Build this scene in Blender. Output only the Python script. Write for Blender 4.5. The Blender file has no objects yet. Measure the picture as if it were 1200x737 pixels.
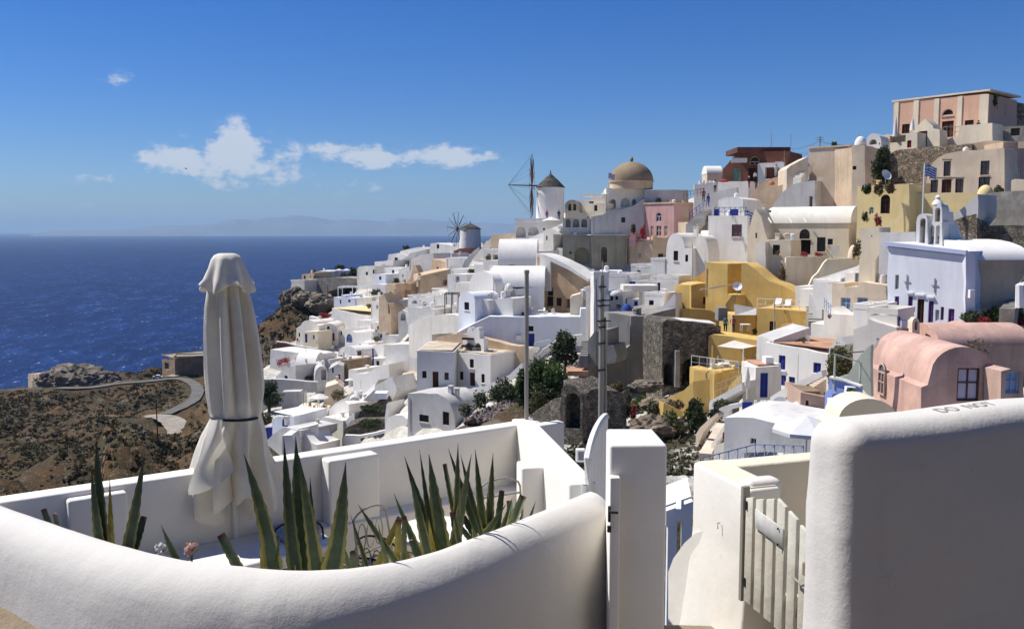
import bpy, bmesh, math, random
import numpy as np
from mathutils import Vector, Matrix
from mathutils.geometry import tessellate_polygon
random.seed(7); np.random.seed(7)
S = bpy.context.scene
COL = S.collection
R = math.radians
# ---------------------------------------------------------------- camera
F = 1039.0; CX, CY = 600.0, 368.5; HOR = 271.0
PITCH = math.atan((CY-HOR)/F)
cam = bpy.data.cameras.new('camera'); camo = bpy.data.objects.new('camera', cam); COL.objects.link(camo)
cam.sensor_fit = 'HORIZONTAL'; cam.sensor_width = 36; cam.lens = 36*F/1200
cam.clip_start = 0.05; cam.clip_end = 120000
camo.rotation_euler = (math.pi/2-PITCH, 0, 0)
S.camera = camo
# ---------------------------------------------------------------- light
SUN_EL, SUN_AZ = R(54), R(-71)          # azimuth from +Y (view direction), negative = left
sd = Vector((math.sin(SUN_AZ)*math.cos(SUN_EL), math.cos(SUN_AZ)*math.cos(SUN_EL), math.sin(SUN_EL)))
sun = bpy.data.lights.new('sun', 'SUN'); sun.energy = 5.0; sun.angle = R(0.5); sun.color = (1, .962, .895)
suno = bpy.data.objects.new('sun', sun); COL.objects.link(suno)
suno.rotation_euler = (-sd).to_track_quat('-Z', 'Y').to_euler()
S.view_settings.view_transform = 'Standard'; S.view_settings.look = 'None'
S.view_settings.exposure = 0.3; S.view_settings.gamma = 1.0

class NT:
    def __init__(s, t): s.t = t; t.nodes.clear()
    def n(s, typ, **kw):
        d = s.t.nodes.new(typ)
        for k, v in kw.items():
            if k[0] == 'i' and k[1:].isdigit(): d.inputs[int(k[1:])].default_value = v
            else: setattr(d, k, v)
        return d
    def l(s, a, b): s.t.links.new(a, b)
    def math(s, op, a, b=None, c=None, clamp=False):
        d = s.t.nodes.new('ShaderNodeMath'); d.operation = op; d.use_clamp = clamp
        for i, v in enumerate((a, b, c)):
            if v is None: continue
            if isinstance(v, (int, float)): d.inputs[i].default_value = v
            else: s.l(v, d.inputs[i])
        return d.outputs[0]
    def mix(s, fac, a, b, mode='MIX'):
        d = s.t.nodes.new('ShaderNodeMix'); d.data_type = 'RGBA'; d.blend_type = mode
        for i, v in ((0, fac), (6, a), (7, b)):
            if isinstance(v, (int, float)): d.inputs[i].default_value = v
            elif isinstance(v, tuple): d.inputs[i].default_value = (*v, 1) if len(v) == 3 else v
            else: s.l(v, d.inputs[i])
        return d.outputs[2]
    def ramp(s, fac, lo, hi):
        d = s.t.nodes.new('ShaderNodeMapRange'); d.interpolation_type = 'SMOOTHSTEP'
        s.l(fac, d.inputs[0]); d.inputs[1].default_value = lo; d.inputs[2].default_value = hi
        return d.outputs[0]
    def noise(s, vec, scale, detail=4, rough=.55):
        d = s.t.nodes.new('ShaderNodeTexNoise'); d.inputs['Scale'].default_value = scale
        d.inputs['Detail'].default_value = detail; d.inputs['Roughness'].default_value = rough
        if vec is not None: s.l(vec, d.inputs['Vector'])
        return d.outputs[0]

# world: physical sky plus a few fair-weather clouds low over the sea
W = bpy.data.worlds.new('World'); S.world = W; W.use_nodes = True
w = NT(W.node_tree)
sky = w.n('ShaderNodeTexSky', sky_type='NISHITA', sun_disc=False, sun_elevation=SUN_EL, sun_rotation=SUN_AZ,
          altitude=100, air_density=1.0, dust_density=0.1, ozone_density=2.2)
tc = w.n('ShaderNodeTexCoord'); sp = w.n('ShaderNodeSeparateXYZ'); w.l(tc.outputs['Generated'], sp.inputs[0])
az = w.math('ARCTAN2', sp.outputs[0], sp.outputs[1]); el = w.math('ARCSINE', sp.outputs[2])
def pix_dir(px, py):
    x = (px-CX)/F; y = -(py-CY)/F
    return Vector((x, math.cos(PITCH)+y*math.sin(PITCH), -math.sin(PITCH)+y*math.cos(PITCH)))
mask = None
for (px, py, rx, ry, s) in ((265,188,115,38,1.15),(285,174,50,40,1.2),(325,207,55,22,.8),(225,186,62,32,1.1),(440,183,105,18,1.15),(520,182,85,20,1.2),(392,176,40,14,.95),(405,217,55,15,.62),(122,209,45,13,.38),(140,93,70,14,.27),(60,240,70,12,.3)):
    d = pix_dir(px, py); a0 = math.atan2(d.x, d.y); e0 = math.asin(d.z/d.length)
    u = w.math('DIVIDE', w.math('SUBTRACT', az, a0), rx/F); v = w.math('DIVIDE', w.math('SUBTRACT', el, e0), ry/F)
    r = w.math('SQRT', w.math('ADD', w.math('MULTIPLY', u, u), w.math('MULTIPLY', v, v)))
    m = w.math('MULTIPLY', w.math('SUBTRACT', 1.0, r), s)
    mask = m if mask is None else w.math('MAXIMUM', mask, m)
cv = w.n('ShaderNodeCombineXYZ'); w.l(az, cv.inputs[0]); w.l(w.math('MULTIPLY', el, 1.7), cv.inputs[1])
n1 = w.noise(cv.outputs[0], 28, 9, .62)
dens = w.ramp(w.math('ADD', w.math('MULTIPLY', mask, .62), w.math('MULTIPLY', w.math('SUBTRACT', n1, .5), 2.1)), .16, .52)
dens = w.math('MULTIPLY', dens, w.ramp(mask, 0.0, .3))
dens = w.math('MULTIPLY', dens, .76)
hs = w.n('ShaderNodeHueSaturation'); hs.inputs['Saturation'].default_value = 1.42; hs.inputs['Value'].default_value = 1.0
w.l(sky.outputs[0], hs.inputs['Color'])
tint = w.mix(1.0, hs.outputs[0], (.52,.70,1.10), 'MULTIPLY'); ccol = w.mix(dens, tint, (8.6, 8.8, 9.2))
bg = w.n('ShaderNodeBackground'); bg.inputs[1].default_value = 0.072; w.l(ccol, bg.inputs[0])
wo = w.n('ShaderNodeOutputWorld'); w.l(bg.outputs[0], wo.inputs[0])

# ---------------------------------------------------------------- geometry helpers
def P(px, py, D):
    d = pix_dir(px, py); return d*(D/d.y)
def PZ(px, py, z):
    d = pix_dir(px, py); return d*(z/d.z)
class Zone:
    def __init__(s, x0, y0, k=921/200): s.x0, s.y0, s.k = x0, y0, k
    def __call__(s, x, y): return (s.x0+x/s.k, s.y0+y/s.k)
ZA, ZB, ZC, ZD = Zone(300,240), Zone(300,380), Zone(480,240), Zone(480,380)
ZE, ZF, ZG, ZH = Zone(560,160), Zone(660,220), Zone(660,360), Zone(820,140)
ZI, ZJ, ZK, ZL, ZM = Zone(1000,90), Zone(820,280), Zone(1000,230), Zone(820,400), Zone(1000,360)
Z1 = Zone(0,0,1)

MATS = {}
def mat(name, base, var=.12, scale=.35, bump=.25, bscale=6, streak=.1, rough=.9, tint=None, wear=0, wearcol=(.35,.3,.24), spec=.25, stones=0):
    m = bpy.data.materials.new(name); m.use_nodes = True; t = NT(m.node_tree)
    c = t.n('ShaderNodeTexCoord'); g = t.n('ShaderNodeNewGeometry'); pos = g.outputs['Position']
    a = t.noise(pos, scale, 5, .6)
    b3 = tuple(base)
    dk = tuple(x*(1-var*2) for x in b3) if tint is None else tint
    col = t.mix(t.ramp(a, .35, .68), dk, b3)
    if streak:
        mp = t.n('ShaderNodeMapping'); mp.inputs['Scale'].default_value = (1, 1, .12); t.l(pos, mp.inputs[0])
        s_ = t.noise(mp.outputs[0], 1.6, 4, .6)
        col = t.mix(t.math('MULTIPLY', t.ramp(s_, .48, .72), min(1, streak*1.7)), col, tuple(x*.55 for x in b3))
    if wear:
        wn = t.noise(pos, scale*2.6, 7, .7)
        col = t.mix(t.math('MULTIPLY', t.ramp(wn, .56, .66), wear), col, wearcol)
    if stones:
        mp = t.n('ShaderNodeMapping'); mp.inputs['Scale'].default_value = (1,1,1.7); t.l(pos, mp.inputs[0])
        wn = t.n('ShaderNodeTexVoronoi', feature='DISTANCE_TO_EDGE'); wn.inputs['Scale'].default_value = stones; t.l(mp.outputs[0], wn.inputs['Vector'])
        w2 = t.n('ShaderNodeTexVoronoi'); w2.inputs['Scale'].default_value = stones; t.l(mp.outputs[0], w2.inputs['Vector'])
        hsv = t.n('ShaderNodeHueSaturation'); t.l(col, hsv.inputs['Color']); sx = t.n('ShaderNodeSeparateXYZ'); t.l(w2.outputs['Color'], sx.inputs[0]); t.l(t.math('ADD', t.math('MULTIPLY', sx.outputs[0], 1.0), .5), hsv.inputs['Value'])
        col = t.mix(t.ramp(wn.outputs[0], .09, .0), hsv.outputs[0], tuple(x*.4 for x in b3))
    p = t.n('ShaderNodeBsdfPrincipled'); p.inputs['Roughness'].default_value = rough
    p.inputs['Specular IOR Level'].default_value = spec
    t.l(col, p.inputs['Base Color'])
    if bump:
        bn = t.noise(pos, bscale, 6, .65)
        if stones: bn = t.math('ADD', t.math('MULTIPLY', t.ramp(wn.outputs[0], 0, .2), 1.2), bn)
        b = t.n('ShaderNodeBump'); b.inputs['Strength'].default_value = bump
        b.inputs['Distance'].default_value = .25/bscale; t.l(bn, b.inputs['Height']); t.l(b.outputs[0], p.inputs['Normal'])
    o = t.n('ShaderNodeOutputMaterial'); t.l(p.outputs[0], o.inputs[0])
    MATS[name] = m; return m
for nm, c, kw in (
  ('white', (.83,.79,.725), dict(var=.05, streak=.10, wear=.12, wearcol=(.55,.52,.46))),
  ('whitesoft', (.76,.735,.69), dict(var=.08, streak=.22, wear=.25, wearcol=(.56,.53,.47))),
  ('whitewarm', (.80,.75,.66), dict(var=.07, streak=.2, wear=.2, wearcol=(.6,.54,.45))),
  ('whiteworn', (.74,.71,.66), dict(var=.08, streak=.25, wear=.35, wearcol=(.48,.45,.40))),
  ('warmwhite', (.78,.73,.63), dict(var=.06, streak=.15)),
  ('bluewhite', (.76,.775,.81), dict(var=.05, streak=.12)),
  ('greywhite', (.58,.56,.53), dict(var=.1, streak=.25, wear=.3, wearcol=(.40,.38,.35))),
  ('cream', (.78,.68,.51), dict(var=.08, streak=.15)),
  ('beige', (.72,.59,.44), dict(var=.1, streak=.2, wear=.25, wearcol=(.45,.36,.27))),
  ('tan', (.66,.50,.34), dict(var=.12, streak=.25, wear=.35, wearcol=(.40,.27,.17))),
  ('orangetan', (.68,.48,.29), dict(var=.15, streak=.35, wear=.5, wearcol=(.50,.26,.14))),
  ('ochre', (.66,.45,.15), dict(var=.10, streak=.25, wear=.25, wearcol=(.46,.30,.11))),
  ('paleyellow', (.80,.63,.31), dict(var=.06, streak=.12)),
  ('pink', (.62,.38,.35), dict(var=.08, streak=.2, wear=.15, wearcol=(.62,.45,.42))),
  ('salmon', (.70,.43,.30), dict(var=.06, streak=.15)),
  ('rose', (.64,.41,.33), dict(var=.14, scale=.5, streak=.3, wear=.6, wearcol=(.62,.46,.38))),
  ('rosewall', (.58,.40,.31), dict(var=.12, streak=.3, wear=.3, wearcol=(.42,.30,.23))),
  ('concrete', (.30,.285,.26), dict(var=.15, streak=.3, wear=.3, wearcol=(.2,.19,.17))),
  ('olive', (.36,.34,.26), dict(var=.15, streak=.35, wear=.35, wearcol=(.25,.24,.19))),
  ('brownwall', (.36,.26,.17), dict(var=.2, streak=.4, wear=.5, wearcol=(.22,.16,.10))),
  ('redbrick', (.19,.075,.048), dict(var=.2, streak=.2, wear=.4, wearcol=(.16,.08,.05), bump=.5)),
  ('maroon', (.15,.065,.05), dict(var=.15, streak=.2)),
  ('lavender', (.33,.42,.74), dict(var=.05, streak=.1)),
  ('palegreen', (.58,.60,.46), dict(var=.06, streak=.1)),
  ('terracotta', (.52,.30,.19), dict(var=.15, scale=.6, streak=0)),
  ('roofsand', (.62,.52,.38), dict(var=.15, scale=.6, streak=0)),
  ('darkdome', (.30,.25,.20), dict(var=.1, streak=.2)),
  ('dome', (.31,.235,.15), dict(var=.1, streak=.2, wear=.25, wearcol=(.28,.21,.14))),
  ('thatch', (.13,.12,.10), dict(var=.25, scale=1.5, streak=.3, bump=.6)),
  ('stone', (.27,.235,.185), dict(stones=4.2, var=.3, scale=1.6, streak=0, bump=.9, bscale=3, wear=.6, wearcol=(.13,.11,.085))),
  ('tanstone', (.46,.36,.25), dict(stones=4.0, var=.3, scale=1.6, streak=0, bump=.9, bscale=3, wear=.7, wearcol=(.22,.13,.09))),
  ('greyruin', (.36,.33,.28), dict(var=.2, scale=.8, streak=.2, bump=.6, wear=.5, wearcol=(.24,.2,.16))),
  ('woodbrown', (.10,.045,.028), dict(var=.2, streak=.1)),
  ('wooddark', (.035,.022,.018), dict(var=.2, streak=0)),
  ('purple', (.16,.08,.26), dict(var=.1, streak=0)),
  ('blue', (.04,.06,.30), dict(var=.1, streak=0)),
  ('lightblue', (.35,.45,.62), dict(var=.1, streak=0)),
  ('steelblue', (.20,.28,.38), dict(var=.1, streak=0)),
  ('greendoor', (.22,.28,.22), dict(var=.1, streak=0)),
  ('reddoor', (.28,.03,.03), dict(var=.1, streak=0)),
  ('canvas', (.74,.70,.62), dict(var=.05, streak=.05, scale=2)),
  ('whitepaint', (.78,.78,.76), dict(var=.04, streak=.05, rough=.6)),
  ('metal', (.36,.34,.30), dict(var=.15, streak=.2, rough=.5, bump=.05)),
  ('darkmetal', (.03,.03,.035), dict(var=.2, streak=0, rough=.5, bump=.05)),
  ('step', (.55,.52,.46), dict(var=.15, streak=.1)),
  ('lavender2', (.50,.54,.70), dict(var=.05, streak=.1)), ('shutterlilac', (.50,.50,.62), dict(var=.1, streak=.1)), ('flagblue', (.05,.12,.45), dict(streak=0, bump=0)),
  ('redsign', (.40,.06,.04), dict(streak=0)),
  ('skin', (.45,.28,.2), dict(streak=0, bump=0)),
  ('hair', (.05,.035,.025), dict(streak=0, bump=0)),
  ('clothwhite', (.75,.74,.72), dict(streak=0, bump=0)),
  ('clothblue', (.04,.08,.30), dict(streak=0, bump=0)),
  ('clothred', (.40,.05,.06), dict(streak=0, bump=0)),
  ('clothblack', (.02,.02,.022), dict(streak=0, bump=0)),
  ('clothteal', (.08,.22,.24), dict(streak=0, bump=0)),
  ('pot', (.45,.18,.10), dict(var=.1, streak=.1)),
  ('soil', (.10,.07,.045), dict(var=.2, streak=0, scale=4)),
  ('dirt', (.30,.235,.16), dict(var=.3, scale=1.0, streak=0, bump=.8, bscale=4, wear=.5, wearcol=(.17,.13,.09))),
): mat(nm, c, **kw)
def glass(name, col, rough=.12):
    m = bpy.data.materials.new(name); m.use_nodes = True; p = m.node_tree.nodes['Principled BSDF']
    p.inputs['Base Color'].default_value = (*col, 1); p.inputs['Roughness'].default_value = rough; MATS[name] = m
glass('glass', (.018,.02,.025)); glass('greyglass', (.10,.12,.14), .25)

def leafmat(name, c1, c2, scale=1.2):
    m = bpy.data.materials.new(name); m.use_nodes = True; t = NT(m.node_tree)
    g = t.n('ShaderNodeNewGeometry'); rnd = g.outputs['Random Per Island']
    col = t.mix(rnd, c1, c2)
    p = t.n('ShaderNodeBsdfPrincipled'); p.inputs['Roughness'].default_value = .7; p.inputs['Specular IOR Level'].default_value = .3
    t.l(col, p.inputs['Base Color'])
    tr = t.n('ShaderNodeBsdfTranslucent'); t.l(col, tr.inputs[0])
    ms = t.n('ShaderNodeMixShader'); ms.inputs[0].default_value = .25; t.l(p.outputs[0], ms.inputs[1]); t.l(tr.outputs[0], ms.inputs[2])
    o = t.n('ShaderNodeOutputMaterial'); t.l(ms.outputs[0], o.inputs[0]); MATS[name] = m
leafmat('leaf', (.04,.07,.02), (.12,.17,.05)); leafmat('leafdark', (.022,.034,.015), (.08,.10,.04))
leafmat('leafgrey', (.07,.075,.04), (.15,.15,.085)); leafmat('leafdry', (.11,.075,.035), (.20,.15,.07))
leafmat('leafred', (.22,.02,.03), (.38,.06,.06)); leafmat('leafolive', (.07,.075,.03), (.14,.12,.05))
leafmat('scrub', (.045,.04,.02), (.15,.10,.045)); leafmat('scrubgreen', (.04,.045,.02), (.10,.10,.05))

# ---------------------------------------------------------------- object helpers
def props(o, label=None, cat=None, group=None, kind=None):
    if label: o['label'] = label
    if cat: o['category'] = cat
    if group: o['group'] = group
    if kind: o['kind'] = kind
    return o
def empty(name, loc, label, cat, group=None, rz=0):
    o = bpy.data.objects.new(name, None); COL.objects.link(o); o.location = loc; o.rotation_euler = (0, 0, rz)
    o.empty_display_size = .2
    return props(o, label, cat, group)
def link(name, me, m=None, parent=None, smooth=35):
    """mesh in world coordinates; children keep world placement under an unrotated parent"""
    if m is not None and not me.materials: me.materials.append(MATS[m] if isinstance(m, str) else m)
    if smooth: 
        me.shade_smooth(); me.set_sharp_from_angle(angle=R(smooth))
    o = bpy.data.objects.new(name, me); COL.objects.link(o)
    if parent is not None:
        o.parent = parent
        off = parent_world(parent)
        me.transform(Matrix.Translation(-off))
    else:
        me_c = Vector(np.mean([v.co for v in me.vertices], axis=0)) if len(me.vertices) < 2000 else Vector(me.vertices[0].co)
        me_c.z = min(v.co.z for v in me.vertices) if len(me.vertices) < 2000 else me_c.z
        me.transform(Matrix.Translation(-me_c)); o.location = me_c
    return o
def parent_world(o):
    v = Vector((0,0,0))
    while o is not None: v = v+Vector(o.location); o = o.parent
    return v
class MB:
    def __init__(s): s.v = []; s.f = []
    def add(s, vs, fs):
        n = len(s.v); s.v += [tuple(x) for x in vs]; s.f += [tuple(i+n for i in f) for f in fs]; return s
    def box(s, c, x, y, z):               # centre, three half-axis vectors
        c, x, y, z = map(Vector, (c, x, y, z))
        vs = [c+x*a+y*b+z*d for d in (-1,1) for b in (-1,1) for a in (-1,1)]
        return s.add(vs, [(0,2,3,1),(4,5,7,6),(0,1,5,4),(2,6,7,3),(0,4,6,2),(1,3,7,5)])
    def abox(s, x0,y0,z0,x1,y1,z1):
        return s.box(((x0+x1)/2,(y0+y1)/2,(z0+z1)/2), ((x1-x0)/2,0,0), (0,(y1-y0)/2,0), (0,0,(z1-z0)/2))
    def tube(s, pts, r, n=6, cap=True):
        pts = [Vector(p) for p in pts]; rs = r if isinstance(r, (list, tuple)) else [r]*len(pts)
        base = len(s.v); up = Vector((0,0,1))
        for i, p in enumerate(pts):
            t = (pts[min(i+1,len(pts)-1)]-pts[max(i-1,0)]).normalized()
            a = t.cross(up if abs(t.z) < .95 else Vector((1,0,0))).normalized(); b = t.cross(a)
            for k in range(n):
                q = p+(a*math.cos(2*math.pi*k/n)+b*math.sin(2*math.pi*k/n))*rs[i]; s.v.append(tuple(q))
        for i in range(len(pts)-1):
            for k in range(n):
                s.f.append((base+i*n+k, base+i*n+(k+1)%n, base+(i+1)*n+(k+1)%n, base+(i+1)*n+k))
        if cap:
            s.f.append(tuple(base+k for k in range(n))[::-1]); s.f.append(tuple(base+(len(pts)-1)*n+k for k in range(n)))
        return s
    def lathe(s, c, prof, n=20):            # prof: (r, z) list bottom to top
        c = Vector(c); base = len(s.v)
        for r, z in prof:
            for k in range(n): s.v.append((c.x+r*math.cos(2*math.pi*k/n), c.y+r*math.sin(2*math.pi*k/n), c.z+z))
        for i in range(len(prof)-1):
            for k in range(n): s.f.append((base+i*n+k, base+i*n+(k+1)%n, base+(i+1)*n+(k+1)%n, base+(i+1)*n+k))
        s.f.append(tuple(base+k for k in range(n))[::-1]); s.f.append(tuple(base+(len(prof)-1)*n+k for k in range(n)))
        return s
    def mesh(s, name='m'):
        me = bpy.data.meshes.new(name); me.from_pydata(s.v, [], s.f); me.update(); return me
    def build(s, name, m, parent=None, smooth=35): return link(name, s.mesh(name), m, parent, smooth)

GROUND = []       # control points for the terrain (x, y, z)
FRONT = []   # (azimuth range, distance, slope of sight) of every footing
PAVED = []        # places where the ground is whitewashed paving
def arc(x0, x1, ys, yt, n=10):
    return [((x0+x1)/2-(x1-x0)/2*math.cos(math.pi*i/n), ys-(ys-yt)*math.sin(math.pi*i/n)) for i in range(n+1)]
def A(x0, x1, yt, ys, yb, n=10): return [(x0,yb)]+arc(x0,x1,ys,yt,n)+[(x1,yb)]
def B(x0, y0, x1, y1): return [(x0,y1),(x0,y0),(x1,y0),(x1,y1)]

def frame_mesh(u0, u1, v0, v1, O, U, N, arch, t, d0, mull):
    mb = MB(); Zv = Vector((0,0,1)); q = lambda u, v, n: O+U*u+Zv*v+N*n
    dh = .05
    mb.box(q((u0+u1)/2, v0+t/2, d0), U*((u1-u0)/2), N*dh, Zv*(t/2))
    for uu in (u0+t/2, u1-t/2): mb.box(q(uu, (v0+v1)/2, d0), U*(t/2), N*dh, Zv*((v1-v0)/2-t))
    r = (u1-u0)/2
    if arch:
        pts = [q((u0+u1)/2-(r-t/2)*math.cos(math.pi*i/8), v1+(r-t/2)*math.sin(math.pi*i/8), d0) for i in range(9)]
        mb.tube(pts, t*.55, 4)
    mb.box(q((u0+u1)/2, v1-t/2, d0), U*((u1-u0)/2), N*dh, Zv*(t/2))
    if mull:
        mb.box(q((u0+u1)/2, (v0+v1)/2, d0), U*(t*.4), N*(dh*.7), Zv*((v1-v0)/2-t))
        if (v1-v0) > 1.0: mb.box(q((u0+u1)/2, v0+(v1-v0)*.55, d0), U*(r-t), N*(dh*.6), Zv*(t*.35))
    return mb
def opening(root, kind, u0, u1, v0, v1, O, U, N, depth, fm, pm):
    Zv = Vector((0,0,1)); arch = kind[0] == 'a'; door = kind[-1] == 'd'
    q = lambda u, v, n: O+U*u+Zv*v+N*n
    vs_ = v1-(u1-u0)/2 if arch else v1
    t = min(.09, (u1-u0)*.14)
    fr = frame_mesh(u0, u1, v0, vs_, O, U, N, arch, t, -depth+.10, True).build('door' if door else 'window', fm, root, 0)
    mb = MB()
    pts = [q(u0, v0, -depth+.06), q(u1, v0, -depth+.06)]
    if arch: pts += [q((u0+u1)/2+(u1-u0)/2*math.cos(math.pi*i/8), vs_+(u1-u0)/2*math.sin(math.pi*i/8), -depth+.06) for i in range(9)]
    else: pts += [q(u1, v1, -depth+.06), q(u0, v1, -depth+.06)]
    n = len(pts); mb.add(pts+[p-N*.05 for p in pts], [tuple(range(n))]+[((i+1)%n, i, n+i, n+(i+1)%n) for i in range(n)])
    mb.build('leaf_panel' if door else 'pane', pm, fr, 0)

def H(z, D, yaw, L, m, out, label, name='white_house', cat='house', op=(), roof=None, foot=4.0, group=None, ref=None, ground=True, pave=True, bevel=None, slope=0.0):
    """a building traced on its facade plane (depth D at the reference point, turned by yaw) and extruded L back"""
    pts = [z(*p) for p in out]
    rp = z(*ref) if ref else ((pts[0][0]+pts[-1][0])/2, (pts[0][1]+pts[-1][1])/2)
    A0_ = P(rp[0], rp[1], D)
    if yaw >= 6 and D > 40: a_ = math.degrees(math.atan2(A0_.x, A0_.y)); yaw = min(yaw+(29 if a_ < 3 else 21)+max(0, a_)*.4, max(yaw, 51))
    hr = random.Random(label)
    if m == 'white' and D > 40: m = hr.choice(['white','white','white','whitesoft','whitesoft','whiteworn','whitewarm'])
    A0 = P(rp[0], rp[1], D); y = R(yaw)
    N = Vector((-math.sin(y), -math.cos(y), 0)); U = Vector((math.cos(y), -math.sin(y), 0)); Zv = Vector((0,0,1))
    def onplane(px, py):
        d = pix_dir(px, py); q = d*(A0.dot(N)/d.dot(N)); w_ = q-A0; return (w_.dot(U), w_.z)
    q2 = [onplane(*p) for p in pts]
    base = min(q2[0][1], q2[-1][1])
    O = A0
    root = empty(name, A0+Zv*base, label, cat, group)
    if foot: q2 = [(q2[0][0], base-foot)]+q2+[(q2[-1][0], base-foot)]
    if D > 30:                                   # uneven, hand-plastered outline
        o2 = []
        for a_, b_ in zip(q2, q2[1:]):
            ln = math.hypot(b_[0]-a_[0], b_[1]-a_[1]); k_ = int(min(8, ln/.9)) if ln > 1.5 else 1; o2.append(a_)
            if a_[1] > base-.5 and b_[1] > base-.5:
                for j in range(1, k_): o2.append((a_[0]+(b_[0]-a_[0])*j/k_+hr.uniform(-.05,.05), a_[1]+(b_[1]-a_[1])*j/k_+hr.uniform(-.05,.05)))
        q2 = o2+[q2[-1]]
    us_ = [p[0] for p in q2]; wd_ = max(us_)-min(us_); ht_ = max(p[1] for p in q2)-base
    holes = []; ops = []; extra = []
    if not op and cat == 'house' and D > 60 and wd_ > 2.4 and ht_ > 2.2 and len(out) == 4 and m != 'ochre':
        c0, c1 = min(us_), max(us_); n_ = 2 if wd_ > 5 else 1
        for j in range(n_):
            uc_ = c0+wd_*(j+hr.uniform(.35,.65))/n_; isd = hr.random() < .4; w2_ = .42 if isd else hr.uniform(.25,.36); v0_ = base+.15 if isd else base+ht_*hr.uniform(.35,.5); v1_ = min(v0_+(2.0 if isd else .95), base+ht_-.35)
            if v1_-v0_ > .5: extra.append(('d' if isd else 'w', uc_-w2_, uc_+w2_, v0_, v1_, .24, *hr.choice([('wooddark','glass'),('blue','blue'),('whitepaint','glass'),('woodbrown','woodbrown')])))
    for e_ in extra: holes.append(([(e_[1],e_[3]),(e_[1],e_[4]),(e_[2],e_[4]),(e_[2],e_[3])], .24)); ops.append(e_)
    for o in op:
        k = o[0]; fm = o[5] if len(o) > 5 else 'wooddark'; pm = o[6] if len(o) > 6 else ('glass' if k[-1] in 'w' else fm)
        cxm, cym = (o[1]+o[3])/2, (o[2]+o[4])/2
        u0 = onplane(*z(o[1], cym))[0]; u1 = onplane(*z(o[3], cym))[0]
        v1 = onplane(*z(cxm, o[2]))[1]; v0 = onplane(*z(cxm, o[4]))[1]
        depth = 1.2 if k in ('n','an') else (3.2 if k == 'aN' else .24)
        if k[0] == 'a': 
            v1 = max(v1, v0+(u1-u0)/2+.05); vs_ = v1-(u1-u0)/2
            h = [(u0,v0)]+[((u0+u1)/2-(u1-u0)/2*math.cos(math.pi*i/8), vs_+(u1-u0)/2*math.sin(math.pi*i/8)) for i in range(9)]+[(u1,v0)]
        else: h = [(u0,v0),(u0,v1),(u1,v1),(u1,v0)]
        holes.append((h, depth)); ops.append((k,u0,u1,v0,v1,depth,fm,pm))
    mb = MB(); q3 = lambda uv, n=0: O+U*uv[0]+Zv*uv[1]+N*n
    loops = [q2]+[h for h, d in holes]
    flat = [p for lp in loops for p in lp]
    tris = tessellate_polygon([[Vector((p[0], p[1], 0)) for p in lp] for lp in loops])
    nf = len(q2); nb = len(flat)
    vs = [q3(p) for p in flat]+[q3((p[0], p[1]+slope*L), -L) for p in q2]
    fs = [tuple(t) for t in tris]
    outer = tessellate_polygon([[Vector((p[0], p[1], 0)) for p in q2]])
    fs += [(nb+t[0], nb+t[2], nb+t[1]) for t in outer]
    fs += [(i, (i+1)%nf, nb+(i+1)%nf, nb+i) for i in range(nf)]
    off = nf
    for h, d in holes:
        n = len(h); b0 = len(vs); vs += [q3(p, -d) for p in h]
        fs += [(off+i, off+(i+1)%n, b0+(i+1)%n, b0+i) for i in range(n)]
        fs.append(tuple(b0+i for i in range(n))); off += n
    mb.add(vs, fs); me = mb.mesh('wall')
    bm = bmesh.new(); bm.from_mesh(me); bmesh.ops.recalc_face_normals(bm, faces=bm.faces); bm.to_mesh(me); bm.free()
    wall = link('wall', me, m, root, 40)
    for (k,u0,u1,v0,v1,depth,fm,pm) in ops:
        if k in ('n','an','aN'): continue
        opening(root, k, u0, u1, v0, v1, O, U, N, depth, fm, pm)
    us = [p[0] for p in q2]; umin, umax = min(us), max(us); top = max(p[1] for p in q2)
    info = dict(root=root, O=O, U=U, N=N, u0=umin, u1=umax, top=top, base=base, L=L, on=onplane, wall=wall, z=z)
    for r_ in (roof or ()):
        k = r_[0]
        if k == 'par':
            h, t, rm = r_[1], .22, (r_[2] if len(r_) > 2 else m); tp = top-.02
            pb = MB(); c = lambda u, n, v: O+U*u+N*n+Zv*v
            pb.box(c((umin+umax)/2, .02-t/2, tp+h/2), U*((umax-umin)/2+.02), N*(t/2), Zv*(h/2))
            pb.box(c((umin+umax)/2, -L-.02+t/2, tp+h/2), U*((umax-umin)/2+.02), N*(t/2), Zv*(h/2))
            for uu in (umin+t/2-.02, umax-t/2+.02): pb.box(c(uu, -L/2, tp+h/2-.003), U*(t/2), N*(L/2-t+.02), Zv*(h/2))
            pb.build('parapet', rm, root, 0)
            if len(r_) > 3:
                MB().box(c((umin+umax)/2, -L/2, top+.03), U*((umax-umin)/2-t), N*(L/2-t), Zv*.04).build('roof_deck', r_[3], root, 0)
        if k == 'deck':
            c = lambda u, n, v: O+U*u+N*n+Zv*v
            MB().box(c((umin+umax)/2, -L/2, top+.03), U*((umax-umin)/2-.25), N*(L/2-.25), Zv*.04).build('roof_deck', r_[1], root, 0)
        if k == 'vu':
            h = r_[1]; rm = r_[2] if len(r_) > 2 else m; n = 12; vb = MB(); vs = []
            for uu in (umin-.05, umax+.05):
                for i in range(n+1):
                    a = math.pi*i/n; vs.append(O+U*uu+N*(-L/2+(L/2+.12)*math.cos(a))+Zv*(top-.1+h*math.sin(a)))
            fs = [(i, i+1, n+2+i, n+1+i) for i in range(n)]+[tuple(range(n+1)), tuple(range(n+1, 2*n+2))[::-1]]
            vb.add(vs, fs).build('vaulted_roof', rm, root, 40)
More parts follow.
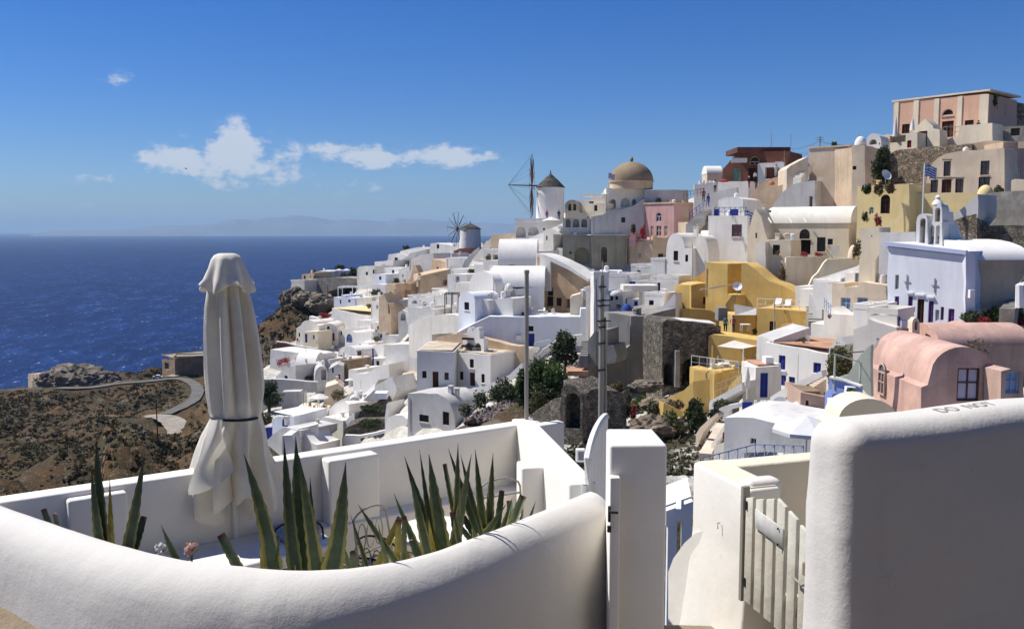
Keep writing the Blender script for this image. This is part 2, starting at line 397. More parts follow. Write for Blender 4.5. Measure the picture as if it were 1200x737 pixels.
        if k == 'cor':
            c = lambda u, n, v: O+U*u+N*n+Zv*v; t = r_[1]; rm = r_[2]
            MB().box(c((umin+umax)/2, -L/2, top+t/2-.02), U*((umax-umin)/2+.12), N*(L/2+.12), Zv*(t/2)).build('cornice', rm, root, 0)
    if D > 60 and L >= 3 and wd_ > 2 and cat in ('house','outhouse') and not any(r_[0] == 'vu' for r_ in (roof or ())):
        for j in range(hr.choice([0,1,1,2])):
            uu, nn_ = umin+(umax-umin)*hr.uniform(.15,.85), -L*hr.uniform(.25,.85); v_ = min(p[1] for p in q2 if abs(p[0]-uu) < wd_*.5 and p[1] > base) if False else top-.4
            k = hr.random(); q = O+U*uu+N*nn_+Zv*v_
            if k < .5:
                w_ = hr.uniform(.16,.28); hh = hr.uniform(.7,1.2); cb = MB(); cb.box(q+Zv*(hh/2), U*w_, N*w_, Zv*(hh/2)); cb.box(q+Zv*(hh+.04), U*(w_+.06), N*(w_+.06), Zv*.04); cb.build('chimney', m, root, 0)
            elif k < .75: MB().tube([q, q+Zv*hr.uniform(1.2,2.2)], .03, 4).build('vent_pipe', 'metal', root, 0)
            else: MB().lathe(q, [(.30,0),(.34,.5),(.30,.95),(.1,1.05)], 10).build('roof_tank', 'whitepaint', root, 40)
        if hr.random() < .35:
            uu = umin+(umax-umin)*hr.choice([.06,.94]); MB().tube([O+U*uu+N*.05+Zv*(base-.3), O+U*uu+N*.05+Zv*(base+ht_*.8)], .035, 4).build('downpipe', 'metal', root, 0)
    for (k,u0,u1,v0,v1,depth,fm,pm) in ops:
        if k in ('w','aw') and D < 130 and u1-u0 > .5: MB().box(O+U*((u0+u1)/2)+N*.04+Zv*(v0-.05), U*((u1-u0)/2+.07), N*.07, Zv*.045).build('window_sill', m, root, 0)
    if foot >= 2 or ground:
        e = [O+U*uu+Zv*(base-.2) for uu in (umin, umax)]; a_ = sorted(q.x/q.y for q in e); FRONT.append((a_[0]-.004, a_[1]+.004, (e[0].y+e[1].y)/2, min(q.z/q.y for q in e)))
    if ground:
        for uu in (umin, (umin+umax)/2, umax):
            g = O+U*uu+Zv*(base-.6); GROUND.append((g+N*.3)[:]); g2 = g-N*L; g2.z += .35*(top-base); GROUND.append(g2[:])
        if pave: PAVED.append(((O-N*(L/2))[:2], max(umax-umin, L)*.8+3))
    return info
def Wl(z, D, yaw, L, m, out, label, name='garden_wall', cat='wall', **kw):
    kw.setdefault('pave', True); kw.setdefault('ground', False)
    return H(z, D, yaw, L, m, out, label, name, cat, **kw)
def side_open(i, side, kind, n0, n1, v0, v1, fm='wooddark', pm=None):
    """opening standing proud on a side wall; n measured back from the facade, v above the base"""
    pm = pm or ('glass' if kind[-1] == 'w' else fm)
    O = i['O']+i['U']*(i['u0'] if side == 'L' else i['u1'])+Vector((0,0,i['base']))
    N = -i['U'] if side == 'L' else i['U']
    if side == 'L': a, b = -n1, -n0
    else: a, b = n0, n1
    opening(i["root"], kind, a, b, v0, v1, O, i["N"] if side == "L" else -i["N"], N, .02, fm, pm)
# ================================================================ FOREGROUND TERRACE
def plaster_near(name, base, b1=.5, tint=None):
    m = bpy.data.materials.new(name); m.use_nodes = True; t = NT(m.node_tree)
    g = t.n('ShaderNodeNewGeometry'); pos = g.outputs['Position']
    a = t.noise(pos, 1.1, 5, .6); f = t.noise(pos, 9, 6, .7)
    col = t.mix(t.ramp(a, .38, .66), tint or tuple(x*.93 for x in base), base)
    col = t.mix(t.math('MULTIPLY', t.ramp(f, .58, .72), .22), col, tuple(x*.8 for x in base))
    mp = t.n('ShaderNodeMapping'); mp.inputs['Scale'].default_value = (1,1,.15); t.l(pos, mp.inputs[0])
    s_ = t.noise(mp.outputs[0], 5, 4, .6); col = t.mix(t.math('MULTIPLY', t.ramp(s_, .55, .8), .14), col, tuple(x*.62 for x in base))
    wv = t.n('ShaderNodeVectorMath', operation='ADD'); t.l(pos, wv.inputs[0]); nv = t.n('ShaderNodeTexNoise'); nv.inputs['Scale'].default_value = 3.0; t.l(pos, nv.inputs['Vector']); t.l(nv.outputs['Color'], wv.inputs[1])
    vo = t.n('ShaderNodeTexVoronoi', feature='DISTANCE_TO_EDGE'); vo.inputs['Scale'].default_value = 1.5; t.l(wv.outputs[0], vo.inputs['Vector'])
    ck = t.math('MULTIPLY', t.ramp(vo.outputs[0], .009, .002), t.ramp(t.noise(pos, 1.7, 3, .5), .52, .62)); col = t.mix(t.math('MULTIPLY', ck, .10), col, tuple(x*.45 for x in base))
    pt_ = t.noise(pos, .8, 3, .5); col = t.mix(t.ramp(pt_, .495, .515), col, tuple(x*.95 for x in base)); ch = t.noise(pos, 11, 6, .7); col = t.mix(t.math('MULTIPLY', t.ramp(ch, .685, .70), .6), col, (.50,.46,.40))
    gm = t.noise(pos, 23, 5, .75); col = t.mix(t.math('MULTIPLY', t.ramp(gm, .66, .74), .45), col, tuple(x*.55 for x in base))
    p = t.n('ShaderNodeBsdfPrincipled'); p.inputs['Roughness'].default_value = .85; p.inputs['Specular IOR Level'].default_value = .2; t.l(col, p.inputs['Base Color'])
    h1 = t.noise(pos, 7, 5, .6); h2 = t.noise(pos, 55, 4, .7); h3 = t.noise(pos, 2.2, 3, .5)
    h = t.math('ADD', t.math('ADD', t.math('MULTIPLY', h1, .6), t.math('MULTIPLY', h2, .2)), t.math('MULTIPLY', h3, 1.4)); m4 = t.n('ShaderNodeMapping'); m4.inputs['Scale'].default_value = (1,1,7); m4.inputs['Rotation'].default_value = (.12,.08,0); t.l(pos, m4.inputs[0]); h4 = t.noise(m4.outputs[0], 4.5, 5, .65); h = t.math('ADD', h, t.math('MULTIPLY', h4, .08))
    b = t.n('ShaderNodeBump'); b.inputs['Strength'].default_value = b1; b.inputs['Distance'].default_value = .035
    t.l(h, b.inputs['Height']); t.l(b.outputs[0], p.inputs['Normal'])
    o = t.n('ShaderNodeOutputMaterial'); t.l(p.outputs[0], o.inputs[0]); MATS[name] = m
plaster_near('nearwhite', (.68,.65,.60), .26); plaster_near('nearsmooth', (.82,.785,.72), .18); plaster_near('nearcream', (.76,.68,.52), .4)

def catmull(pts, n=6):
    out = []
    for i in range(len(pts)-1):
        p0, p1, p2, p3 = pts[max(i-1,0)], pts[i], pts[i+1], pts[min(i+2,len(pts)-1)]
        for k in range(n):
            t = k/n
            out.append(.5*((2*p1)+(p2-p0)*t+(2*p0-5*p1+4*p2-p3)*t*t+(3*p1-p0-3*p2+p3)*t**3))
    out.append(pts[-1]); return out
def sweep(path, prof):
    """profile (outward, up) swept along a plan path; outward is to the right of travel"""
    mb = MB(); n = len(prof); vs = []
    for i, p in enumerate(path):
        t = path[min(i+1,len(path)-1)]-path[max(i-1,0)]; t.z = 0; t.normalize(); o = Vector((t.y, -t.x, 0))
        for a, b in prof: vs.append(p+o*a+Vector((0,0,b)))
    fs = [(i*n+k, (i+1)*n+k, (i+1)*n+k+1, i*n+k+1) for i in range(len(path)-1) for k in range(n-1)]
    fs += [tuple(range(n)), tuple((len(path)-1)*n+k for k in range(n))[::-1]]
    fs += [(i*n, i*n+n-1, (i+1)*n+n-1, (i+1)*n) for i in range(len(path)-1)]
    mb.add(vs, fs); return mb
def fixn(me):
    bm = bmesh.new(); bm.from_mesh(me); bmesh.ops.recalc_face_normals(bm, faces=bm.faces); bm.to_mesh(me); bm.free(); return me
from mathutils import noise as mn
def lumpy(me, amp=.012, sc=2.2):
    for v in me.vertices:
        d = mn.noise_vector(v.co*sc)*amp+mn.noise_vector(v.co*sc*3)*amp*.35; v.co += d
    return me
# curved planter wall nearest the camera
ZW = -1.9
edge = [(-260,500),(-90,556),(0,592),(60,612),(120,632),(180,648),(240,658),(300,664),(345,667),(400,666),(450,660),(500,648),(550,632),(600,612),(650,592),(690,575)]
wpath = catmull([PZ(x, y, ZW) for x, y in edge], 8)
prof = [(0,-1.4),(0,-.5),(0,-.16),(.015,-.07),(.05,-.02),(.10,0),(.16,-.004),(.22,-.025),(.28,-.062),(.33,-.12),(.365,-.19),(.39,-.3),(.42,-.5),(.45,-.8),(.50,-1.2),(.56,-1.9)]
pw = sweep(wpath, [((a-.085)*.86, b) for a, b in prof]); me = lumpy(fixn(pw.mesh('curved_wall')), .008)
planter = link('planter_wall', me, 'nearwhite', None, 60); props(planter, 'curved rounded whitewashed planter wall sweeping across the foreground under the agaves', 'wall')

# parapet around the small terrace
def parapet_piece(mb, a, b, t, z0, z1, into=0):
    a, b = Vector((*a, 0)), Vector((*b, 0)); d = (b-a).normalized(); n = Vector((d.y, -d.x, 0))
    c = (a+b)/2+n*(t/2+into); mb.box((c.x, c.y, (z0+z1)/2), d*((b-a).length/2), n*(t/2), (0,0,(z1-z0)/2)); return mb
def softbox(mb, name, m, parent=None, w=.03, seg=3):
    me = mb.mesh(name); bm = bmesh.new(); bm.from_mesh(me); bmesh.ops.recalc_face_normals(bm, faces=bm.faces)
    bmesh.ops.bevel(bm, geom=bm.edges[:], offset=w, segments=seg, affect='EDGES', profile=.5); bm.to_mesh(me); bm.free()
    return link(name, me, m, parent, 50)
PA, PB = PZ(-120, 598, -1.9), PZ(622, 490, -1.9)     # outer top edge of the back parapet
dirp = (PB-PA).normalized(); npr = Vector((dirp.y, -dirp.x, 0))
par = empty('terrace_parapet', (PA+PB)/2+Vector((0,0,-1.1)), 'white stepped parapet wall enclosing the small terrace behind the closed umbrella', 'wall')
softbox(parapet_piece(MB(), PA[:2], PB[:2], .19, -6.0, -1.9), 'wall', 'nearsmooth', par, .02)
def along(px):                                        # distance along the parapet at the inner top edge under pixel column px
    for k in range(0, 6000):
        q = PA+dirp*(k*.001)
        pxx = CX+F*q.x/(q.y*math.cos(PITCH)-q.z*math.sin(PITCH))
        if pxx >= px: return k*.001
    return 6
for x0, x1, dep, dz in ((72,140,.10,-.035),(366,424,.17,-.02),(600,640,.13,-.0)):
    a, b = PA+dirp*along(x0), PA+dirp*along(x1)
    softbox(parapet_piece(MB(), a[:2], b[:2], dep, -3.2, -1.903+dz, .188), 'buttress', 'nearsmooth', par, .022)
PC = PZ(697, 566, -1.9)
side = empty('terrace_side_wall', (PB+PC)/2+Vector((0,0,-1.1)), 'sunlit white side wall at the right end of the terrace beside the plank door', 'wall')
softbox(parapet_piece(MB(), PB[:2], PC[:2], .22, -6.0, -1.896, -.02), 'wall', 'nearsmooth', side, .02)
dq = (PC-PB).normalized()
a = PB+dq*1.25; b = PB+dq*1.50
softbox(parapet_piece(MB(), a[:2], b[:2], .20, -3.2, -2.0, .19), 'buttress', 'nearsmooth', side, .02)
# bench along the parapet
bench = empty('built_in_bench', PA+dirp*2.2+Vector((0,0,-1.1)), 'white plastered bench built along the back parapet', 'bench')
def ledge(px0, px1, w0, w1, z0, z1, name, m):
    a, b = PA+dirp*along(px0)+npr*.185, PA+dirp*along(px1)+npr*.185
    vs = [a, b, b+npr*w1, a+npr*w0]; mb = MB()
    mb.add([Vector((p.x,p.y,z1)) for p in vs]+[Vector((p.x,p.y,z0)) for p in vs], [(0,3,2,1),(4,5,6,7),(0,1,5,4),(1,2,6,5),(2,3,7,6),(3,0,4,7)])
    return softbox(mb, name, m, bench, .025)
ledge(120, 352, .74, .60, -3.0, -2.475, 'seat', 'nearsmooth'); ledge(356, 622, .2, .22, -3.0, -2.48, 'ledge', 'nearsmooth')
cush = MB(); a = PA+dirp*(along(322))+npr*.44; cush.box((a.x, a.y, -2.435), dirp*.15, npr*.16, (0,0,.028))
props(softbox(cush, 'seat_cushion', 'lightblue', None, .02), 'flat blue cushion lying on the white bench behind the agave leaves', 'cushion')
fl = MB(); fl.add([(-3.6,6.5,-3.0),(-1.2,5.5,-3.0),(.5,6.6,-3.0),(.55,7.2,-3.0),(.2,8.9,-3.0),(-3.7,6.7,-3.0)], [(0,1,2,3,4,5)])
props(fl.build('terrace_floor', 'nearcream', None, 0), kind='structure')

# pillar, plank door and its hardware
pil = empty('white_pillar', P(747, 737, 5.73), 'tall square white pillar with a sunlit top beside the arched plank door', 'pillar')
pm_ = MB(); x0, x1 = P(713.5,600,5.73).x, P(781,600,5.73).x
pm_.add([(x0,5.73,-4),(x1,5.73,-4),(x1,6.22,-4),(x0+.03,6.22,-4),(x0,5.73,-1.40),(x1,5.73,-1.40),(x1-.02,6.22,-1.40),(x0+.03,6.22,-1.40)],
        [(0,3,2,1),(4,5,6,7),(0,1,5,4),(1,2,6,5),(2,3,7,6),(3,0,4,7)])
softbox(pm_, 'shaft', 'nearsmooth', pil, .02)
xe = P(728,600,5.6).x; softbox(MB().abox(x0-.002,5.66,-4,xe,5.728,-1.60), 'door_stop', 'nearsmooth', pil, .008)
door = empty('plank_door', P(700,600,6.8)+Vector((0,0,-1)), 'arched white plank door standing open in front of the tall metal pole', 'door')
a, b = P(689, 560, 6.45), P(712, 560, 7.0); a.z = b.z = 0
d = (b-a); L_ = d.length; d.normalize(); n = Vector((d.y, -d.x, 0))
NP = 6; zt = -1.47
for k in range(NP):
    u0, u1 = L_*k/NP, L_*(k+1)/NP-.006; mb = MB(); vs = []
    zz = lambda u: zt-.42*(1-math.sqrt(max(0, 1-(1-u/L_)**2)))-.02*(u/L_)**2
    for nn in (0, -.035):
        vs += [a+d*u0+n*nn+Vector((0,0,-3.2)), a+d*u1+n*nn+Vector((0,0,-3.2)), a+d*u1+n*nn+Vector((0,0,zz(u1))), a+d*((u0+u1)/2)+n*nn+Vector((0,0,zz((u0+u1)/2))), a+d*u0+n*nn+Vector((0,0,zz(u0)))]
    mb.add(vs, [(0,1,2,3,4),(9,8,7,6,5)]+[(i,(i+1)%5+0,(i+1)%5+5,i+5)[::-1] for i in range(5)])
    link('plank', fixn(mb.mesh()), 'whitepaint', door, 0)
fr = MB(); fr.tube([a+d*u-n*.02+Vector((0,0,zz(u)+.012)) for u in [L_*i/10 for i in range(11)]], .03, 6); fr.tube([a-n*.02+Vector((0,0,zz(0)+.012)), a-n*.02+Vector((0,0,-3.2))], .03, 6)
fr.build('door_edge', 'whitepaint', door)
hd = MB(); q = P(714,602,5.64); hd.box(q, (.008,0,0), (0,.015,0), (0,0,.05)); hd.tube([q+Vector((0,-.01,.03)), q+Vector((0.005,-.06,.03)), q+Vector((.05,-.06,.028))], .008, 6)
hd.box(q+Vector((0,0,-.1)), (.012,0,0), (0,.012,0), (0,0,.02)); props(hd.build('door_latch', 'darkmetal'), 'small black iron latch and lock on the edge of the white pillar', 'latch')
lamp = empty('wall_lamp', P(680,533,7.1), 'small square wall lamp set in the white wall left of the plank door', 'lamp')
q = P(680,533,7.08); MB().box(q, (.035,0,0), (0,.03,0), (0,0,.05)).build('housing', 'whitepaint', lamp, 0); MB().box(q+Vector((.004,-.032,0)), (.022,0,0), (0,.004,0), (0,0,.035)).build('glass_panel', 'greyglass', lamp, 0)

# poles standing at the terrace edge
t_ = empty('thin_pole', P(617,491,8.85), 'thin plain metal pole rising from the corner of the white parapet', 'pole')
q = P(617,493,8.85); MB().tube([(q.x,q.y,-1.92),(q.x+.0,q.y,P(617,318,8.85).z)], .022, 10).build('shaft', 'metal', t_)
c = P(617,318,8.85); MB().lathe((q.x,q.y,c.z-.02), [(.026,0),(.026,.03),(.015,.035)], 10).build('cap', 'metal', t_)
mp_ = empty('antenna_mast', P(703,520,8.4), 'grey metal mast with clamp bands and wires rising behind the plank door', 'mast')
q = P(704,520,8.4); zt_ = P(703,322,8.4).z
MB().tube([(q.x,q.y,-3.5),(q.x,q.y,P(703,440,8.4).z),(q.x-.004,q.y,zt_)], [.031,.027,.022], 12).build('shaft', 'metal', mp_)
MB().tube([(q.x+.045,q.y+.01,-3.5),(q.x+.043,q.y+.01,P(703,445,8.4).z),(q.x+.03,q.y+.01,P(703,372,8.4).z)], .014, 6).build('conduit', 'metal', mp_)
for yy in (336,352,358,376,383,402,433): 
    MB().lathe((q.x,q.y,P(703,yy,8.4).z), [(.031,-.006),(.038,-.006),(.038,.006),(.031,.006)], 12).build('clamp_band', 'darkmetal', mp_)
for yy, ln in ((352,.09),(358,.07),(376,.08)):
    zq = P(703,yy,8.4).z; MB().tube([(q.x-.05,q.y-.03,zq),(q.x+ln,q.y-.03,zq+.004)], .006, 5).build('bracket', 'darkmetal', mp_)
MB().tube([(q.x-.06,q.y,zt_-.04),(q.x-.052,q.y-.03,P(697,360,8.4).z),(q.x-.045,q.y-.02,P(698,440,8.4).z)], .004, 4).build('wire', 'darkmetal', mp_)
MB().tube([(q.x,q.y,zt_-.01),(q.x,q.y,P(703,305,8.4).z)], .004, 4).build('aerial_tip', 'metal', mp_)

# closed parasol -------------------------------------------------------------------
m = bpy.data.materials.new('parasol_cloth'); m.use_nodes = True; t = NT(m.node_tree)
g = t.n('ShaderNodeNewGeometry'); a1 = t.noise(g.outputs['Position'], 5, 5, .6); a2 = t.noise(g.outputs['Position'], 160, 2, .5)
col = t.mix(t.ramp(a1, .35, .7), (.73,.68,.58), (.80,.76,.67)); mp = t.n('ShaderNodeMapping'); mp.inputs['Scale'].default_value = (1,1,.25); t.l(g.outputs['Position'], mp.inputs[0])
st = t.noise(mp.outputs[0], 9, 4, .6); col = t.mix(t.math('MULTIPLY', t.ramp(st, .6, .78), .35), col, (.50,.40,.27))
p = t.n('ShaderNodeBsdfPrincipled'); p.inputs['Roughness'].default_value = .9; p.inputs['Specular IOR Level'].default_value = .1; t.l(col, p.inputs['Base Color'])
bp = t.n('ShaderNodeBump'); bp.inputs['Strength'].default_value = .12; bp.inputs['Distance'].default_value = .01; t.l(t.noise(g.outputs['Position'], 18, 4, .6), bp.inputs['Height']); t.l(bp.outputs[0], p.inputs['Normal'])
tr = t.n('ShaderNodeBsdfTranslucent'); t.l(col, tr.inputs[0]); ms = t.n('ShaderNodeMixShader'); ms.inputs[0].default_value = .16
t.l(p.outputs[0], ms.inputs[1]); t.l(tr.outputs[0], ms.inputs[2]); o = t.n('ShaderNodeOutputMaterial'); t.l(ms.outputs[0], o.inputs[0]); MATS['parasol_cloth'] = m
UD = 7.0; uc = P(271, 450, UD); um = UD/F
ub = empty('closed_parasol', (uc.x, uc.y, -3.0), 'large closed cream parasol tied with a black strap on the terrace', 'parasol')
zpix = lambda py: P(271, py, UD).z
rings = [(328,18,0,.12),(340,20.5,0,.22),(360,23.5,1,.30),(385,25.5,2,.34),(410,27,3,.34),(435,28.5,4,.30),(460,29,5,.24),(478,28,5,.13),(487,26.5,5,.07),(494,28.5,4,.12),(510,33,1,.2),(530,36,-2,.28),(550,39.5,-2,.33),(566,42.5,-1,.37),(578,43,0,.40),(586,42,0,.42)]
NS = 96; vs = []
for i, (py, rr, off, amp) in enumerate(rings):
    for k in range(NS):
        th = 2*math.pi*k/NS
        ph = 8*th+.5+.25*math.sin(3*th+py*.008)
        fold = math.cos(ph); fold = math.copysign(abs(fold)**.7, fold)
        r = rr*um*(1+amp*(.8*fold-.42+.28*math.sin(13*th+1.3+py*.006)+.15*math.sin(21*th+.4)))*(1.05+.06*math.sin(2*th+.7))
        z = zpix(py)
        if i >= len(rings)-4:
            f = (i-(len(rings)-5))/4
            z += f*um*(12*math.sin(8*th+2.1)*abs(math.sin(2*th))+13*math.sin(3*th-1.0)-4)
        vs.append((uc.x+off*um+r*math.cos(th), uc.y+r*math.sin(th), z))
fs = [(i*NS+k, i*NS+(k+1)%NS, (i+1)*NS+(k+1)%NS, (i+1)*NS+k) for i in range(len(rings)-1) for k in range(NS)]
MB().add(vs, fs).build('canopy', 'parasol_cloth', ub, 60)
vs = []; cr = [(297,9,0),(299,14,0),(304,18,.04),(314,21,.10),(326,26,.16),(336,30.5,.22),(338,29.5,.22)]
for i, (py, rr, amp) in enumerate(cr):
    for k in range(NS):
        th = 2*math.pi*k/NS; r = rr*um*(1+amp*(math.cos(8*th+.5)*.7-.15)); z = zpix(py)-(um*5*(math.cos(4*th+1)) if i >= 5 else 0)
        vs.append((uc.x-1*um+r*math.cos(th), uc.y+r*math.sin(th), z))
fs = [(i*NS+k, i*NS+(k+1)%NS, (i+1)*NS+(k+1)%NS, (i+1)*NS+k)[::-1] for i in range(len(cr)-1) for k in range(NS)]+[tuple(range(NS))]
MB().add(vs, fs).build('vent_cap', 'parasol_cloth', ub, 60)
stp = MB(); rr = 28.5*um
stp.tube([(uc.x+4*um+rr*math.cos(2*math.pi*k/24), uc.y+rr*math.sin(2*math.pi*k/24), zpix(487)+.010*math.cos(2*math.pi*k/24+2.8)) for k in range(25)], .011, 5, False).build('strap', 'darkmetal', ub)
# a loose corner of cloth folded out below the strap on the left, as a draped flap
vs = []; NU, NV = 10, 14
for j in range(NV+1):
    v = j/NV
    for i in range(NU+1):
        u = i/NU; py = 492+v*(88-30*u*u); wv = 6+24*v**.8
        px = 252-(1-u)*wv+u*(8+12*v)+3*math.sin(v*5+u*3)
        q = P(px, py, UD-.26-.05*math.sin(u*math.pi)-.03*math.sin(v*6)); vs.append(q)
fs = [(j*(NU+1)+i, j*(NU+1)+i+1, (j+1)*(NU+1)+i+1, (j+1)*(NU+1)+i) for j in range(NV) for i in range(NU)]
MB().add(vs, fs).build('loose_flap', 'parasol_cloth', ub, 60)
MB().tube([(uc.x,uc.y,-3.0),(uc.x,uc.y,zpix(300))], .026, 10).build('pole', 'whitepaint', ub)
MB().lathe((uc.x,uc.y,-3.0), [(.25,0),(.25,.05),(.06,.08),(.04,.25)], 16).build('base', 'concrete', ub)

# agaves ------------------------------------------------------------------------------
def agmat(name, inner, edge_, spot):
    m = bpy.data.materials.new(name); m.use_nodes = True; t = NT(m.node_tree)
    uv = t.n('ShaderNodeUVMap'); s_ = t.n('ShaderNodeSeparateXYZ'); t.l(uv.outputs[0], s_.inputs[0])
    g = t.n('ShaderNodeNewGeometry'); nz = t.noise(g.outputs['Position'], 14, 5, .65)
    e = t.math('ABSOLUTE', t.math('SUBTRACT', s_.outputs[0], .5))
    col = t.mix(t.ramp(nz, .35, .7), inner, tuple(x*1.5 for x in inner))
    band = t.math('MULTIPLY', t.ramp(t.math('ADD', e, t.math('MULTIPLY', t.math('SUBTRACT', nz, .5), .22)), .27, .40), t.ramp(s_.outputs[1], .98, .45))
    col = t.mix(t.math('MULTIPLY', band, .85), col, edge_)
    col = t.mix(t.ramp(s_.outputs[1], .90, .985), col, (.09,.035,.025))
    col = t.mix(t.math('MULTIPLY', t.ramp(t.noise(g.outputs['Position'], 40, 4, .7), .60, .70), .5), col, spot)
    p = t.n('ShaderNodeBsdfPrincipled'); p.inputs['Roughness'].default_value = .5; p.inputs['Specular IOR Level'].default_value = .35; t.l(col, p.inputs['Base Color'])
    b = t.n('ShaderNodeBump'); b.inputs['Strength'].default_value = .2; b.inputs['Distance'].default_value = .01; t.l(nz, b.inputs['Height']); t.l(b.outputs[0], p.inputs['Normal'])
    o = t.n('ShaderNodeOutputMaterial'); t.l(p.outputs[0], o.inputs[0]); MATS[name] = m
agmat('agave', (.065,.10,.05), (.46,.40,.11), (.10,.07,.03)); agmat('agavedark', (.036,.06,.032), (.20,.20,.05), (.06,.04,.02))
agmat('agaveyellow', (.32,.27,.06), (.45,.33,.08), (.2,.1,.04)); agmat('agavepale', (.14,.17,.09), (.34,.32,.12), (.10,.08,.04))
def wall_D(px):
    best = min(wpath, key=lambda q: abs(CX+F*q.x/q.y-px) if q.y > 0 else 1e9); return best.y
def leaf(plant, bx, by, tx, ty, w, m='agave', cut=False, bend=0.0, dD=0.22, face=0.0, sink=.28):
    D0 = wall_D(bx)+dD; b = P(bx, by, D0); tp = P(tx, ty, D0+random.uniform(-.10,.16))
    ax = (tp-b); Ln = ax.length; ax.normalize(); b = b-ax*sink*.6-Vector((0,0,sink*.5)); tot = (tp-b).length; ax = (tp-b).normalized()
    view = Vector((0,-1,0)); sd_ = ax.cross(view).normalized(); nn = sd_.cross(ax).normalized()
    if face: 
        rt = Matrix.Rotation(face, 3, ax); sd_ = rt@sd_; nn = rt@nn
    W_ = w*D0/F/2*1.03; rows = 24; cols = 6; vs = []; uvs = []; thick = .2
    for j in range(rows+1):
        v = j/rows
        wd = W_*(.82+.18*math.sin(min(v*2.2,1)*math.pi*.9))*((1-max(0,(v-.35)/.65)**1.7) if not cut else (1-.25*v)) 
        wd = max(wd, W_*.03)
        c = b+ax*(tot*v)+sd_*(bend*w*D0/F*math.sin(v*math.pi))+nn*(-.03*v*v)
        for s_ in (0, 1):
            for i in range(cols+1):
                u = i/cols; e = (u-.5)*2
                cup = wd*(.55*(e*e)-.3)          # channelled leaf
                th_ = wd*.22*(1-e*e)
                tooth = 1+(.17 if (j % 2 == 0 and abs(e) == 1 and v < .9) else 0)
                vs.append(c+sd_*(e*wd*tooth)+nn*(cup+(th_ if s_ == 0 else -th_))); uvs.append((u, v))
    n = cols+1; fs = []
    for j in range(rows):
        for s_ in (0,1):
            for i in range(cols):
                q = (j*2*n+s_*n+i, j*2*n+s_*n+i+1, (j+1)*2*n+s_*n+i+1, (j+1)*2*n+s_*n+i); fs.append(q if s_ == 0 else q[::-1])
    for s_ in range(cols): fs.append((rows*2*n+s_, rows*2*n+s_+1, rows*2*n+n+s_+1, rows*2*n+n+s_))
    mb = MB().add(vs, fs); me = mb.mesh('leaf'); ul = me.uv_layers.new(name='UVMap')
    for lp in me.loops: ul.data[lp.index].uv = uvs[lp.vertex_index]
    return link('leaf', me, m, plant, 70)
Z5 = Zone(380, 520, 4.615)
def agave(bx, by, label, leaves):
    D0 = wall_D(bx)+.22; pl = empty('agave', P(bx, by+20, D0), label, 'plant')
    for lf in leaves:
        (x0,y0,x1,y1,w_) = lf[:5]; kw = lf[5] if len(lf) > 5 else {}
        leaf(pl, x0, y0, x1, y1, w_, **kw)
z5 = lambda x0,y0,x1,y1,w_,**kw: (*Z5(x0,y0), *Z5(x1,y1), w_/4.615, kw)
agave(130, 640, 'tall dark agave with upright toothed leaves at the far left of the planter wall', [
    (122,640,110,513,17,dict(m='agavedark')),(119,638,104,548,13,dict(m='agavedark')),(131,640,126,560,9,dict(m='agaveyellow')),
    (144,643,167,533,15,dict(m='agavedark',bend=.15)),(153,643,167,606,12,dict(m='agavedark',cut=True)),(60,614,51,597,9,dict(m='agavedark',cut=True,face=.5)),
    (68,616,62,606,8,dict(m='agavedark',cut=True))])
agave(270, 662, 'cut agave stub with a short leaf beside the pale flower heads', [
    (287,664,257,627,16,dict(cut=True)),(212,652,187,618,12,dict(m='agavedark'))])
agave(320, 664, 'agave with a curved yellow edged leaf in front of the blue cushion', [
    (319,665,284,533,22,dict(bend=.35)),(309,664,303,640,8,dict(m='agaveyellow')),(322,645,328,622,4,dict(m='agavedark'))])
agave(365, 664, 'tallest agave with three broad upright leaves in the middle of the planter', [
    (349,664,331,515,17,dict(m='agavedark',bend=-.1)),(362,664,345,512,24,dict(bend=-.12)),(373,664,352,535,18,dict(m='agave',face=.5)),
    (381,665,404,543,24,dict(bend=.25)),(369,664,362,560,12,dict(m='agavedark'))])
agave(440, 656, 'low spreading agave with a broken yellow leaf right of the tallest agave', [
    z5(150,640,60,460,42,m='agavedark'),z5(240,640,135,385,32,m='agave',bend=.2),z5(345,500,175,330,42,m='agave'),z5(250,655,412,395,52,m='agaveyellow',cut=True),
    z5(390,640,400,420,45,m='agaveyellow',cut=True),z5(335,640,345,520,45,m='agave',cut=True),z5(470,610,400,520,45,m='agaveyellow',cut=True),z5(165,660,150,600,50,m='agavepale',cut=True),z5(350,640,290,450,40,m='agavepale'),z5(430,560,430,400,40,m='agavepale',cut=True)])
agave(510, 640, 'broad agave with a fan of long dark leaves right of the broken yellow leaf', [
    z5(545,585,370,270,52,m='agave'),z5(575,570,462,172,62,m='agave'),z5(622,555,430,72,66,m='agavedark'),z5(600,540,512,32,40,m='agavedark'),
    z5(650,545,563,60,92,m='agave'),z5(690,530,795,60,62,m='agavepale'),z5(600,590,560,400,40,m='agaveyellow'),z5(520,600,470,540,40,m='agavedark',cut=True),z5(725,520,690,380,40,m='agavedark',cut=True)])
agave(565, 628, 'dense agave with a tall narrow leaf near the right end of the planter', [
    z5(705,330,648,108,34,m='agave',cut=True),z5(768,240,668,28,36,m='agavedark'),z5(716,345,722,0,44,m='agave'),z5(850,430,735,60,44,m='agave'),
    z5(862,410,815,33,52,m='agave'),z5(893,345,912,56,48,m='agave'),z5(820,450,790,300,44,m='agave'),z5(850,440,770,320,50,m='agavedark'),z5(900,400,880,280,40,m='agavedark')])
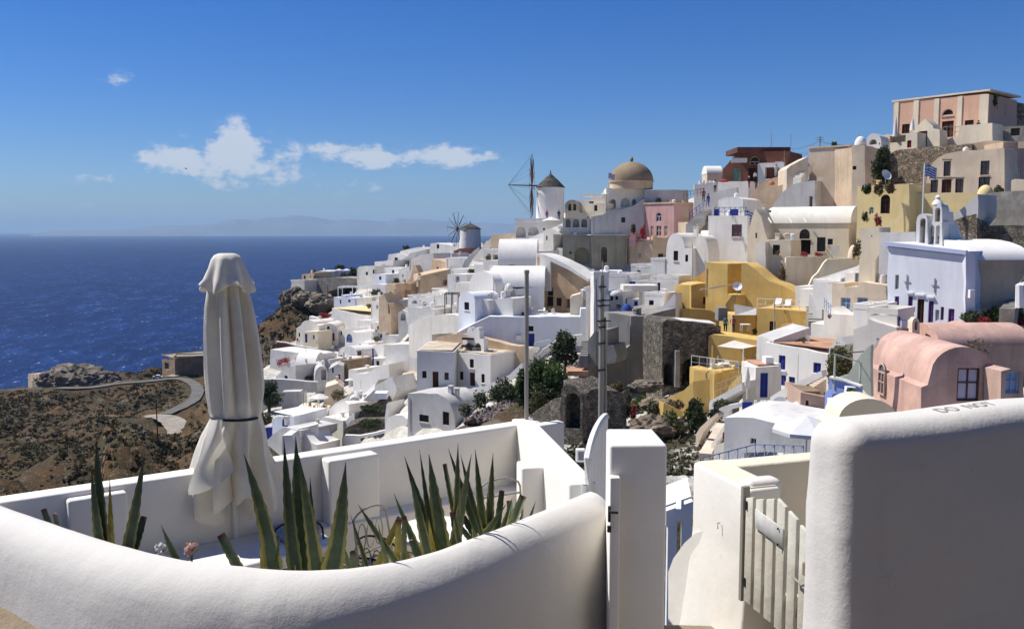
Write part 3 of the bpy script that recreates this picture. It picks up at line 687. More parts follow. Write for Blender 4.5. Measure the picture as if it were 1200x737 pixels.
agave(600, 612, 'small agave with short bent leaves tucked under the grey chair back', [
    z5(840,465,985,330,55,m='agave'),z5(880,455,930,410,40,m='agavepale'),z5(1000,410,1080,275,60,m='agavepale',cut=True),z5(960,420,1020,290,45,m='agave'),z5(930,430,960,262,45,m='agavedark',cut=True),
    z5(1060,380,1085,330,30,m='agavedark'),z5(1110,365,1143,320,22,m='agavedark'),z5(830,470,750,400,50,m='agavedark',cut=True),z5(1010,400,1000,300,46,m='agave',cut=True),z5(795,480,735,455,40,m='agavedark',cut=True)])
# flower heads by the bench
for (px, py, mm, lab) in ((190,642,'clothwhite','dry white flower head by the left end of the bench'),(224,643,'rose','faded pinkish flower head near the bench')):
    D0 = wall_D(px)+.25; q = P(px, py, D0); fh = empty('flower_head', q+Vector((0,0,-.3)), lab, 'flower')
    MB().tube([q+Vector((0,0,-.3)), q], .008, 5).build('stem', 'leafdry', fh)
    mb = MB()
    for k in range(46):
        v = Vector((random.gauss(0,1),random.gauss(0,1),random.gauss(0,1))).normalized(); c = q+v*.035*random.uniform(.5,1.1); mb.tube([c-v*.012, c+v*.012], [.003,.010], 4)
    mb.build('blossom', mm, fh)
# terrace furniture seen between the leaves
tb = empty('round_table', P(522,640,6.9)+Vector((0,0,-.4)), 'round white table behind the agave leaves', 'table')
q = P(515,625,6.95); MB().lathe((q.x,q.y,q.z), [(.36,0),(.37,.012),(.36,.026)], 32).build('table_top', 'whitepaint', tb); MB().tube([(q.x,q.y,-3.0),(q.x,q.y,q.z)], .03, 8).build('leg', 'whitepaint', tb)
def chair(px, py, D, rz, m, label, ornate):
    q = P(px, py, D); c = empty('iron_chair', (q.x,q.y,-3.0), label, 'chair', None)
    rt = Matrix.Rotation(rz, 3, 'Z'); T = lambda x,y,z: rt@Vector((x,y,z))+Vector((q.x,q.y,-3.0)); r = .009
    zb = q.z+3.0
    for sx in (-1,1):
        MB().tube([T(.2*sx,.2,0),T(.2*sx,.2,.43),T(.19*sx,.25,zb-.08)], r, 6).build('leg', m, c); MB().tube([T(.2*sx,-.2,0),T(.2*sx,-.18,.43)], r, 6).build('leg', m, c)
    MB().tube([T(-.19,.25,zb-.08)]+[T(-.19*math.cos(a),.255,zb-.08+.08*math.sin(a)) for a in [math.pi*i/8 for i in range(9)]]+[T(.19,.25,zb-.08)], r, 6).build('back_frame', m, c)
    mb = MB(); mb.tube([T(.2*math.cos(a),.2*math.sin(a),.43) for a in [2*math.pi*i/16 for i in range(17)]], r, 6)
    for i in range(6): mb.tube([T(-.19,-.17+.07*i,.43),T(.19,-.17+.07*i,.43)], .005, 4)
    mb.build('seat', m, c)
    if ornate:
        for k in range(3):
            cx = -.1+.1*k; MB().tube([T(cx+.045*math.cos(a),.25,zb-.22+.11*math.sin(a)) for a in [2*math.pi*i/12 for i in range(13)]], .005, 4).build('scroll', m, c)
        MB().tube([T(-.19,.25,zb-.36),T(.19,.25,zb-.36)], .006, 4).build('back_rail', m, c)
    else: MB().tube([T(-.19,.25,zb-.14),T(.19,.25,zb-.14)], r, 6).build('back_rail', m, c)
chair(352, 622, 6.7, .3, 'darkmetal', 'black iron chair half hidden behind the tallest agave', True)
chair(418, 640, 6.6, -.5, 'darkmetal', 'black iron chair among the low spreading agave leaves', True)
chair(462, 600, 6.75, 1.0, 'metal', 'black scrolled iron chair back behind the broken yellow leaf', True)
chair(603, 570, 7.0, .5, 'metal', 'grey tubular chair back at the right end of the planter', False)

# low wall with picket gate at the right -------------------------------------------------
gz = -2.08
g0, g1, g2 = PZ(812,541,gz), PZ(878,574,gz), PZ(990,521,gz)
def wall_box(a, b, t, z0, z1, name, m, parent, w=.03):
    return softbox(parapet_piece(MB(), a, b, t, z0, z1), name, m, parent, w, 4)
lw = empty('low_courtyard_wall', (g0+g1)/2+Vector((0,0,-1.2)), 'low whitewashed wall left of the picket gate with a cream coping', 'wall')
n_in = Vector((-(g1-g0).y, (g1-g0).x, 0)).normalized()
mb = MB(); a, b = g0, g1; dd = (b-a).normalized(); nn = Vector((-dd.y, dd.x, 0)); nn = nn if nn.x > 0 else -nn
vs = [];
for (p_, oo, zz_) in [(a,0,gz),(a,0.0,gz-.6),(a,-.05,gz-1.1),(a,-.2,gz-2)]: vs.append(p_+nn*oo+Vector((0,0,zz_-p_.z)))
for (p_, oo, zz_) in [(b,0,gz),(b,0.0,gz-.6),(b,-.03,gz-1.1),(b,-.1,gz-2)]: vs.append(p_+nn*oo+Vector((0,0,zz_-p_.z)))
for p_ in (a, b): vs += [p_+nn*.3+Vector((0,0,gz-p_.z)), p_+nn*.3+Vector((0,0,gz-2-p_.z))]
mb.add(vs, [(0,1,5,4),(1,2,6,5),(2,3,7,6),(0,4,10,8),(8,10,11,9),(0,8,9,3,2,1),(4,5,6,7,11,10)])
softbox(mb, 'wall', 'nearsmooth', lw, .03, 3)
softbox(parapet_piece(MB(), (g0+dd*.12+nn*.04)[:2], (g0+Vector((2.3,.62,0)))[:2], .26, -4.2, gz-.003, -.13), 'back_wall', 'nearcream', lw, .03, 3)
cop = MB(); q = (a+b)/2+nn*.15; cop.box((q.x,q.y,gz+.004), dd*((b-a).length/2-.03), nn*.12, (0,0,.006)); cop.build('coping', 'nearcream', lw, 0)
gp = PZ(890,590,gz); softbox(MB().box((g1.x+.14,g1.y+.18,gz-.42), dd*.09, nn*.16, (0,0,.47)), 'gate_post', 'nearwhite', lw, .05, 4)
fl2 = MB(); fl2.add([(g0.x+.12,g0.y-.05,-2.9),(g1.x+.12,g1.y-.2,-2.9),(3.6,6.0,-2.9),(4.2,8.8,-2.9),(g0.x+.2,g0.y+.5,-2.9)], [(0,1,2,3,4)]); props(fl2.build('courtyard_floor', 'nearcream', None, 0), kind='structure')
hk = MB(); q = g0+dd*((b-a).length*.55)-nn*.012; q.z = P(850,612,7.4).z; hk.tube([q, q-nn*.02, q-nn*.02+Vector((0,0,-.05))], .006, 5); props(hk.build('wall_hook', 'metal'), 'small metal hook on the sunlit wall left of the picket gate', 'hook')
gate = empty('picket_gate', g1+Vector((0,0,-1.1)), 'weathered white picket gate with a small sign beside the rounded wall', 'gate')
ga = PZ(876, 578, gz); gb = ga+Vector((.30,-1.02,0)); gd = (gb-ga); GL = gd.length; gd.normalize(); gn = Vector((gd.y, -gd.x, 0)); gn = gn if gn.y < 0 else -gn
gn = Vector((-abs(gd.y), -abs(gd.x), 0)).normalized() if True else gn
mat('signgrey', (.60,.60,.57), streak=.3, bump=.1, scale=6); wood = 'gatepaint'; plaster_near('gatepaint', (.62,.60,.52), .5, (.50,.47,.39))
def gq(u, z, n_=0): return ga+gd*u+gn*n_+Vector((0,0,z-ga.z))
tops = [(0.00,0.0),(.145,.03),(.29,.075),(.435,.09),(.58,.04),(.725,-.02),(.87,-.08)]
for k, (u, dz) in enumerate(tops):
    wd = .104; z1 = gz+.0+dz; z0 = gz-.88-.01*k; vs = []
    for nn_ in (.014, -.014): vs += [gq(u,z0,nn_), gq(u+wd,z0,nn_), gq(u+wd,z1-.035 if k > 2 else z1,nn_), gq(u,z1 if k > 2 else z1-.035,nn_)]
    mb = MB().add(vs, [(0,1,2,3),(7,6,5,4)]+[(i,(i+1)%4,(i+1)%4+4,i+4)[::-1] for i in range(4)]); softbox(mb, 'picket', wood, gate, .005, 2)
for zz_ in (-.2, -.7): softbox(MB().box(gq(GL*.45, gz+zz_, -.04), gd*(GL*.46), gn*.02, (0,0,.04)), 'rail', wood, gate, .004, 1)
MB().box(gq(-.03, gz-.42, 0), gd*.018, gn*.03, (0,0,.47)).build('hinge_stile', 'metal', gate, 0)
for zz_ in (-.09, -.72): MB().box(gq(.02, gz+zz_, .018), gd*.008, gn*.006, (0,0,.035)).build('hinge', 'darkmetal', gate, 0)
sg = softbox(MB().box(gq(.36, gz-.16, .03)+Vector((0,0,.0)), gd*.19+Vector((0,0,-.018)), gn*.006, (0,0,.075)), 'sign_board', 'signgrey', gate, .004, 1)
for (u, z_) in ((.5,-.12),(.5,-.24)): MB().lathe(gq(u, gz+z_, .045), [(.007,-.006),(.007,.006)], 6).build('screw', 'darkmetal', gate, 0)
hb = MB(); hb.tube([gq(.84,gz-.42,.02), gq(.84,gz-.42,.06), gq(.72,gz-.40,.06)], .010, 6); hb.build('handle', 'metal', gate); hb = MB(); hb.box(gq(.86,gz-.30,.035), gd*.03, gn*.02, (0,0,.045)); hb.build('padlock', 'brownwall', gate, 0)
MB().box(gq(.86,gz-.62,.02), gd*.012, gn*.008, (0,0,.04)).build('keyhole_plate', 'metal', gate, 0)
# flared lower wall between pillar and gate
fw = [(783,790),(783,670),(789,654),(802,636),(815,624),(832,619),(850,619),(850,790)]
H(Z1, 7.46, 64, .4, 'nearsmooth', fw, 'lower white continuation of the gate wall curving down behind the pillar', 'apron_wall', 'wall', ref=(845,640), ground=False, pave=False, foot=1)
# big rounded wall at the right
BWO = Vector((1.645, 4.22, 0)); BWY = R(22); bd = Vector((math.cos(BWY), math.sin(BWY), 0)); bnn = Vector((-math.sin(BWY), math.cos(BWY), 0))
mb = MB(); mb.abox(0, 0, -4.0, 6.0, .36, -.95)
me = mb.mesh('wall'); bm = bmesh.new(); bm.from_mesh(me); bmesh.ops.recalc_face_normals(bm, faces=bm.faces)
bmesh.ops.bevel(bm, geom=[e for e in bm.edges], offset=.13, segments=7, affect='EDGES', profile=.5)
bmesh.ops.subdivide_edges(bm, edges=[e for e in bm.edges if e.calc_length() > .4], cuts=24, use_grid_fill=True)
for v in bm.verts:
    f = max(0, (-1.1-v.co.z))
    if v.co.y < .3: v.co.y -= .05*f
    if v.co.x < .3: v.co.x -= .035*f
    q = BWO+bd*v.co.x+bnn*v.co.y; q.z = v.co.z
    v.co = q+mn.noise_vector(q*1.6)*.02+mn.noise_vector(q*5)*.006
bm.to_mesh(me); bm.free()
bw = link('rounded_wall', me, 'nearwhite', None, 70); props(bw, 'massive rounded white wall filling the lower right corner', 'wall')
tx = bpy.data.curves.new('lettering', 'FONT'); tx.body = 'DO  NOT'; tx.size = .095; tx.extrude = .0015
to = bpy.data.objects.new('lettering', tx); COL.objects.link(to)
dg = bpy.context.evaluated_depsgraph_get(); tme = bpy.data.meshes.new_from_object(to.evaluated_get(dg)); bpy.data.objects.remove(to)
tme.materials.clear(); q = BWO+bd*.72+bnn*.125+Vector((0,0,-.90)); tme.transform(Matrix.Translation(q)@Matrix.Rotation(BWY,4,'Z')@Matrix.Diagonal((1,1.15,1,1))); mat('faintpaint', (.62,.60,.56), streak=0, bump=0)

bpy.context.view_layer.update()
for v in tme.vertices:
    ok_, hp, hn, hi = bw.ray_cast(v.co-bw.location, Vector((0,0,-1)))
    if ok_: v.co.z = (hp+bw.location).z+.004
link('painted_lettering', tme, 'faintpaint', bw, 0)
H(Z1, 6.4, 0, .3, 'nearcream', [(975,500)]+arc(983,1052,492,467,14)+[(1056,500)], 'low cream arched wall top peeping over the big rounded wall', 'arched_wall', 'wall', ground=False, pave=False, foot=2)
# ground the photographer stands on
def path_y(x):
    if x > .62: return 7.4
    return min(wpath, key=lambda q: abs(q.x-x)).y+.06
gr = MB(); nx, ny = 40, 24; vs = []
for j in range(ny+1):
    for i in range(nx+1):
        x = -7+13.5*i/nx; y = -4+(path_y(x)+4)*j/ny
        vs.append((x, y, max(-3.4, min(-2.40, -2.40-.26*(x+3.0)))+.02*mn.noise(Vector((x*2,y*2,0)))))
gr.add(vs, [(j*(nx+1)+i, j*(nx+1)+i+1, (j+1)*(nx+1)+i+1, (j+1)*(nx+1)+i) for j in range(ny) for i in range(nx)])
props(gr.build('path', 'dirt', None, 70), kind='structure')

# unseen wall added behind the viewpoint, sized to block skylight on the near walls
cw = MB(); cw.abox(-3.6,-6.5,-4,11,-1.2,9.5); props(cw.build('unseen_shade_wall', 'stone', None, 0), 'tall unseen rubble wall added behind the viewpoint to block skylight', 'wall')
# ================================================================ TOWN HELPERS
def rail(pts, h, label, m='whitepaint', n=None, cross=False, group=None, r=.03):
    """railing along world points"""
    root = empty('railing', pts[0], label, 'railing', group); up = Vector((0,0,h))
    MB().tube([p+up for p in pts], r, 5).build('top_rail', m, root, 0)
    MB().tube([p+up*.45 for p in pts], r*.7, 5).build('mid_rail', m, root, 0)
    for i in range(len(pts)):
        MB().tube([pts[i], pts[i]+up], r, 5).build('post', m, root, 0)
        if cross and i+1 < len(pts):
            MB().tube([pts[i]+up*.45, pts[i+1]+up], r*.6, 4).build('brace', m, root, 0)
    return root
def line3(z, x0, y0, D0, x1, y1, D1, n):
    a, b = P(*z(x0,y0), D0), P(*z(x1,y1), D1); return [a.lerp(b, i/n) for i in range(n+1)]
def steps(z, x0, y0, D0, x1, y1, D1, wpx, n, label, m='step', group=None):
    """flight rising from the lower point to the upper point"""
    a, b = P(*z(x0,y0), D0), P(*z(x1,y1), D1); root = empty('stone_stairs', a, label, 'stairs', group)
    d = b-a; fl = Vector((d.x, d.y, 0)); run = fl.length/n; f = fl.normalized(); s_ = Vector((f.y, -f.x, 0))
    wd = wpx/z.k*((D0+D1)/2)/F
    for i in range(n):
        c = a.lerp(b, (i+.5)/n); h = d.z/n
        MB().box((c.x, c.y, a.z+h*(i+1)-.6), f*(run*.52), s_*(wd/2), (0,0,.6)).build('step', m, root, 0)
    g = (a+b)/2; GROUND.append((g.x,g.y,g.z-.7)); return root
def sight(c, wa): FRONT.append((c.x/c.y-wa*.4, c.x/c.y+wa*.4, c.y, c.z/c.y+.002))
def leafcloud(cs, n, size, seed=0, drop=0.0):
    """cs: list of (centre, radii); returns an MB of small leaf faces through the volumes"""
    rng = np.random.default_rng(seed+11); mb = MB(); tot = sum(r[0]*r[1]*r[2] for c, r in cs)
    V = []; Fc = []; k = 0
    for c, r in cs:
        m_ = max(8, int(n*r[0]*r[1]*r[2]/tot))
        d = rng.normal(size=(m_,3)); d /= np.linalg.norm(d, axis=1)[:,None]
        rad = rng.uniform(.25, 1.0, m_)**.45*(1+.18*rng.normal(size=m_))
        p = np.array(c)+d*rad[:,None]*np.array(r)
        a = rng.normal(size=(m_,3)); a /= np.linalg.norm(a, axis=1)[:,None]
        b = np.cross(a, rng.normal(size=(m_,3))); b /= np.linalg.norm(b, axis=1)[:,None]
        s_ = size*rng.uniform(.6,1.5,m_)[:,None]
        q = np.stack([p-a*s_, p+b*s_*.5, p+a*s_, p-b*s_*.5], 1)
        V.append(q.reshape(-1,3)); 
        Fc.append(np.arange(m_*4).reshape(-1,4)+k); k += m_*4
    V = np.concatenate(V); Fc = np.concatenate(Fc)
    mb.v = V.tolist(); mb.f = Fc.tolist(); return mb
def bush(z, x0, y0, x1, y1, D, label, m='leaf', n=900, size=None, clumps=9, name='bush', cat='bush', depth=None, group=None, seed=None, ground=False):
    rng = random.Random(seed if seed is not None else int(x0*7+y0*13+D))
    c = P(*z((x0+x1)/2, y1), D); sight(c, (x1-x0)/z.k/F); wd = (x1-x0)/z.k*D/F/2; ht = (y1-y0)/z.k*D/F; dp = depth or wd
    cs = [((c.x, c.y, c.z+ht*.45), (wd*.7, dp*.7, ht*.45))]
    for k in range(clumps):
        a = rng.uniform(0, 6.28); rr = rng.uniform(.35,.75); hz = rng.uniform(.2,.85)
        q = rng.uniform(.22,.42); sh = 1-.55*max(0,hz-.5)/.5
        cs.append(((c.x+wd*rr*sh*math.cos(a), c.y+dp*rr*sh*math.sin(a), c.z+ht*hz), (wd*q, dp*q, ht*q*.8)))
    o = leafcloud(cs, n, size or max(.06, wd*.07), rng.randrange(9999)).build(name, m, None, 0); props(o, label, cat, group)
    return o
def tree(z, x0, y0, x1, y1, D, label, m='leaf', n=2500, name='tree', size=.14):
    rng = random.Random(int(x0*3+y0)); c = P(*z((x0+x1)/2, y1), D); sight(c, (x1-x0)/z.k/F); wd = (x1-x0)/z.k*D/F/2; ht = (y1-y0)/z.k*D/F
    root = empty(name, c-Vector((0,0,.5)), label, 'tree')
    tk = MB(); top = c+Vector((0,0,ht*.55)); tk.tube([c-Vector((0,0,2)), c+Vector((.1,0,ht*.25)), top], [wd*.13,wd*.09,wd*.05], 7)
    cs = []
    for k in range(14):
        a = rng.uniform(0,6.28); rr = rng.uniform(.2,.8)*wd; hz = rng.uniform(.3,.88); q = c+Vector((rr*math.cos(a)*(1.15-hz*.5), rr*.8*math.sin(a), ht*hz))
        tk.tube([c+Vector((.1,0,ht*.3)), q], [wd*.05, wd*.015], 5); s_ = rng.uniform(.25,.42); cs.append((tuple(q), (wd*s_, wd*s_, ht*s_*.55)))
    tk.build('trunk', 'woodbrown', root); leafcloud(cs, n, size, rng.randrange(999)).build('crown', m, root, 0); return root
def parasol(z, x, ytop, ybot, D, wpx, label, m='canvas', closed=False, group=None):
    b = P(*z(x, ybot), D); h = P(*z(x, ytop), D).z-b.z; r = wpx/z.k*D/F/2
    root = empty('parasol', b, label, 'parasol', group)
    MB().tube([b-Vector((0,0,.3)), b+Vector((0,0,h))], .035, 6).build('pole', 'whitepaint', root, 0)
    if closed: MB().lathe(b, [(.06,h*.25),(.2,h*.4),(.17,h*.7),(.05,h)], 10).build('canopy', m, root, 60)
    else:
        mb = MB(); n = 8; zc = b.z+h
        ring = [Vector((b.x+r*math.cos(6.283*k/n), b.y+r*math.sin(6.283*k/n), zc-r*.38)) for k in range(n)]
        mb.add(ring+[v-Vector((0,0,.16)) for v in ring]+[Vector((b.x,b.y,zc))], [(k,(k+1)%n,2*n) for k in range(n)]+[(k,n+k,n+(k+1)%n,(k+1)%n) for k in range(n)])
        mb.build('canopy', m, root, 0)
    return root
def person(z, x, yb, D, shirt, trousers, label, walk=0.0, rz=0.0, h=1.72, hat=None):
    b = P(*z(x, yb), D); root = empty('person', b, label, 'person')
    me = bpy.data.meshes.new('body'); k = h/1.72
    J = [(0,0,.95),(0,0,1.15),(0,.01,1.40),(0,0,1.50),(0,-.01,1.62),(.10,0,.90),(.11,walk*.14,.50),(.11,walk*-.05,.08),(.11,walk*-.05-.12,.04),
         (-.10,0,.90),(-.11,-walk*.16,.50),(-.11,-walk*.22,.08),(-.11,-walk*.22-.12,.04),(.19,0,1.38),(.24,.05,1.12),(.23,-.10,.90),(.23,-.14,.83),(-.19,0,1.38),(-.24,.03,1.12),(-.23,-.08,.90),(-.23,-.12,.83)]
    E = [(0,1),(1,2),(2,3),(3,4),(0,5),(5,6),(6,7),(7,8),(0,9),(9,10),(10,11),(11,12),(2,13),(13,14),(14,15),(15,16),(2,17),(17,18),(18,19),(19,20)]
    rad = [.14,.13,.15,.06,.10,.10,.07,.045,.04,.10,.07,.045,.04,.065,.05,.038,.035,.065,.05,.038,.035]
    rt = Matrix.Rotation(rz, 3, 'Z')
    me.from_pydata([tuple(rt@Vector(j)*k) for j in J], E, []); ob = bpy.data.objects.new('tmp', me); COL.objects.link(ob)
    md = ob.modifiers.new('s','SKIN'); ob.modifiers.new('d','SUBSURF').levels = 1
    for i, sv in enumerate(me.skin_vertices[0].data): sv.radius = (rad[i]*k, rad[i]*k); sv.use_root = (i == 0)
    dg = bpy.context.evaluated_depsgraph_get(); bm_ = bpy.data.meshes.new_from_object(ob.evaluated_get(dg)); bpy.data.objects.remove(ob)
    for mm in ('skin', shirt, trousers, 'hair'): bm_.materials.append(MATS[mm])
    for p_ in bm_.polygons:
        c = p_.center; zz = c.z/k; p_.material_index = 2 if zz < .97 and abs((rt.inverted()@c).x) < .2 else (1 if zz < 1.5 and zz > 1.0 else 0)
    bm_.transform(Matrix.Translation(b)); link('body', bm_, None, root, 60)
    q = b+rt@Vector((0,0,1.66*k)); MB().lathe(q, [(.08,-.06),(.115,0),(.10,.07),(.04,.11)], 10).build('hat' if hat else 'hair', hat or 'hair', root, 60)
def pole(z, x, yb, yt, D, r, label, m='metal', cat='pole', arms=0):
    a, b = P(*z(x,yb), D), P(*z(x,yt), D); b.x, b.y = a.x, a.y
    root = empty('utility_pole' if arms else 'pole', a, label, cat)
    MB().tube([a-Vector((0,0,1.5)), b], [r, r*.7], 6).build('shaft', m, root)
    for k in range(arms):
        q = b-Vector((0,0,.15+.3*k)); MB().tube([q-Vector((.5,0,0)), q+Vector((.5,0,0))], r*.45, 4).build('crossarm', m, root, 0)
    return root
def wire(pts, label, r=.02, sag=.3):
    mb = MB(); out = []
    for i in range(len(pts)-1):
        for k in range(6):
            t_ = k/6; q = pts[i].lerp(pts[i+1], t_); q.z -= sag*4*t_*(1-t_); out.append(q)
    mb.tube(out+[pts[-1]], r, 4); props(mb.build('overhead_wire', 'darkmetal', None, 0), label, 'wire')
def dome(z, x, ytop, yspring, D, wpx, m, label, name='dome_roof', drum=None, finial=True, cat='dome'):
    c = P(*z(x, yspring), D); r = wpx/z.k*D/F/2; h = P(*z(x,ytop), D).z-c.z
    root = empty(name, c-Vector((0,0,2)), label, cat); n = 10
    MB().lathe(c, [(r,-.05)]+[(r*math.cos(math.pi/2*i/n)+.001, h*math.sin(math.pi/2*i/n)) for i in range(n+1)], 32).build('dome', m, root, 60)
    if drum: MB().lathe(c, [(r*.98,-drum[0]),(r*.98,-.15),(r*1.04,-.12),(r*1.04,0)], 32).build('drum', drum[1], root, 30)
    if finial: MB().lathe((c.x,c.y,c.z+h-.05), [(.25,0),(.25,.35),(.35,.4),(.2,.75),(.05,.9)], 10).build('finial', m, root, 50)
    return root
def pergola(z, x0, y0, x1, y1, D, dep, label, n=5, m='whitepaint', r=.06):
    a, b = P(*z(x0,y1), D), P(*z(x1,y1), D); zt_ = P(*z(x0,y0), D).z; root = empty('pergola', a, label, 'pergola'); back = Vector((0,dep,0))
    for k in range(3):
        q = a.lerp(b, k/2)
        for o_ in (Vector((0,0,0)), back): MB().tube([q+o_-Vector((0,0,1)), Vector((q.x+o_.x, q.y+o_.y, zt_))], r, 5).build('post', m, root, 0)
    for o_ in (Vector((0,0,0)), back): MB().tube([Vector((a.x,a.y,zt_))+o_, Vector((b.x,b.y,zt_))+o_], r, 5).build('beam', m, root, 0)
    for k in range(n+1):
        q = a.lerp(b, k/n); q.z = zt_+.06; MB().tube([q-back*.06, q+back*1.06], r*.6, 4).build('rafter', m, root, 0)
def prism_block(z, x0, y0, x1, y1, D, dep, m, name, label, cat, group=None, rz=0.0):
    a, b = P(*z(x0,y1), D), P(*z(x1,y1), D); zt_ = P(*z(x0,y0), D).z; mb = MB()
    mb.abox(a.x, a.y, a.z-.05, b.x, a.y+dep, zt_); o = mb.build(name, m, None, 0); props(o, label, cat, group); return o
def lounger(z, x, yb, D, label, rz=0.4, group=None):
    q = P(*z(x,yb), D); root = empty('sun_lounger', q, label, 'sun lounger', group); rt = Matrix.Rotation(rz, 3, 'Z')
    T = lambda a,b,c: q+rt@Vector((a,b,c))
    MB().box(T(0,0,.28), rt@Vector((.3,0,0)), rt@Vector((0,.6,0)), (0,0,.05)).build('seat', 'whitepaint', root, 0)
    MB().box(T(0,.82,.52), rt@Vector((.3,0,0)), rt@Vector((0,.26,.25)), rt@Vector((0,-.035,.035))).build('backrest', 'whitepaint', root, 0)
    for sx in (-.26,.26):
        for sy in (-.5,.5): MB().box(T(sx,sy,.11), (.03,0,0), (0,.03,0), (0,0,.12)).build('leg', 'whitepaint', root, 0)
def seatset(z, x, yb, D, label, group=None, m='whitepaint'):
    q = P(*z(x,yb), D); root = empty('terrace_table', q, label, 'table', group)
    MB().box(q+Vector((0,0,.72)), (.45,0,0), (0,.4,0), (0,0,.025)).build('table_top', m, root, 0)
    for sx in (-.38,.38):
        for sy in (-.33,.33): MB().box(q+Vector((sx,sy,.35)), (.03,0,0), (0,.03,0), (0,0,.35)).build('leg', m, root, 0)
def tchair(z, x, yb, D, label, rz=0, group=None, m='whitepaint'):
    q = P(*z(x,yb), D); root = empty('terrace_chair', q, label, 'chair', group); rt = Matrix.Rotation(rz,3,'Z'); T = lambda a,b,c: q+rt@Vector((a,b,c))
    MB().box(T(0,0,.42), rt@Vector((.22,0,0)), rt@Vector((0,.22,0)), (0,0,.03)).build('seat', m, root, 0)
    MB().box(T(0,.21,.68), rt@Vector((.22,0,0)), rt@Vector((0,.025,0)), (0,0,.24)).build('backrest', m, root, 0)
    for sx in (-.19,.19):
        for sy in (-.19,.19): MB().box(T(sx,sy,.2), (.025,0,0), (0,.025,0), (0,0,.2)).build('leg', m, root, 0)
def dish(z, x, y, D, label, r=.45, yaw=.3):
    q = P(*z(x,y), D); root = empty('satellite_dish', q-Vector((0,0,.6)), label, 'satellite dish'); n = 14
    d = Vector((-math.sin(yaw), -math.cos(yaw), .5)).normalized(); a = d.cross(Vector((0,0,1))).normalized(); b = a.cross(d); vs = []; fs = []
    for j in range(4):
        for k in range(n): vs.append(q+(a*math.cos(6.283*k/n)+b*math.sin(6.283*k/n))*(r*j/3+.001)+d*(.18*(j/3)**2*r*2-.1))
    fs = [(j*n+k, j*n+(k+1)%n, (j+1)*n+(k+1)%n, (j+1)*n+k) for j in range(3) for k in range(n)]
    MB().add(vs, fs).build('reflector', 'whitepaint', root, 60); MB().tube([q-Vector((0,0,.9)), q-d*.1], .04, 5).build('mount', 'metal', root)
    MB().tube([q-b*r*.9, q+d*.5], .02, 4).build('feed_arm', 'metal', root)
# ================================================================ TOWN (traced zone by zone, far to near)
# ---- windmills
def windmill(z, xl, xr, yt, yb, D, yapex, label, hub, rad, axis_dir, arms, sail_m='woodbrown', bow=None, spread=.04):
    c = P(*z((xl+xr)/2, yb), D); r = (xr-xl)/z.k*D/F/2; ht = P(*z(xl,yt), D).z-c.z; ha = P(*z(xl,yapex), D).z-P(*z(xl,yt), D).z
    root = empty('windmill', c, label, 'windmill')
    MB().lathe(c, [(r*1.10,-5),(r*1.05,0),(r*1.0,ht*.5),(r*.97,ht)], 28).build('tower', 'white', root, 40)
    MB().lathe(c+Vector((0,0,ht)), [(r*1.04,-.02),(r*1.02,.12),(r*.55,ha*.52),(.16,ha*.93),(.12,ha),(.09,ha+.45)], 24).build('thatched_cap', 'thatch', root, 40)
    ax = Vector(axis_dir).normalized(); hb = P(*z(*hub), D)+ax*.0
    MB().tube([c+Vector((0,0,ht+.25)), hb+ax*(bow or .6)], [.16,.07], 8).build('axle', 'woodbrown', root)
    a = ax.cross(Vector((0,0,1))).normalized(); b = Vector((0,0,1)); tips = []
    for k in range(arms):
        th = 2*math.pi*(k+.25)/arms; t_ = hb+(a*math.cos(th)+b*math.sin(th))*rad; tips.append(t_)
        ar = MB().tube([hb, t_], [.09,.045], 5).build('sail_arm', sail_m, root, 0)
        if k % 2 == 0: MB().tube([hb.lerp(t_,.3)+a*.06, hb.lerp(t_,.97)+a*.06], [.12,.08], 6).build('furled_sail', 'canvas' if sail_m != 'woodbrown' else 'woodbrown', ar, 0)
    rim = MB(); rim.tube(tips+[tips[0]], .02, 4); 
    for t_ in tips: rim.tube([t_, hb+ax*(bow or .6)], .015, 3)
    rim.build('rigging', 'darkmetal', root, 0)
    return root, c, r, ht
H(ZE, 154, 4, 7, 'white', [(200,548),(200,463),(330,460),(470,458),(470,548)], 'white arcaded terrace wall below the tall windmill', 'arcade_terrace', 'terrace', op=[('an',207,487,258,546),('an',271,487,328,533)], roof=[('par',.5)])
r_, c_, rr_, hh_ = windmill(ZE, 316, 466, 276, 470, 160, 198, 'tall white windmill with conical thatched cap and bare sails on the ridge', (291,269), 5.7, (-1,-.06,.05), 12, bow=4.2)
windmill(ZC, 270, 384, 131, 235, 240, 97, 'distant squat white windmill with fan of bare sails above the sea', (258,131), 4.6, (-.75,-.65,.1), 12)
MB_ = None
prism_block(ZE, 352,495,362,505,153,.2,'wooddark','wall_plaque','small dark plaque on the white terrace wall under the parasol','plaque')
parasol(ZE, 397, 433, 470, 152, 100, 'white parasol on the terrace at the foot of the tall windmill')
for k,(x,) in enumerate(((372,),(437,),)):
    person(ZE, x, 452, 153.5, 'clothblack' if k else 'clothred', 'clothblue', ['person in red standing by the foot of the tall windmill','person in black standing by the tall windmill right of the parasol'][k])
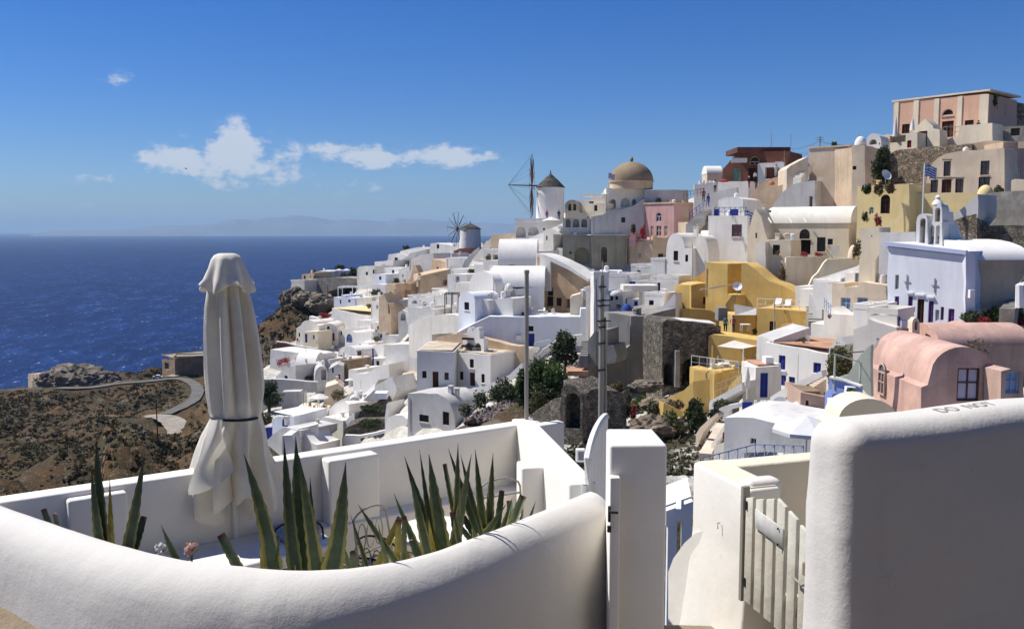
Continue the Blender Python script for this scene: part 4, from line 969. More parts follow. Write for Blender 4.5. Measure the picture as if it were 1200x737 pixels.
# ---- church on the ridge
dome(ZE, 828, 137, 243, 150, 234, 'dome', 'brown domed church roof on the skyline right of the tall windmill', 'church_dome', (1.3,'tan'), True, 'church dome')
H(ZF, 148.5, 3, 9, 'warmwhite', [(232,125),(232,36),(232,2),(436,0),(436,36),(436,80)], 'white church front with arched loggia under the brown dome', 'chapel_facade', 'church', op=[('an',255,62,283,112),('an',310,55,358,106),('an',372,62,394,104)])
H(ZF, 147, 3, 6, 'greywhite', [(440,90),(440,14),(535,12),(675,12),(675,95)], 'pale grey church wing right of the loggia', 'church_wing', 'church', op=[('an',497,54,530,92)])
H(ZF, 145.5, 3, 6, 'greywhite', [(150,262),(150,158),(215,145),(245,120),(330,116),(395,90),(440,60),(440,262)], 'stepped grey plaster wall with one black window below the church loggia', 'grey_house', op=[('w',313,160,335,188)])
H(ZE, 149, 6, 6, 'warmwhite', [(550,420),(550,350),(690,320),(690,420)], 'plain white block left of the church loggia', 'white_block', roof=[('par',.3)])
H(ZE, 147.5, 12, 4, 'cream', [(590,432),(590,360),(690,360),(690,432)], 'cream parapet block in front of the white block left of the church', 'cream_block')
H(ZE, 150, 6, 4, 'greyruin', [(470,412),(470,372)]+arc(470,550,372,342,8)+[(550,412)], 'small dark vaulted belfry at the left end of the church terrace', 'belfry', 'belfry', op=[('an',486,362,504,400),('an',512,362,530,400)])
prism_block(ZE, 472,412,590,440,146.5,4,'cream','awning_slab','flat cream awning over the arcade below the church','awning')
H(ZE, 146.6, 3, 3, 'greywhite', [(458,540),(458,440),(607,440),(607,540)], 'grey arcaded balcony with pinkish pillars above the olive building', 'arcade_balcony', 'balcony', op=[('an',474,446,500,490),('an',512,446,548,490),('an',558,446,590,490)])
H(ZF, 142, 4, 7, 'olive', [(-2,440),(-2,262),(150,262),(150,440)], 'weathered olive plaster building with one tall dark arch', 'olive_building', op=[('an',60,322,142,438),('n',33,345,44,358)], roof=[('cor',.15,'olive')])
H(ZF, 141.6, -3, 7, 'olive', [(152,440),(152,258),(346,258),(346,440)], 'weathered olive plaster building with a steel blue door right of the arch', 'olive_building', op=[('ad',205,320,236,402,'wooddark','glass')], roof=[('cor',.15,'greywhite')])
H(ZF, 143, 22, 5.2, 'pink', [(435,268),(435,92),(597,85),(597,268)], 'square pink house with white trimmed arched window and three doors', 'pink_house', op=[('aw',500,134,530,184,'clothwhite'),('d',500,205,529,263,'clothwhite','woodbrown'),('d',470,206,487,262,'clothwhite','woodbrown'),('d',543,206,562,262,'clothwhite','woodbrown')], roof=[('cor',.25,'tan')])
H(ZF, 142.6, -6, 5, 'tan', [(598,270),(600,88),(683,82),(683,270)], 'tan plaster wing joined to the right of the square pink house', 'tan_house')
H(ZF, 141, 10, 4, 'tan', [(350,440),(350,292),(480,285),(480,440)], 'tan retaining block below the terrace of the square pink house', 'tan_block', roof=[('cor',.18,'pink')])
H(ZF, 140, -4, 4, 'tan', [(482,430),(482,268),(575,268),(575,430)], 'second tan retaining block below the pink house beside the white vault', 'tan_block')
steps(ZF, 372, 285, 140.8, 385, 228, 143, 34, 6, 'pink stair climbing to the pink house terrace', 'pink')
for k,(x0,y0,x1,y1) in enumerate(((360,200,395,245),(405,205,455,270))):
    bush(ZF, x0,y0,x1,y1,141+k*.5, ['dark red leaved bush beside the pink stair','larger dark red leaved bush left of the pink house'][k], 'leafred' if k else 'leafdark', 350, .14)
def greek_flag(z, x, yb, yt, D, fw, fh, label, dx=1):
    a, b = P(*z(x,yb), D), P(*z(x,yt), D); root = empty('flagpole', a, label, 'flag'); MB().tube([a-Vector((0,0,1)), Vector((a.x,a.y,b.z))], .06, 6).build('pole', 'whitepaint', root)
    n = 9; m_ = 12
    def sheet(name, u0, u1, v0, v1, mm, off):
        vs = []; 
        for j in range(2):
            for i in range(m_+1):
                u = u0+(u1-u0)*i/m_; v = v0+(v1-v0)*j; vs.append(Vector((a.x+dx*u*fw, a.y+.18*math.sin(u*7)*u+off, b.z-.1-v*fh-.22*fh*u+.1*math.sin(u*6))))
        MB().add(vs, [(i,i+1,m_+2+i,m_+1+i) for i in range(m_)]).build(name, mm, root, 0)
    for k in range(9): sheet('stripe', 0.0 if k > 4 else .37, 1, k/9, (k+1)/9, 'flagblue' if k % 2 == 0 else 'clothwhite', 0)
    sheet('canton', 0, .37, 0, 5/9, 'flagblue', 0); sheet('cross_bar', 0, .37, 2/9, 3/9, 'clothwhite', -.02); sheet('cross_bar', .15, .22, 0, 5/9, 'clothwhite', -.02)
greek_flag(ZE, 702, 390, 195, 147, 1.1, .9, 'small striped blue and white flag on the pole left of the church', 1)
# ---- upper right: brick ruin, tan houses, mansion
H(ZH, 150, 0, 4, 'beige', [(40,335),(40,290),(120,290),(120,335)], 'low white roofed hut on the skyline left of the brick ruin', 'low_hut', roof=[('vu',1.4,'white')])
for k in range(5): prism_block(ZH, -2+19*k, 330, 10+19*k, 362, 142, .5, 'white', 'merlon', ['leftmost white merlon on the ridge wall left of the brick ruin','second white merlon from the left on the ridge wall','middle white merlon on the ridge wall','fourth white merlon from the left on the ridge wall','rightmost white merlon on the ridge wall beside the brick ruin'][k], 'merlon', 'white merlons on the ridge wall')
Wl(ZH, 141.5, 5, .5, 'white', [(-30,400),(-30,352),(98,350),(98,400)], 'white ridge wall under the row of merlons')
H(ZH, 138, 6, 7, 'redbrick', [(120,345),(124,268),(150,242),(172,212),(205,182),(205,172),(300,172),(484,172),(484,260),(484,345)], 'ruined red brick house with ragged left gable and dark flat roof', 'brick_ruin', 'ruin',
  op=[('aw',268,200,322,246,'tan','wooddark'),('d',176,264,221,332,'greendoor','greendoor'),('n',262,262,312,338)], roof=None)
prism_block(ZH, 203,150,488,176,137.6,7.4,'maroon','flat_roof','dark maroon flat roof slab of the brick ruin','roof')
prism_block(ZH, 170,209,256,232,137.7,.12,'clothwhite','shop_sign','long white sign board on the front of the brick ruin','sign')
H(ZH, 136, 6, 3, 'white', [(313,345),(313,237),(455,232),(455,345)], 'white porch with dark doorway and blue lettered sign in front of the brick ruin', 'white_porch', 'porch', op=[('n',352,258,425,320)])
prism_block(ZH, 408,228,446,252,135.7,.1,'clothwhite','small_sign','small white and blue sign on the white porch','sign')
prism_block(ZH, 412,244,444,250,135.6,.08,'blue','sign_stripe','blue strip under the small sign on the white porch','sign')
H(ZH, 134, 8, 3, 'white', [(98,400),(98,338),(262,332),(262,400)], 'white parapet block in front of the brick ruin green door', 'white_block')
pole(ZH, 385, 145, 75, 139, .05, 'thin antenna pole on the flat roof of the brick ruin'); pole(ZH, 488, 250, 82, 137, .05, 'thin antenna pole at the right corner of the brick ruin')
pole(ZH, 455, 250, 168, 135.5, .05, 'short pale pole beside the white porch')
person(ZH, 265, 372, 131, 'clothblack', 'clothred', 'person in black top and red skirt on the path below the brick ruin', .6, .4, hat='clothwhite')
person(ZH, 299, 345, 133, 'clothwhite', 'clothblack', 'person in white shirt standing left of the white porch')
person(ZH, 411, 306, 135.4, 'clothwhite', 'clothwhite', 'person dressed in white standing in the porch doorway')
person(ZH, 45, 472, 118, 'clothblue', 'clothblue', 'person in blue walking down the ridge path with blue railings', .8, .6)
person(ZH, 82, 395, 124, 'canvas', 'clothblack', 'person in a pale shirt on the ridge path above the white balcony house', .3)
person(ZH, 20, 445, 120, 'clothred', 'clothblack', 'person in red top behind the walker in blue on the ridge path', .4)
parasol(ZH, 130, 322, 350, 133, 50, 'small reddish parasol beside the white parapet block below the ruin', 'redsign')
Wl(ZH, 128, 12, .6, 'greywhite', [(62,440),(68,392),(200,368),(205,440)], 'grey white retaining wall stepping down left of the tan curved walls')
H(ZH, 116, 10, 6, 'white', [(100,480),(100,432)]+arc(100,235,440,418,8)+[(240,432),(245,480)], 'white vaulted upper room behind the blue railed balcony', 'white_house')
H(ZH, 112, 12, 6, 'white', [(45,660),(45,520),(258,520),(258,660)], 'white house with maroon framed window under a blue railed balcony', 'white_house', op=[('w',172,567,227,632,'reddoor','greyglass')])
rail(line3(ZH, 78,520,111.5, 250,518,112, 6), 1.0, 'blue balcony railing on top of the white house with the maroon window', 'blue', cross=True)
prism_block(ZH, 78,484,104,518,113.2,.2,'blue','blue_door','blue door panel at the left end of the railed balcony','door'); prism_block(ZH, 165,484,208,518,113.2,.2,'blue','blue_door','wide blue door panel in the middle of the railed balcony','door')
greek_flag(ZH, 238, 575, 485, 111, 1.3, 1.6, 'hanging blue and white flag at the right corner of the balcony house', 1)
steps(ZF, 690, 205, 118, 775, 120, 126, 55, 9, 'blue railed steps on the ridge path above the pink house'); rail(line3(ZF, 680,180,118, 790,95,126, 6), 1.1, 'blue railing beside the ridge path steps', 'blue', cross=True)
rail(line3(ZF, 650,60,135, 760,40,132, 6), 1.0, 'red brown railing on the terrace left of the ridge path', 'woodbrown', cross=True)
H(ZF, 125, -8, 5, 'tan', [(683,240),(683,185),(800,185),(800,240)], 'tan wall below the blue railed ridge steps', 'tan_block')
H(ZF, 122, 4, 5, 'greywhite', [(790,260),(790,150),(930,150),(930,260)], 'grey white block below the balcony house on the left', 'grey_block')
H(ZH, 124, 6, 5, 'tan', [(262,480),(270,405),(330,340),(410,312),(470,300),(470,480)], 'ochre tan curved terrace wall below the white porch', 'terrace_wall', 'wall')
H(ZH, 120, 10, 5, 'tan', [(325,500),(325,392),(350,375),(470,345),(480,500)], 'tan buttress block stepping out under the curved terrace wall', 'tan_block')
dome(ZH, 388, 330, 352, 121, 34, 'pot', 'round terracotta jar on the curved terrace wall', 'terracotta_jar', None, False, 'jar')
H(ZH, 117, 4, 5, 'beige', [(470,345),(470,268),(490,250),(585,200),(585,345)], 'beige stair wall climbing left of the beige house', 'stair_wall', 'wall')
steps(ZH, 525, 325, 116, 588, 235, 119, 42, 8, 'outside stairs rising to the beige house', 'warmwhite')
H(ZH, 113, 12, 5, 'greywhite', [(385,500),(400,455),(440,400),(480,365),(520,345),(570,335),(620,330),(625,500)], 'weathered white curved shoulder wall above the cream vaulted house', 'white_shoulder', 'wall', op=[('n',590,415,608,482)])
H(ZH, 118, 9, 7, 'beige', [(590,360),(590,162),(635,155),(800,152),(800,360)], 'long beige house with a dark doorway on the upper slope', 'beige_house', op=[('w',760,245,795,302)], roof=[('cor',.2,'beige')])
H(ZH, 116, 9, 6.5, 'beige', [(798,360),(798,143),(893,141),(893,360)], 'square beige tower block with one tiny window beside the long beige house', 'beige_house', op=[('w',825,250,845,272)], roof=[('cor',.12,'tan')])
H(ZH, 112, 6, 5, 'beige', [(625,500),(632,310),(798,305),(798,360),(855,360),(850,500)], 'stained beige retaining wall under the long beige house', 'beige_block')
pole(ZH, 648, 155, 92, 119, .1, 'utility pole with insulators on the beige house roof', arms=2)
wire([P(*ZH(488,160),137), P(*ZH(645,118),119), P(*ZH(850,133),118), P(*ZH(930,125),118)], 'overhead wires running between the roof poles on the skyline')
wire([P(*ZH(488,180),137), P(*ZH(640,180),121)], 'lower overhead wire left of the utility pole', .018, .1)
dome(ZI, 38, 325, 352, 112, 52, 'white', 'small white pyramid chimney cap on the skyline', 'white_chimney', None, False, 'chimney')
bush(ZH, 705,122,745,152,125,'distant dark shrub behind the beige house roof','leafdark',200,.16)
# mansion
mans = H(ZI, 118, 20, 9, 'salmon', [(215,350),(216,137),(720,92),(722,350)], 'large salmon mansion with cream pilasters on the hilltop', 'salmon_mansion', 'mansion',
  op=[('aw',478,174,541,212,'cream','wooddark'),('d',477,240,540,327,'wooddark','woodbrown'),('w',600,235,648,316,'wooddark','woodbrown'),('w',262,256,303,322,'wooddark','woodbrown')], roof=[('cor',.22,'cream')], foot=5)
for k, (x0, x1, yt_) in enumerate(((218,241,140),(322,349,130),(432,458,120),(557,582,108),(676,724,98))):
    O, U, N = mans['O'], mans['U'], mans['N']; u0, v0 = mans['on'](*ZI(x0,300)); u1, v1 = mans['on'](*ZI(x1,300)); vt = mans['on'](*ZI((x0+x1)/2,yt_))[1]
    MB().box(O+U*((u0+u1)/2)+N*.05+Vector((0,0,(vt+mans['base'])/2)), U*((u1-u0)/2), N*.07, (0,0,(vt-mans['base'])/2)).build('pilaster', 'cream', mans['root'], 0)
H(ZI, 116, 18, 5, 'cream', [(680,270),(682,250),(690,130),(712,100),(752,108),(760,250),(760,280)], 'cream broken end wall of the mansion with a ragged dark hole', 'ruined_end_wall', 'ruin', op=[('an',752-56,120,748,185)])
bush(ZI, 695,84,785,180,115.2,'dark hanging creeper round the hole in the mansion end wall','leafdark',900,.16,clumps=12,depth=.5)
H(ZI, 117, -5, 5, 'greyruin', [(745,300),(752,150),(790,115),(822,150),(825,300)], 'narrow ruined grey wall stub right of the mansion','ruin_wall','ruin')
H(ZI, 122, 0, 6, 'tanstone', [(815,300),(820,160),(850,135),(960,150),(960,300)], 'tan rubble stone ruin at the right edge of the hilltop','stone_ruin','ruin')
H(ZI, 113.5, 20, 3, 'cream', [(170,405),(170,312),(196,312),(345,300),(345,405)], 'cream terrace parapet at the left of the mansion portal', 'terrace_parapet', 'wall', op=[('n',196,318,282,354),('d',290,344,313,383,'reddoor','reddoor')])
H(ZI, 113.2, 20, 2, 'cream', [(335,405),(335,280),(345,266),(385,228),(428,264),(432,280),(465,285),(465,405)], 'cream pedimented portal with a maroon door in front of the mansion', 'portal', 'gateway', op=[('d',351,294,398,382,'wooddark','maroon')])
H(ZI, 113, 20, 3, 'cream', [(482,380),(482,350),(565,318),(570,318),(570,265),(750,250),(752,355),(600,370)], 'cream terrace wall to the right of the mansion portal', 'terrace_parapet', 'wall')
rail(line3(ZI, 482,320,113.5, 570,268+50,113, 4), 1.1, 'thin railing on the mansion terrace between the portal and the right wall', 'metal')
for k,(x,yt_,yb_) in enumerate(((225,215,338),(318,222,300))):
    q = P(*ZI(x,yb_),114); h = P(*ZI(x,yt_),114).z-q.z; ro = empty('closed_parasol', q, ['tall furled white parasol left of the mansion portal','furled white parasol standing next to the mansion portal pediment'][k], 'parasol')
    MB().tube([q,q+Vector((0,0,h))],.04,6).build('pole','whitepaint',ro,0); MB().lathe(q,[(.32,h*.12),(.3,h*.2),(.2,h*.6),(.05,h*.98)],9).build('canopy','clothwhite',ro,50)
prism_block(ZI, 608,288,685,316,112.8,1.2,'clothwhite','cloth_table','white cloth covered table on the mansion terrace','table')
person(ZI, 673, 312, 113.6, 'clothblack', 'clothblack', 'person in dark clothes leaning on the mansion terrace wall')
H(ZI, 111, 8, 4, 'greyruin', [(735,345),(742,272),(850,268),(960,262),(960,345)], 'grey stone parapet with dark niche right of the mansion terrace', 'grey_parapet', 'wall', op=[('n',848,278,898,318)])
prism_block(ZI, 757,286,789,305,110.6,.1,'clothwhite','notice_board','small white notice on the grey stone parapet','sign')
H(ZI, 108, 16, 6, 'tanstone', [(170,590),(175,430),(230,398),(400,378),(510,370),(640,365),(640,590)], 'reddish brown rubble stone retaining wall below the mansion terrace', 'rubble_wall', 'wall')
H(ZI, 104, 8, 5, 'tan', [(500,410),(520,385),(600,362),(760,345),(890,352),(960,348),(960,410)], 'tan plastered slope wall above the beige curved house', 'tan_wall', 'wall')
H(ZI, 106, 8, 7, 'beige', [(-8,600),(-8,372),(62,370),(62,600)], 'beige cube house at the left of the dark creeper', 'beige_house', op=[('w',-4,482,16,502)])
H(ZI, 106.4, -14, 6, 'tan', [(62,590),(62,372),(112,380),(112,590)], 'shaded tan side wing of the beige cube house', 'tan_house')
H(ZI, 112, 12, 3, 'white', [(70,400),(70,350)]+arc(72,150,345,306,8)+[(152,400)], 'small white arched gable on the skyline left of the mansion', 'white_gable', 'house', op=[('an',86,338,126,366)])
dome(ZI, 38, 322, 368, 108, 60, 'white', 'small white conical chimney on the beige cube house', 'white_chimney', None, False, 'chimney')
bush(ZI, 95,380,205,590,102,'tall dark creeper hanging between the beige cube house and the rubble wall','leafdark',1800,.2,clumps=14,depth=1.2)
bush(ZI, 140,400,200,480,103,'grey green shrub above the dark creeper','leafgrey',400,.16)
dish(ZI, 176, 531, 98, 'white satellite dish on the dark creeper by the rubble wall', .6, -.3)
H(ZI, 95, 12, 7, 'beige', [(392,640),(394,560),(404,510),(430,462),(462,434),(500,416),(560,405),(815,385),(817,640)], 'beige house with rounded left shoulder and six grey shuttered openings', 'beige_house',
  op=[('w',487,456,525,537,'woodbrown','greyglass'),('w',686,454,734,530,'woodbrown','greyglass'),('w',416,556,456,626,'woodbrown','greyglass'),('d',476,554,529,626,'woodbrown','woodbrown'),('w',550,548,594,626,'woodbrown','greyglass'),('w',675,542,736,612,'woodbrown','greyglass')])
for k,(x0,x1,y_) in enumerate(((478,534,444),(676,742,442),(408,600,542),(670,742,536))): prism_block(ZI,x0,y_,x1,y_+6,94.6 if k!=2 else 94.4,.25,'tan','window_ledge',['ledge over the upper left window of the rounded beige house','ledge over the upper right window of the rounded beige house','long ledge over the lower windows of the rounded beige house','ledge over the lower right window of the rounded beige house'][k],'ledge')
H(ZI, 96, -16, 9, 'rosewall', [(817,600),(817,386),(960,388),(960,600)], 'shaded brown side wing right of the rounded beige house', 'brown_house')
prism_block(ZI, 808,352,888,384,100,4,'tan','roof_block','low tan roof block above the rounded beige house','roof block')
H(ZI, 90, 14, 4, 'paleyellow', [(20,760),(22,592),(150,585),(300,578),(302,760)], 'pale yellow house front with a dark arched door and hanging creepers', 'yellow_house', op=[('ad',147,636,198,738,'wooddark','wooddark'),('aw',84,702,110,742,'clothwhite')])
H(ZI, 89, 10, 4, 'paleyellow', [(255,760),(270,690),(320,632),(640,628),(700,632),(640,680),(560,745),(540,760)], 'long pale yellow retaining wall in front of the rounded beige house', 'yellow_wall', 'wall')
prism_block(ZI, 318,575,414,630,92,3,'tan','terrace_block','tan block on the yellow wall left of the rounded beige house','block')
for k,(x0,y0,x1,y1) in enumerate(((45,580,98,630),(110,568,165,640),(160,565,225,628))): bush(ZI,x0,y0,x1,y1,88.6,['leftmost creeper clump hanging on the pale yellow house','middle creeper clump over the arched door','right creeper clump above the arched door'][k],'leafdry' if k else 'leafdark',420,.14,depth=.6)
greek_flag(ZI, 373, 760, 470, 80, 1.15, 1.0, 'striped blue and white flag on the tall white pole before the yellow wall', 1)
dome(ZI, 712, 584, 640, 86, 80, 'paleyellow', 'small yellow rounded chimney hood on the grey wall', 'chimney_hood', None, False, 'chimney')
H(ZI, 84, 16, 6, 'greyruin', [(672,900),(672,640),(760,625),(960,612),(960,900)], 'tall bare grey wall at the right edge with patches of fallen plaster', 'grey_wall', 'wall')
H(ZI, 88, 8, 3, 'beige', [(850,640),(852,560),(870,552),(960,556),(960,640)], 'beige parapet end above the tall bare grey wall', 'beige_parapet', 'wall')
bush(ZI,755,585,815,632,86.5,'dry grey shrub on top of the bare grey wall','leafgrey',300,.1)
H(ZK, 80, 18, 4, 'greywhite', [(500,160),(520,120),(600,55),(660,0),(672,-10),(672,110),(540,260)], 'white sloping wall descending beside the bare grey wall', 'sloping_wall', 'wall', ground=False)
H(ZK, 79, 12, 3, 'tanstone', [(515,260),(520,140),(600,110),(665,95),(668,260)], 'brown rubble patch wall behind the white bell tower', 'rubble_wall', 'wall')
H(ZK, 78, 12, 3, 'stone', [(655,260),(668,160),(780,158),(935,160),(935,260)], 'exposed dark rubble base of the bare grey wall', 'rubble_wall', 'wall')
# cream vaulted house in the middle
H(ZH, 100, 6, 5, 'cream', [(358,760),(358,560),(805,556),(806,760)], 'long cream house with barrel roof and dark fanlight door', 'cream_house',
  op=[('aw',538,592,594,645,'wooddark','glass'),('d',536,650,598,728,'wooddark','wooddark'),('w',632,636,678,714,'wooddark'),('w',690,644,718,676,'wooddark'),('d',490,640,506,712,'wooddark')], roof=[('vu',1.9,'warmwhite')])
H(ZH, 101, 14, 6, 'cream', [(256,760),(262,620),(285,520),(300,482),(330,520),(362,640),(362,760)], 'cream pointed gable at the left end of the barrel roofed house', 'cream_gable', 'house', op=[('w',300,612,309,640)])
for k,(x,) in enumerate(((375,),(486,),(565,),(655,),(752,))):
    q = P(*ZH(x+8,550),99.5); o = MB().tube([q+Vector((0,-.35,-.2)), q+Vector((-.1,.5,.35))], .09, 6).build('roof_spout','warmwhite',None,0); props(o, ['first roof spout from the left on the cream barrel roof','second roof spout from the left on the cream barrel roof','middle roof spout on the cream barrel roof','fourth roof spout from the left on the cream barrel roof','rightmost roof spout on the cream barrel roof'][k], 'spout', 'spouts along the cream barrel roof')
parasol(ZH, 470, 610, 700, 98.5, 48, 'small terracotta parasol in front of the cream barrel roofed house', 'rosewall')
H(ZJ, 97, 8, 3.5, 'cream', [(352,210),(356,5),(490,5),(490,225)], 'cream block with one dark window in front of the long cream house', 'cream_block', op=[('w',394,32,432,84)])
H(ZJ, 97.5, 14, 3.5, 'warmwhite', [(295,180),(298,22),(355,16),(355,200)], 'narrow cream block with pipes left of the dark window block', 'cream_block')
Wl(ZJ, 95, 3, .5, 'cream', [(465,250),(466,100),(560,97),(690,95),(692,250)], 'cream terrace wall under the fanlight door of the long cream house', ground=True)
Wl(ZJ, 93, 3, .5, 'cream', [(590,250),(612,205),(640,180),(670,130),(690,110),(760,106),(892,106),(892,165),(700,250)], 'cream swooping terrace wall right of the cream terrace')
H(ZJ, 96, 8, 4, 'beige', [(872,150),(874,-28),(930,-40),(930,150)], 'beige block at the right end of the cream terrace', 'beige_block')
for k,(x,) in enumerate(((560,),(640,),)): bush(ZJ, x-25,70,x+25,100,95.6,['red geraniums on the left of the cream terrace wall','red geraniums on the right of the cream terrace wall'][k],'leafred',160,.09)
bush(ZH, 735,575,795,690,99,'dark climbing plant on the right of the long cream house','leafdark',500,.12,depth=.4); bush(ZJ, 415,140,475,240,95.5,'reddish potted shrubs beside the dark window block','leafdry',350,.12)
for k,(x,) in enumerate(((733,),)):
    q = P(*ZJ(x,35),95.8); vs = [q+Vector((-.5,0,0)),q+Vector((.5,.1,0)),q+Vector((.45,0,-1.0)),q+Vector((-.4,.1,-1.1))]; props(MB().add(vs+[v+Vector((0,.03,0)) for v in vs],[(0,1,2,3),(7,6,5,4),(0,4,5,1),(1,5,6,2),(2,6,7,3),(3,7,4,0)]).build('hanging_laundry','bluewhite',None,0),'pale laundry hanging on the cream terrace','laundry')
dome(ZJ, 828, 32, 100, 94.5, 56, 'cream', 'rounded cream oven dome on the cream terrace', 'oven_dome', None, False, 'oven')
# white twin vault house
H(ZF, 112, 18, 5, 'white', [(550,500),(556,340)]+arc(558,655,330,245,10)+[(656,326),(700,326),(705,500)], 'tall white vaulted house with two small dark windows', 'white_vault_house', op=[('w',595,341,620,394,'wooddark'),('w',658,362,674,399,'wooddark')])
H(ZF, 110.6, 20, 2.5, 'white', [(700,500),(702,330)]+arc(702,778,320,258,10)+[(782,340),(786,480)], 'narrow white arched bay on the right of the tall vaulted house', 'white_vault_house')
H(ZF, 113.4, 3, 6, 'greywhite', [(770,400),(770,322),(925,322),(925,400)], 'long white barrel vaulted building with dark open front', 'white_barrel_house', op=[('n',786,340,810,386),('n',818,340,855,390),('n',860,345,905,385)], roof=[('vu',2.2,'white')])
# white cluster in the centre
for (x0,y0,x1,y1,D,yaw,L,lab,op) in (
  (365,428,478,530,116,10,4,'plain white cube left below the tall vaulted house',[]),
  (474,394,548,500,114,14,4,'white block with stepped top next to the tall vaulted house',[]),
  (200,450,320,490,118,5,4,'low white flat roof under the olive building',[]),
  (225,478,345,560,111,8,4,'white cube with a small black window under the olive building',[('w',214+14,497,241,527,'blue')]),
  (340,488,400,560,110,8,4,'small white cube with a blue door panel',[('d',355,506,390,527,'blue','blue')]),
  (165,470,245,700,100,-6,2,'white wall block behind the metal mast',[]),
  (245,575,322,650,101,8,4,'small white cube with twin windows and pyramid roof',[('w',254,586,270,606,'blue'),('w',280,586,296,606,'blue')]),
  (505,490,622,610,104,16,3,'white block with a tall blue shutter left of the ochre house',[('d',508,512,523,580,'blue','blue')]),
  (405,520,510,640,107,6,4,'cream white block behind the white canopy',[]),
  (438,585,540,690,99,14,3,'rounded white block at the head of the grey wall',[]),
  (345,600,410,660,101,4,2,'white wall with a blue gate in the centre',[('d',383,612,402,636,'blue','blue')]),
  (122,548,135,650,104,10,2,'narrow white pier left of the metal mast',[])):
    H(ZF, D, yaw, L, 'white', B(x0,y0,x1,y1), lab, 'white_cube', op=op, roof=[('par',.35)] if y1-y0 > 60 else None)
MB_c = P(*ZF(283,575),101)
dome(ZF, 283, 550, 578, 99.8, 80, 'whiteworn', 'low white hipped roof on the small cube with twin windows', 'hipped_roof', None, False, 'roof')
prism_block(ZF, 325,528,512,556,103,3,'canvas','canopy','flat cream canopy over the white terrace in the centre','canopy')
dome(ZF, 343, 625, 676, 97.5, 62, 'clothblue', 'dark blue covered round drum on the white terrace', 'blue_drum', None, False, 'cover')
H(ZF, 98, 8, 2, 'white', [(250,690),(250,672),(330,680),(400,682),(450,672),(520,650),(560,620),(600,572),(606,585),(606,690)], 'white swooping parapet on top of the dark grey retaining wall', 'swooping_parapet', 'wall')
H(ZG, 94, 20, 4, 'concrete', [(240,300),(245,30),(290,34),(366,48),(366,300)], 'grey plastered block with a small dark window under the white parapet', 'grey_block', op=[('n',283,182,292,214)])
H(ZG, 93, -22, 6, 'concrete', [(130,430),(130,312),(150,302),(200,300),(245,285),(290,265),(330,232),(366,200),(366,48),(450,46),(540,20),(606,5),(606,430)], 'large shaded grey retaining wall descending toward the ruins', 'grey_retaining_wall', 'wall')
H(ZG, 90, 6, 3, 'concrete', [(84,340),(84,265),(130,262),(135,180),(170,130),(240,120),(240,205),(272,205),(290,265),(280,300),(130,330)], 'grey stepped landing walls left of the retaining wall', 'grey_landing', 'wall')
steps(ZG, 112, 268, 88.5, 120, 178, 94, 40, 8, 'narrow grey steps left of the metal mast', 'concrete')
prism_block(ZG, 25,345,135,368,88,3,'terracotta','terracotta_landing','flat terracotta paved landing at the foot of the grey steps','landing')
steps(ZF, 130, 560, 112, 150, 440, 135, 42, 14, 'long public stairway climbing under the olive building', 'greywhite')
Wl(ZF, 122, 10, .5, 'olive', [(82,440),(82,412),(140,440),(175,462),(175,520),(130,480)], 'olive wall beside the public stairway')
# tan cut wall with white coping (left of the stairway)
H(ZC, 118, 10, 3, 'orangetan', [(688,560),(688,278),(760,300),(840,340),(921,386),(960,408),(960,560)], 'weathered orange tan courtyard wall with dark doors', 'orange_wall', 'wall', op=[('w',745,447,775,490,'wooddark'),('d',742,492,775,558,'wooddark','wooddark'),('w',792,502,820,546,'wooddark','woodbrown'),('n',845,508,865,556)])
Wl(ZC, 119.5, 10, 3, 'whiteworn', [(682,300),(684,262),(720,268),(790,295),(860,330),(925,375),(962,400),(962,415),(860,352),(760,305)], 'white sloping coping above the orange tan courtyard wall', pave=False)
H(ZC, 112, 5, 2.5, 'cream', [(866,560),(866,505),(875,492),(921,480),(935,500),(935,560)], 'small cream hut against the orange tan wall', 'cream_hut')
H(ZC, 114, 8, 2, 'white', [(920,560),(922,455),(955,470),(958,600)], 'narrow white stair parapet right of the small cream hut', 'white_parapet','wall')
# big white vault house in the middle distance
H(ZC, 116, 4, 8.5, 'white', [(440,600),(440,474),(541,460),(600,452),(724,440),(726,600)], 'white house front with dark blue door under a wide barrel vault', 'white_vault_house', op=[('w',545,452,572,494,'blue'),('d',543,500,576,592,'blue','blue'),('w',586,490,617,546,'wooddark')], roof=[('vu',2.6,'white')])
H(ZC, 117.5, 35, 6.5, 'white', [(318,495),(320,440)]+arc(320,462,440,358,12)+[(464,495)], 'broad white arched gable facing the sea at the end of the barrel vault', 'white_gable', 'house')
dome(ZC, 535, 425, 462, 115.5, 46, 'white', 'little white bell shaped skylight on the barrel vault', 'skylight', None, False, 'skylight')
H(ZC, 113, 30, 4, 'bluewhite', [(262,700),(264,520)]+arc(264,352,515,470,8)+[(354,700)], 'white arched bay with a black window facing the sea', 'white_house', op=[('w',295,526,321,568,'wooddark')])
H(ZC, 112.5, 8, 4, 'white', [(352,640),(352,505),(425,515),(425,640)], 'white porch with a small dark window next to the arched bay', 'white_house', op=[('w',374,530,396,562,'wooddark')])
H(ZC, 112.2, 8, 4, 'white', [(424,640),(424,518),(540,500),(556,506),(556,640)], 'plain white box in front of the barrel vault house', 'white_block')
Wl(ZC, 110, 2, 5, 'bluewhite', [(256,770),(256,690),(350,640),(430,602),(560,604),(921,604),(924,560),(960,560),(960,770)], 'long pale blue retaining wall below the white chair terrace', 'retaining_wall', ground=True, op=[('d',641,56,642,57,'blue','blue')] if False else [('w',643,654,668,682,'wooddark'),('d',640,694,674,786-20,'blue','blue')])
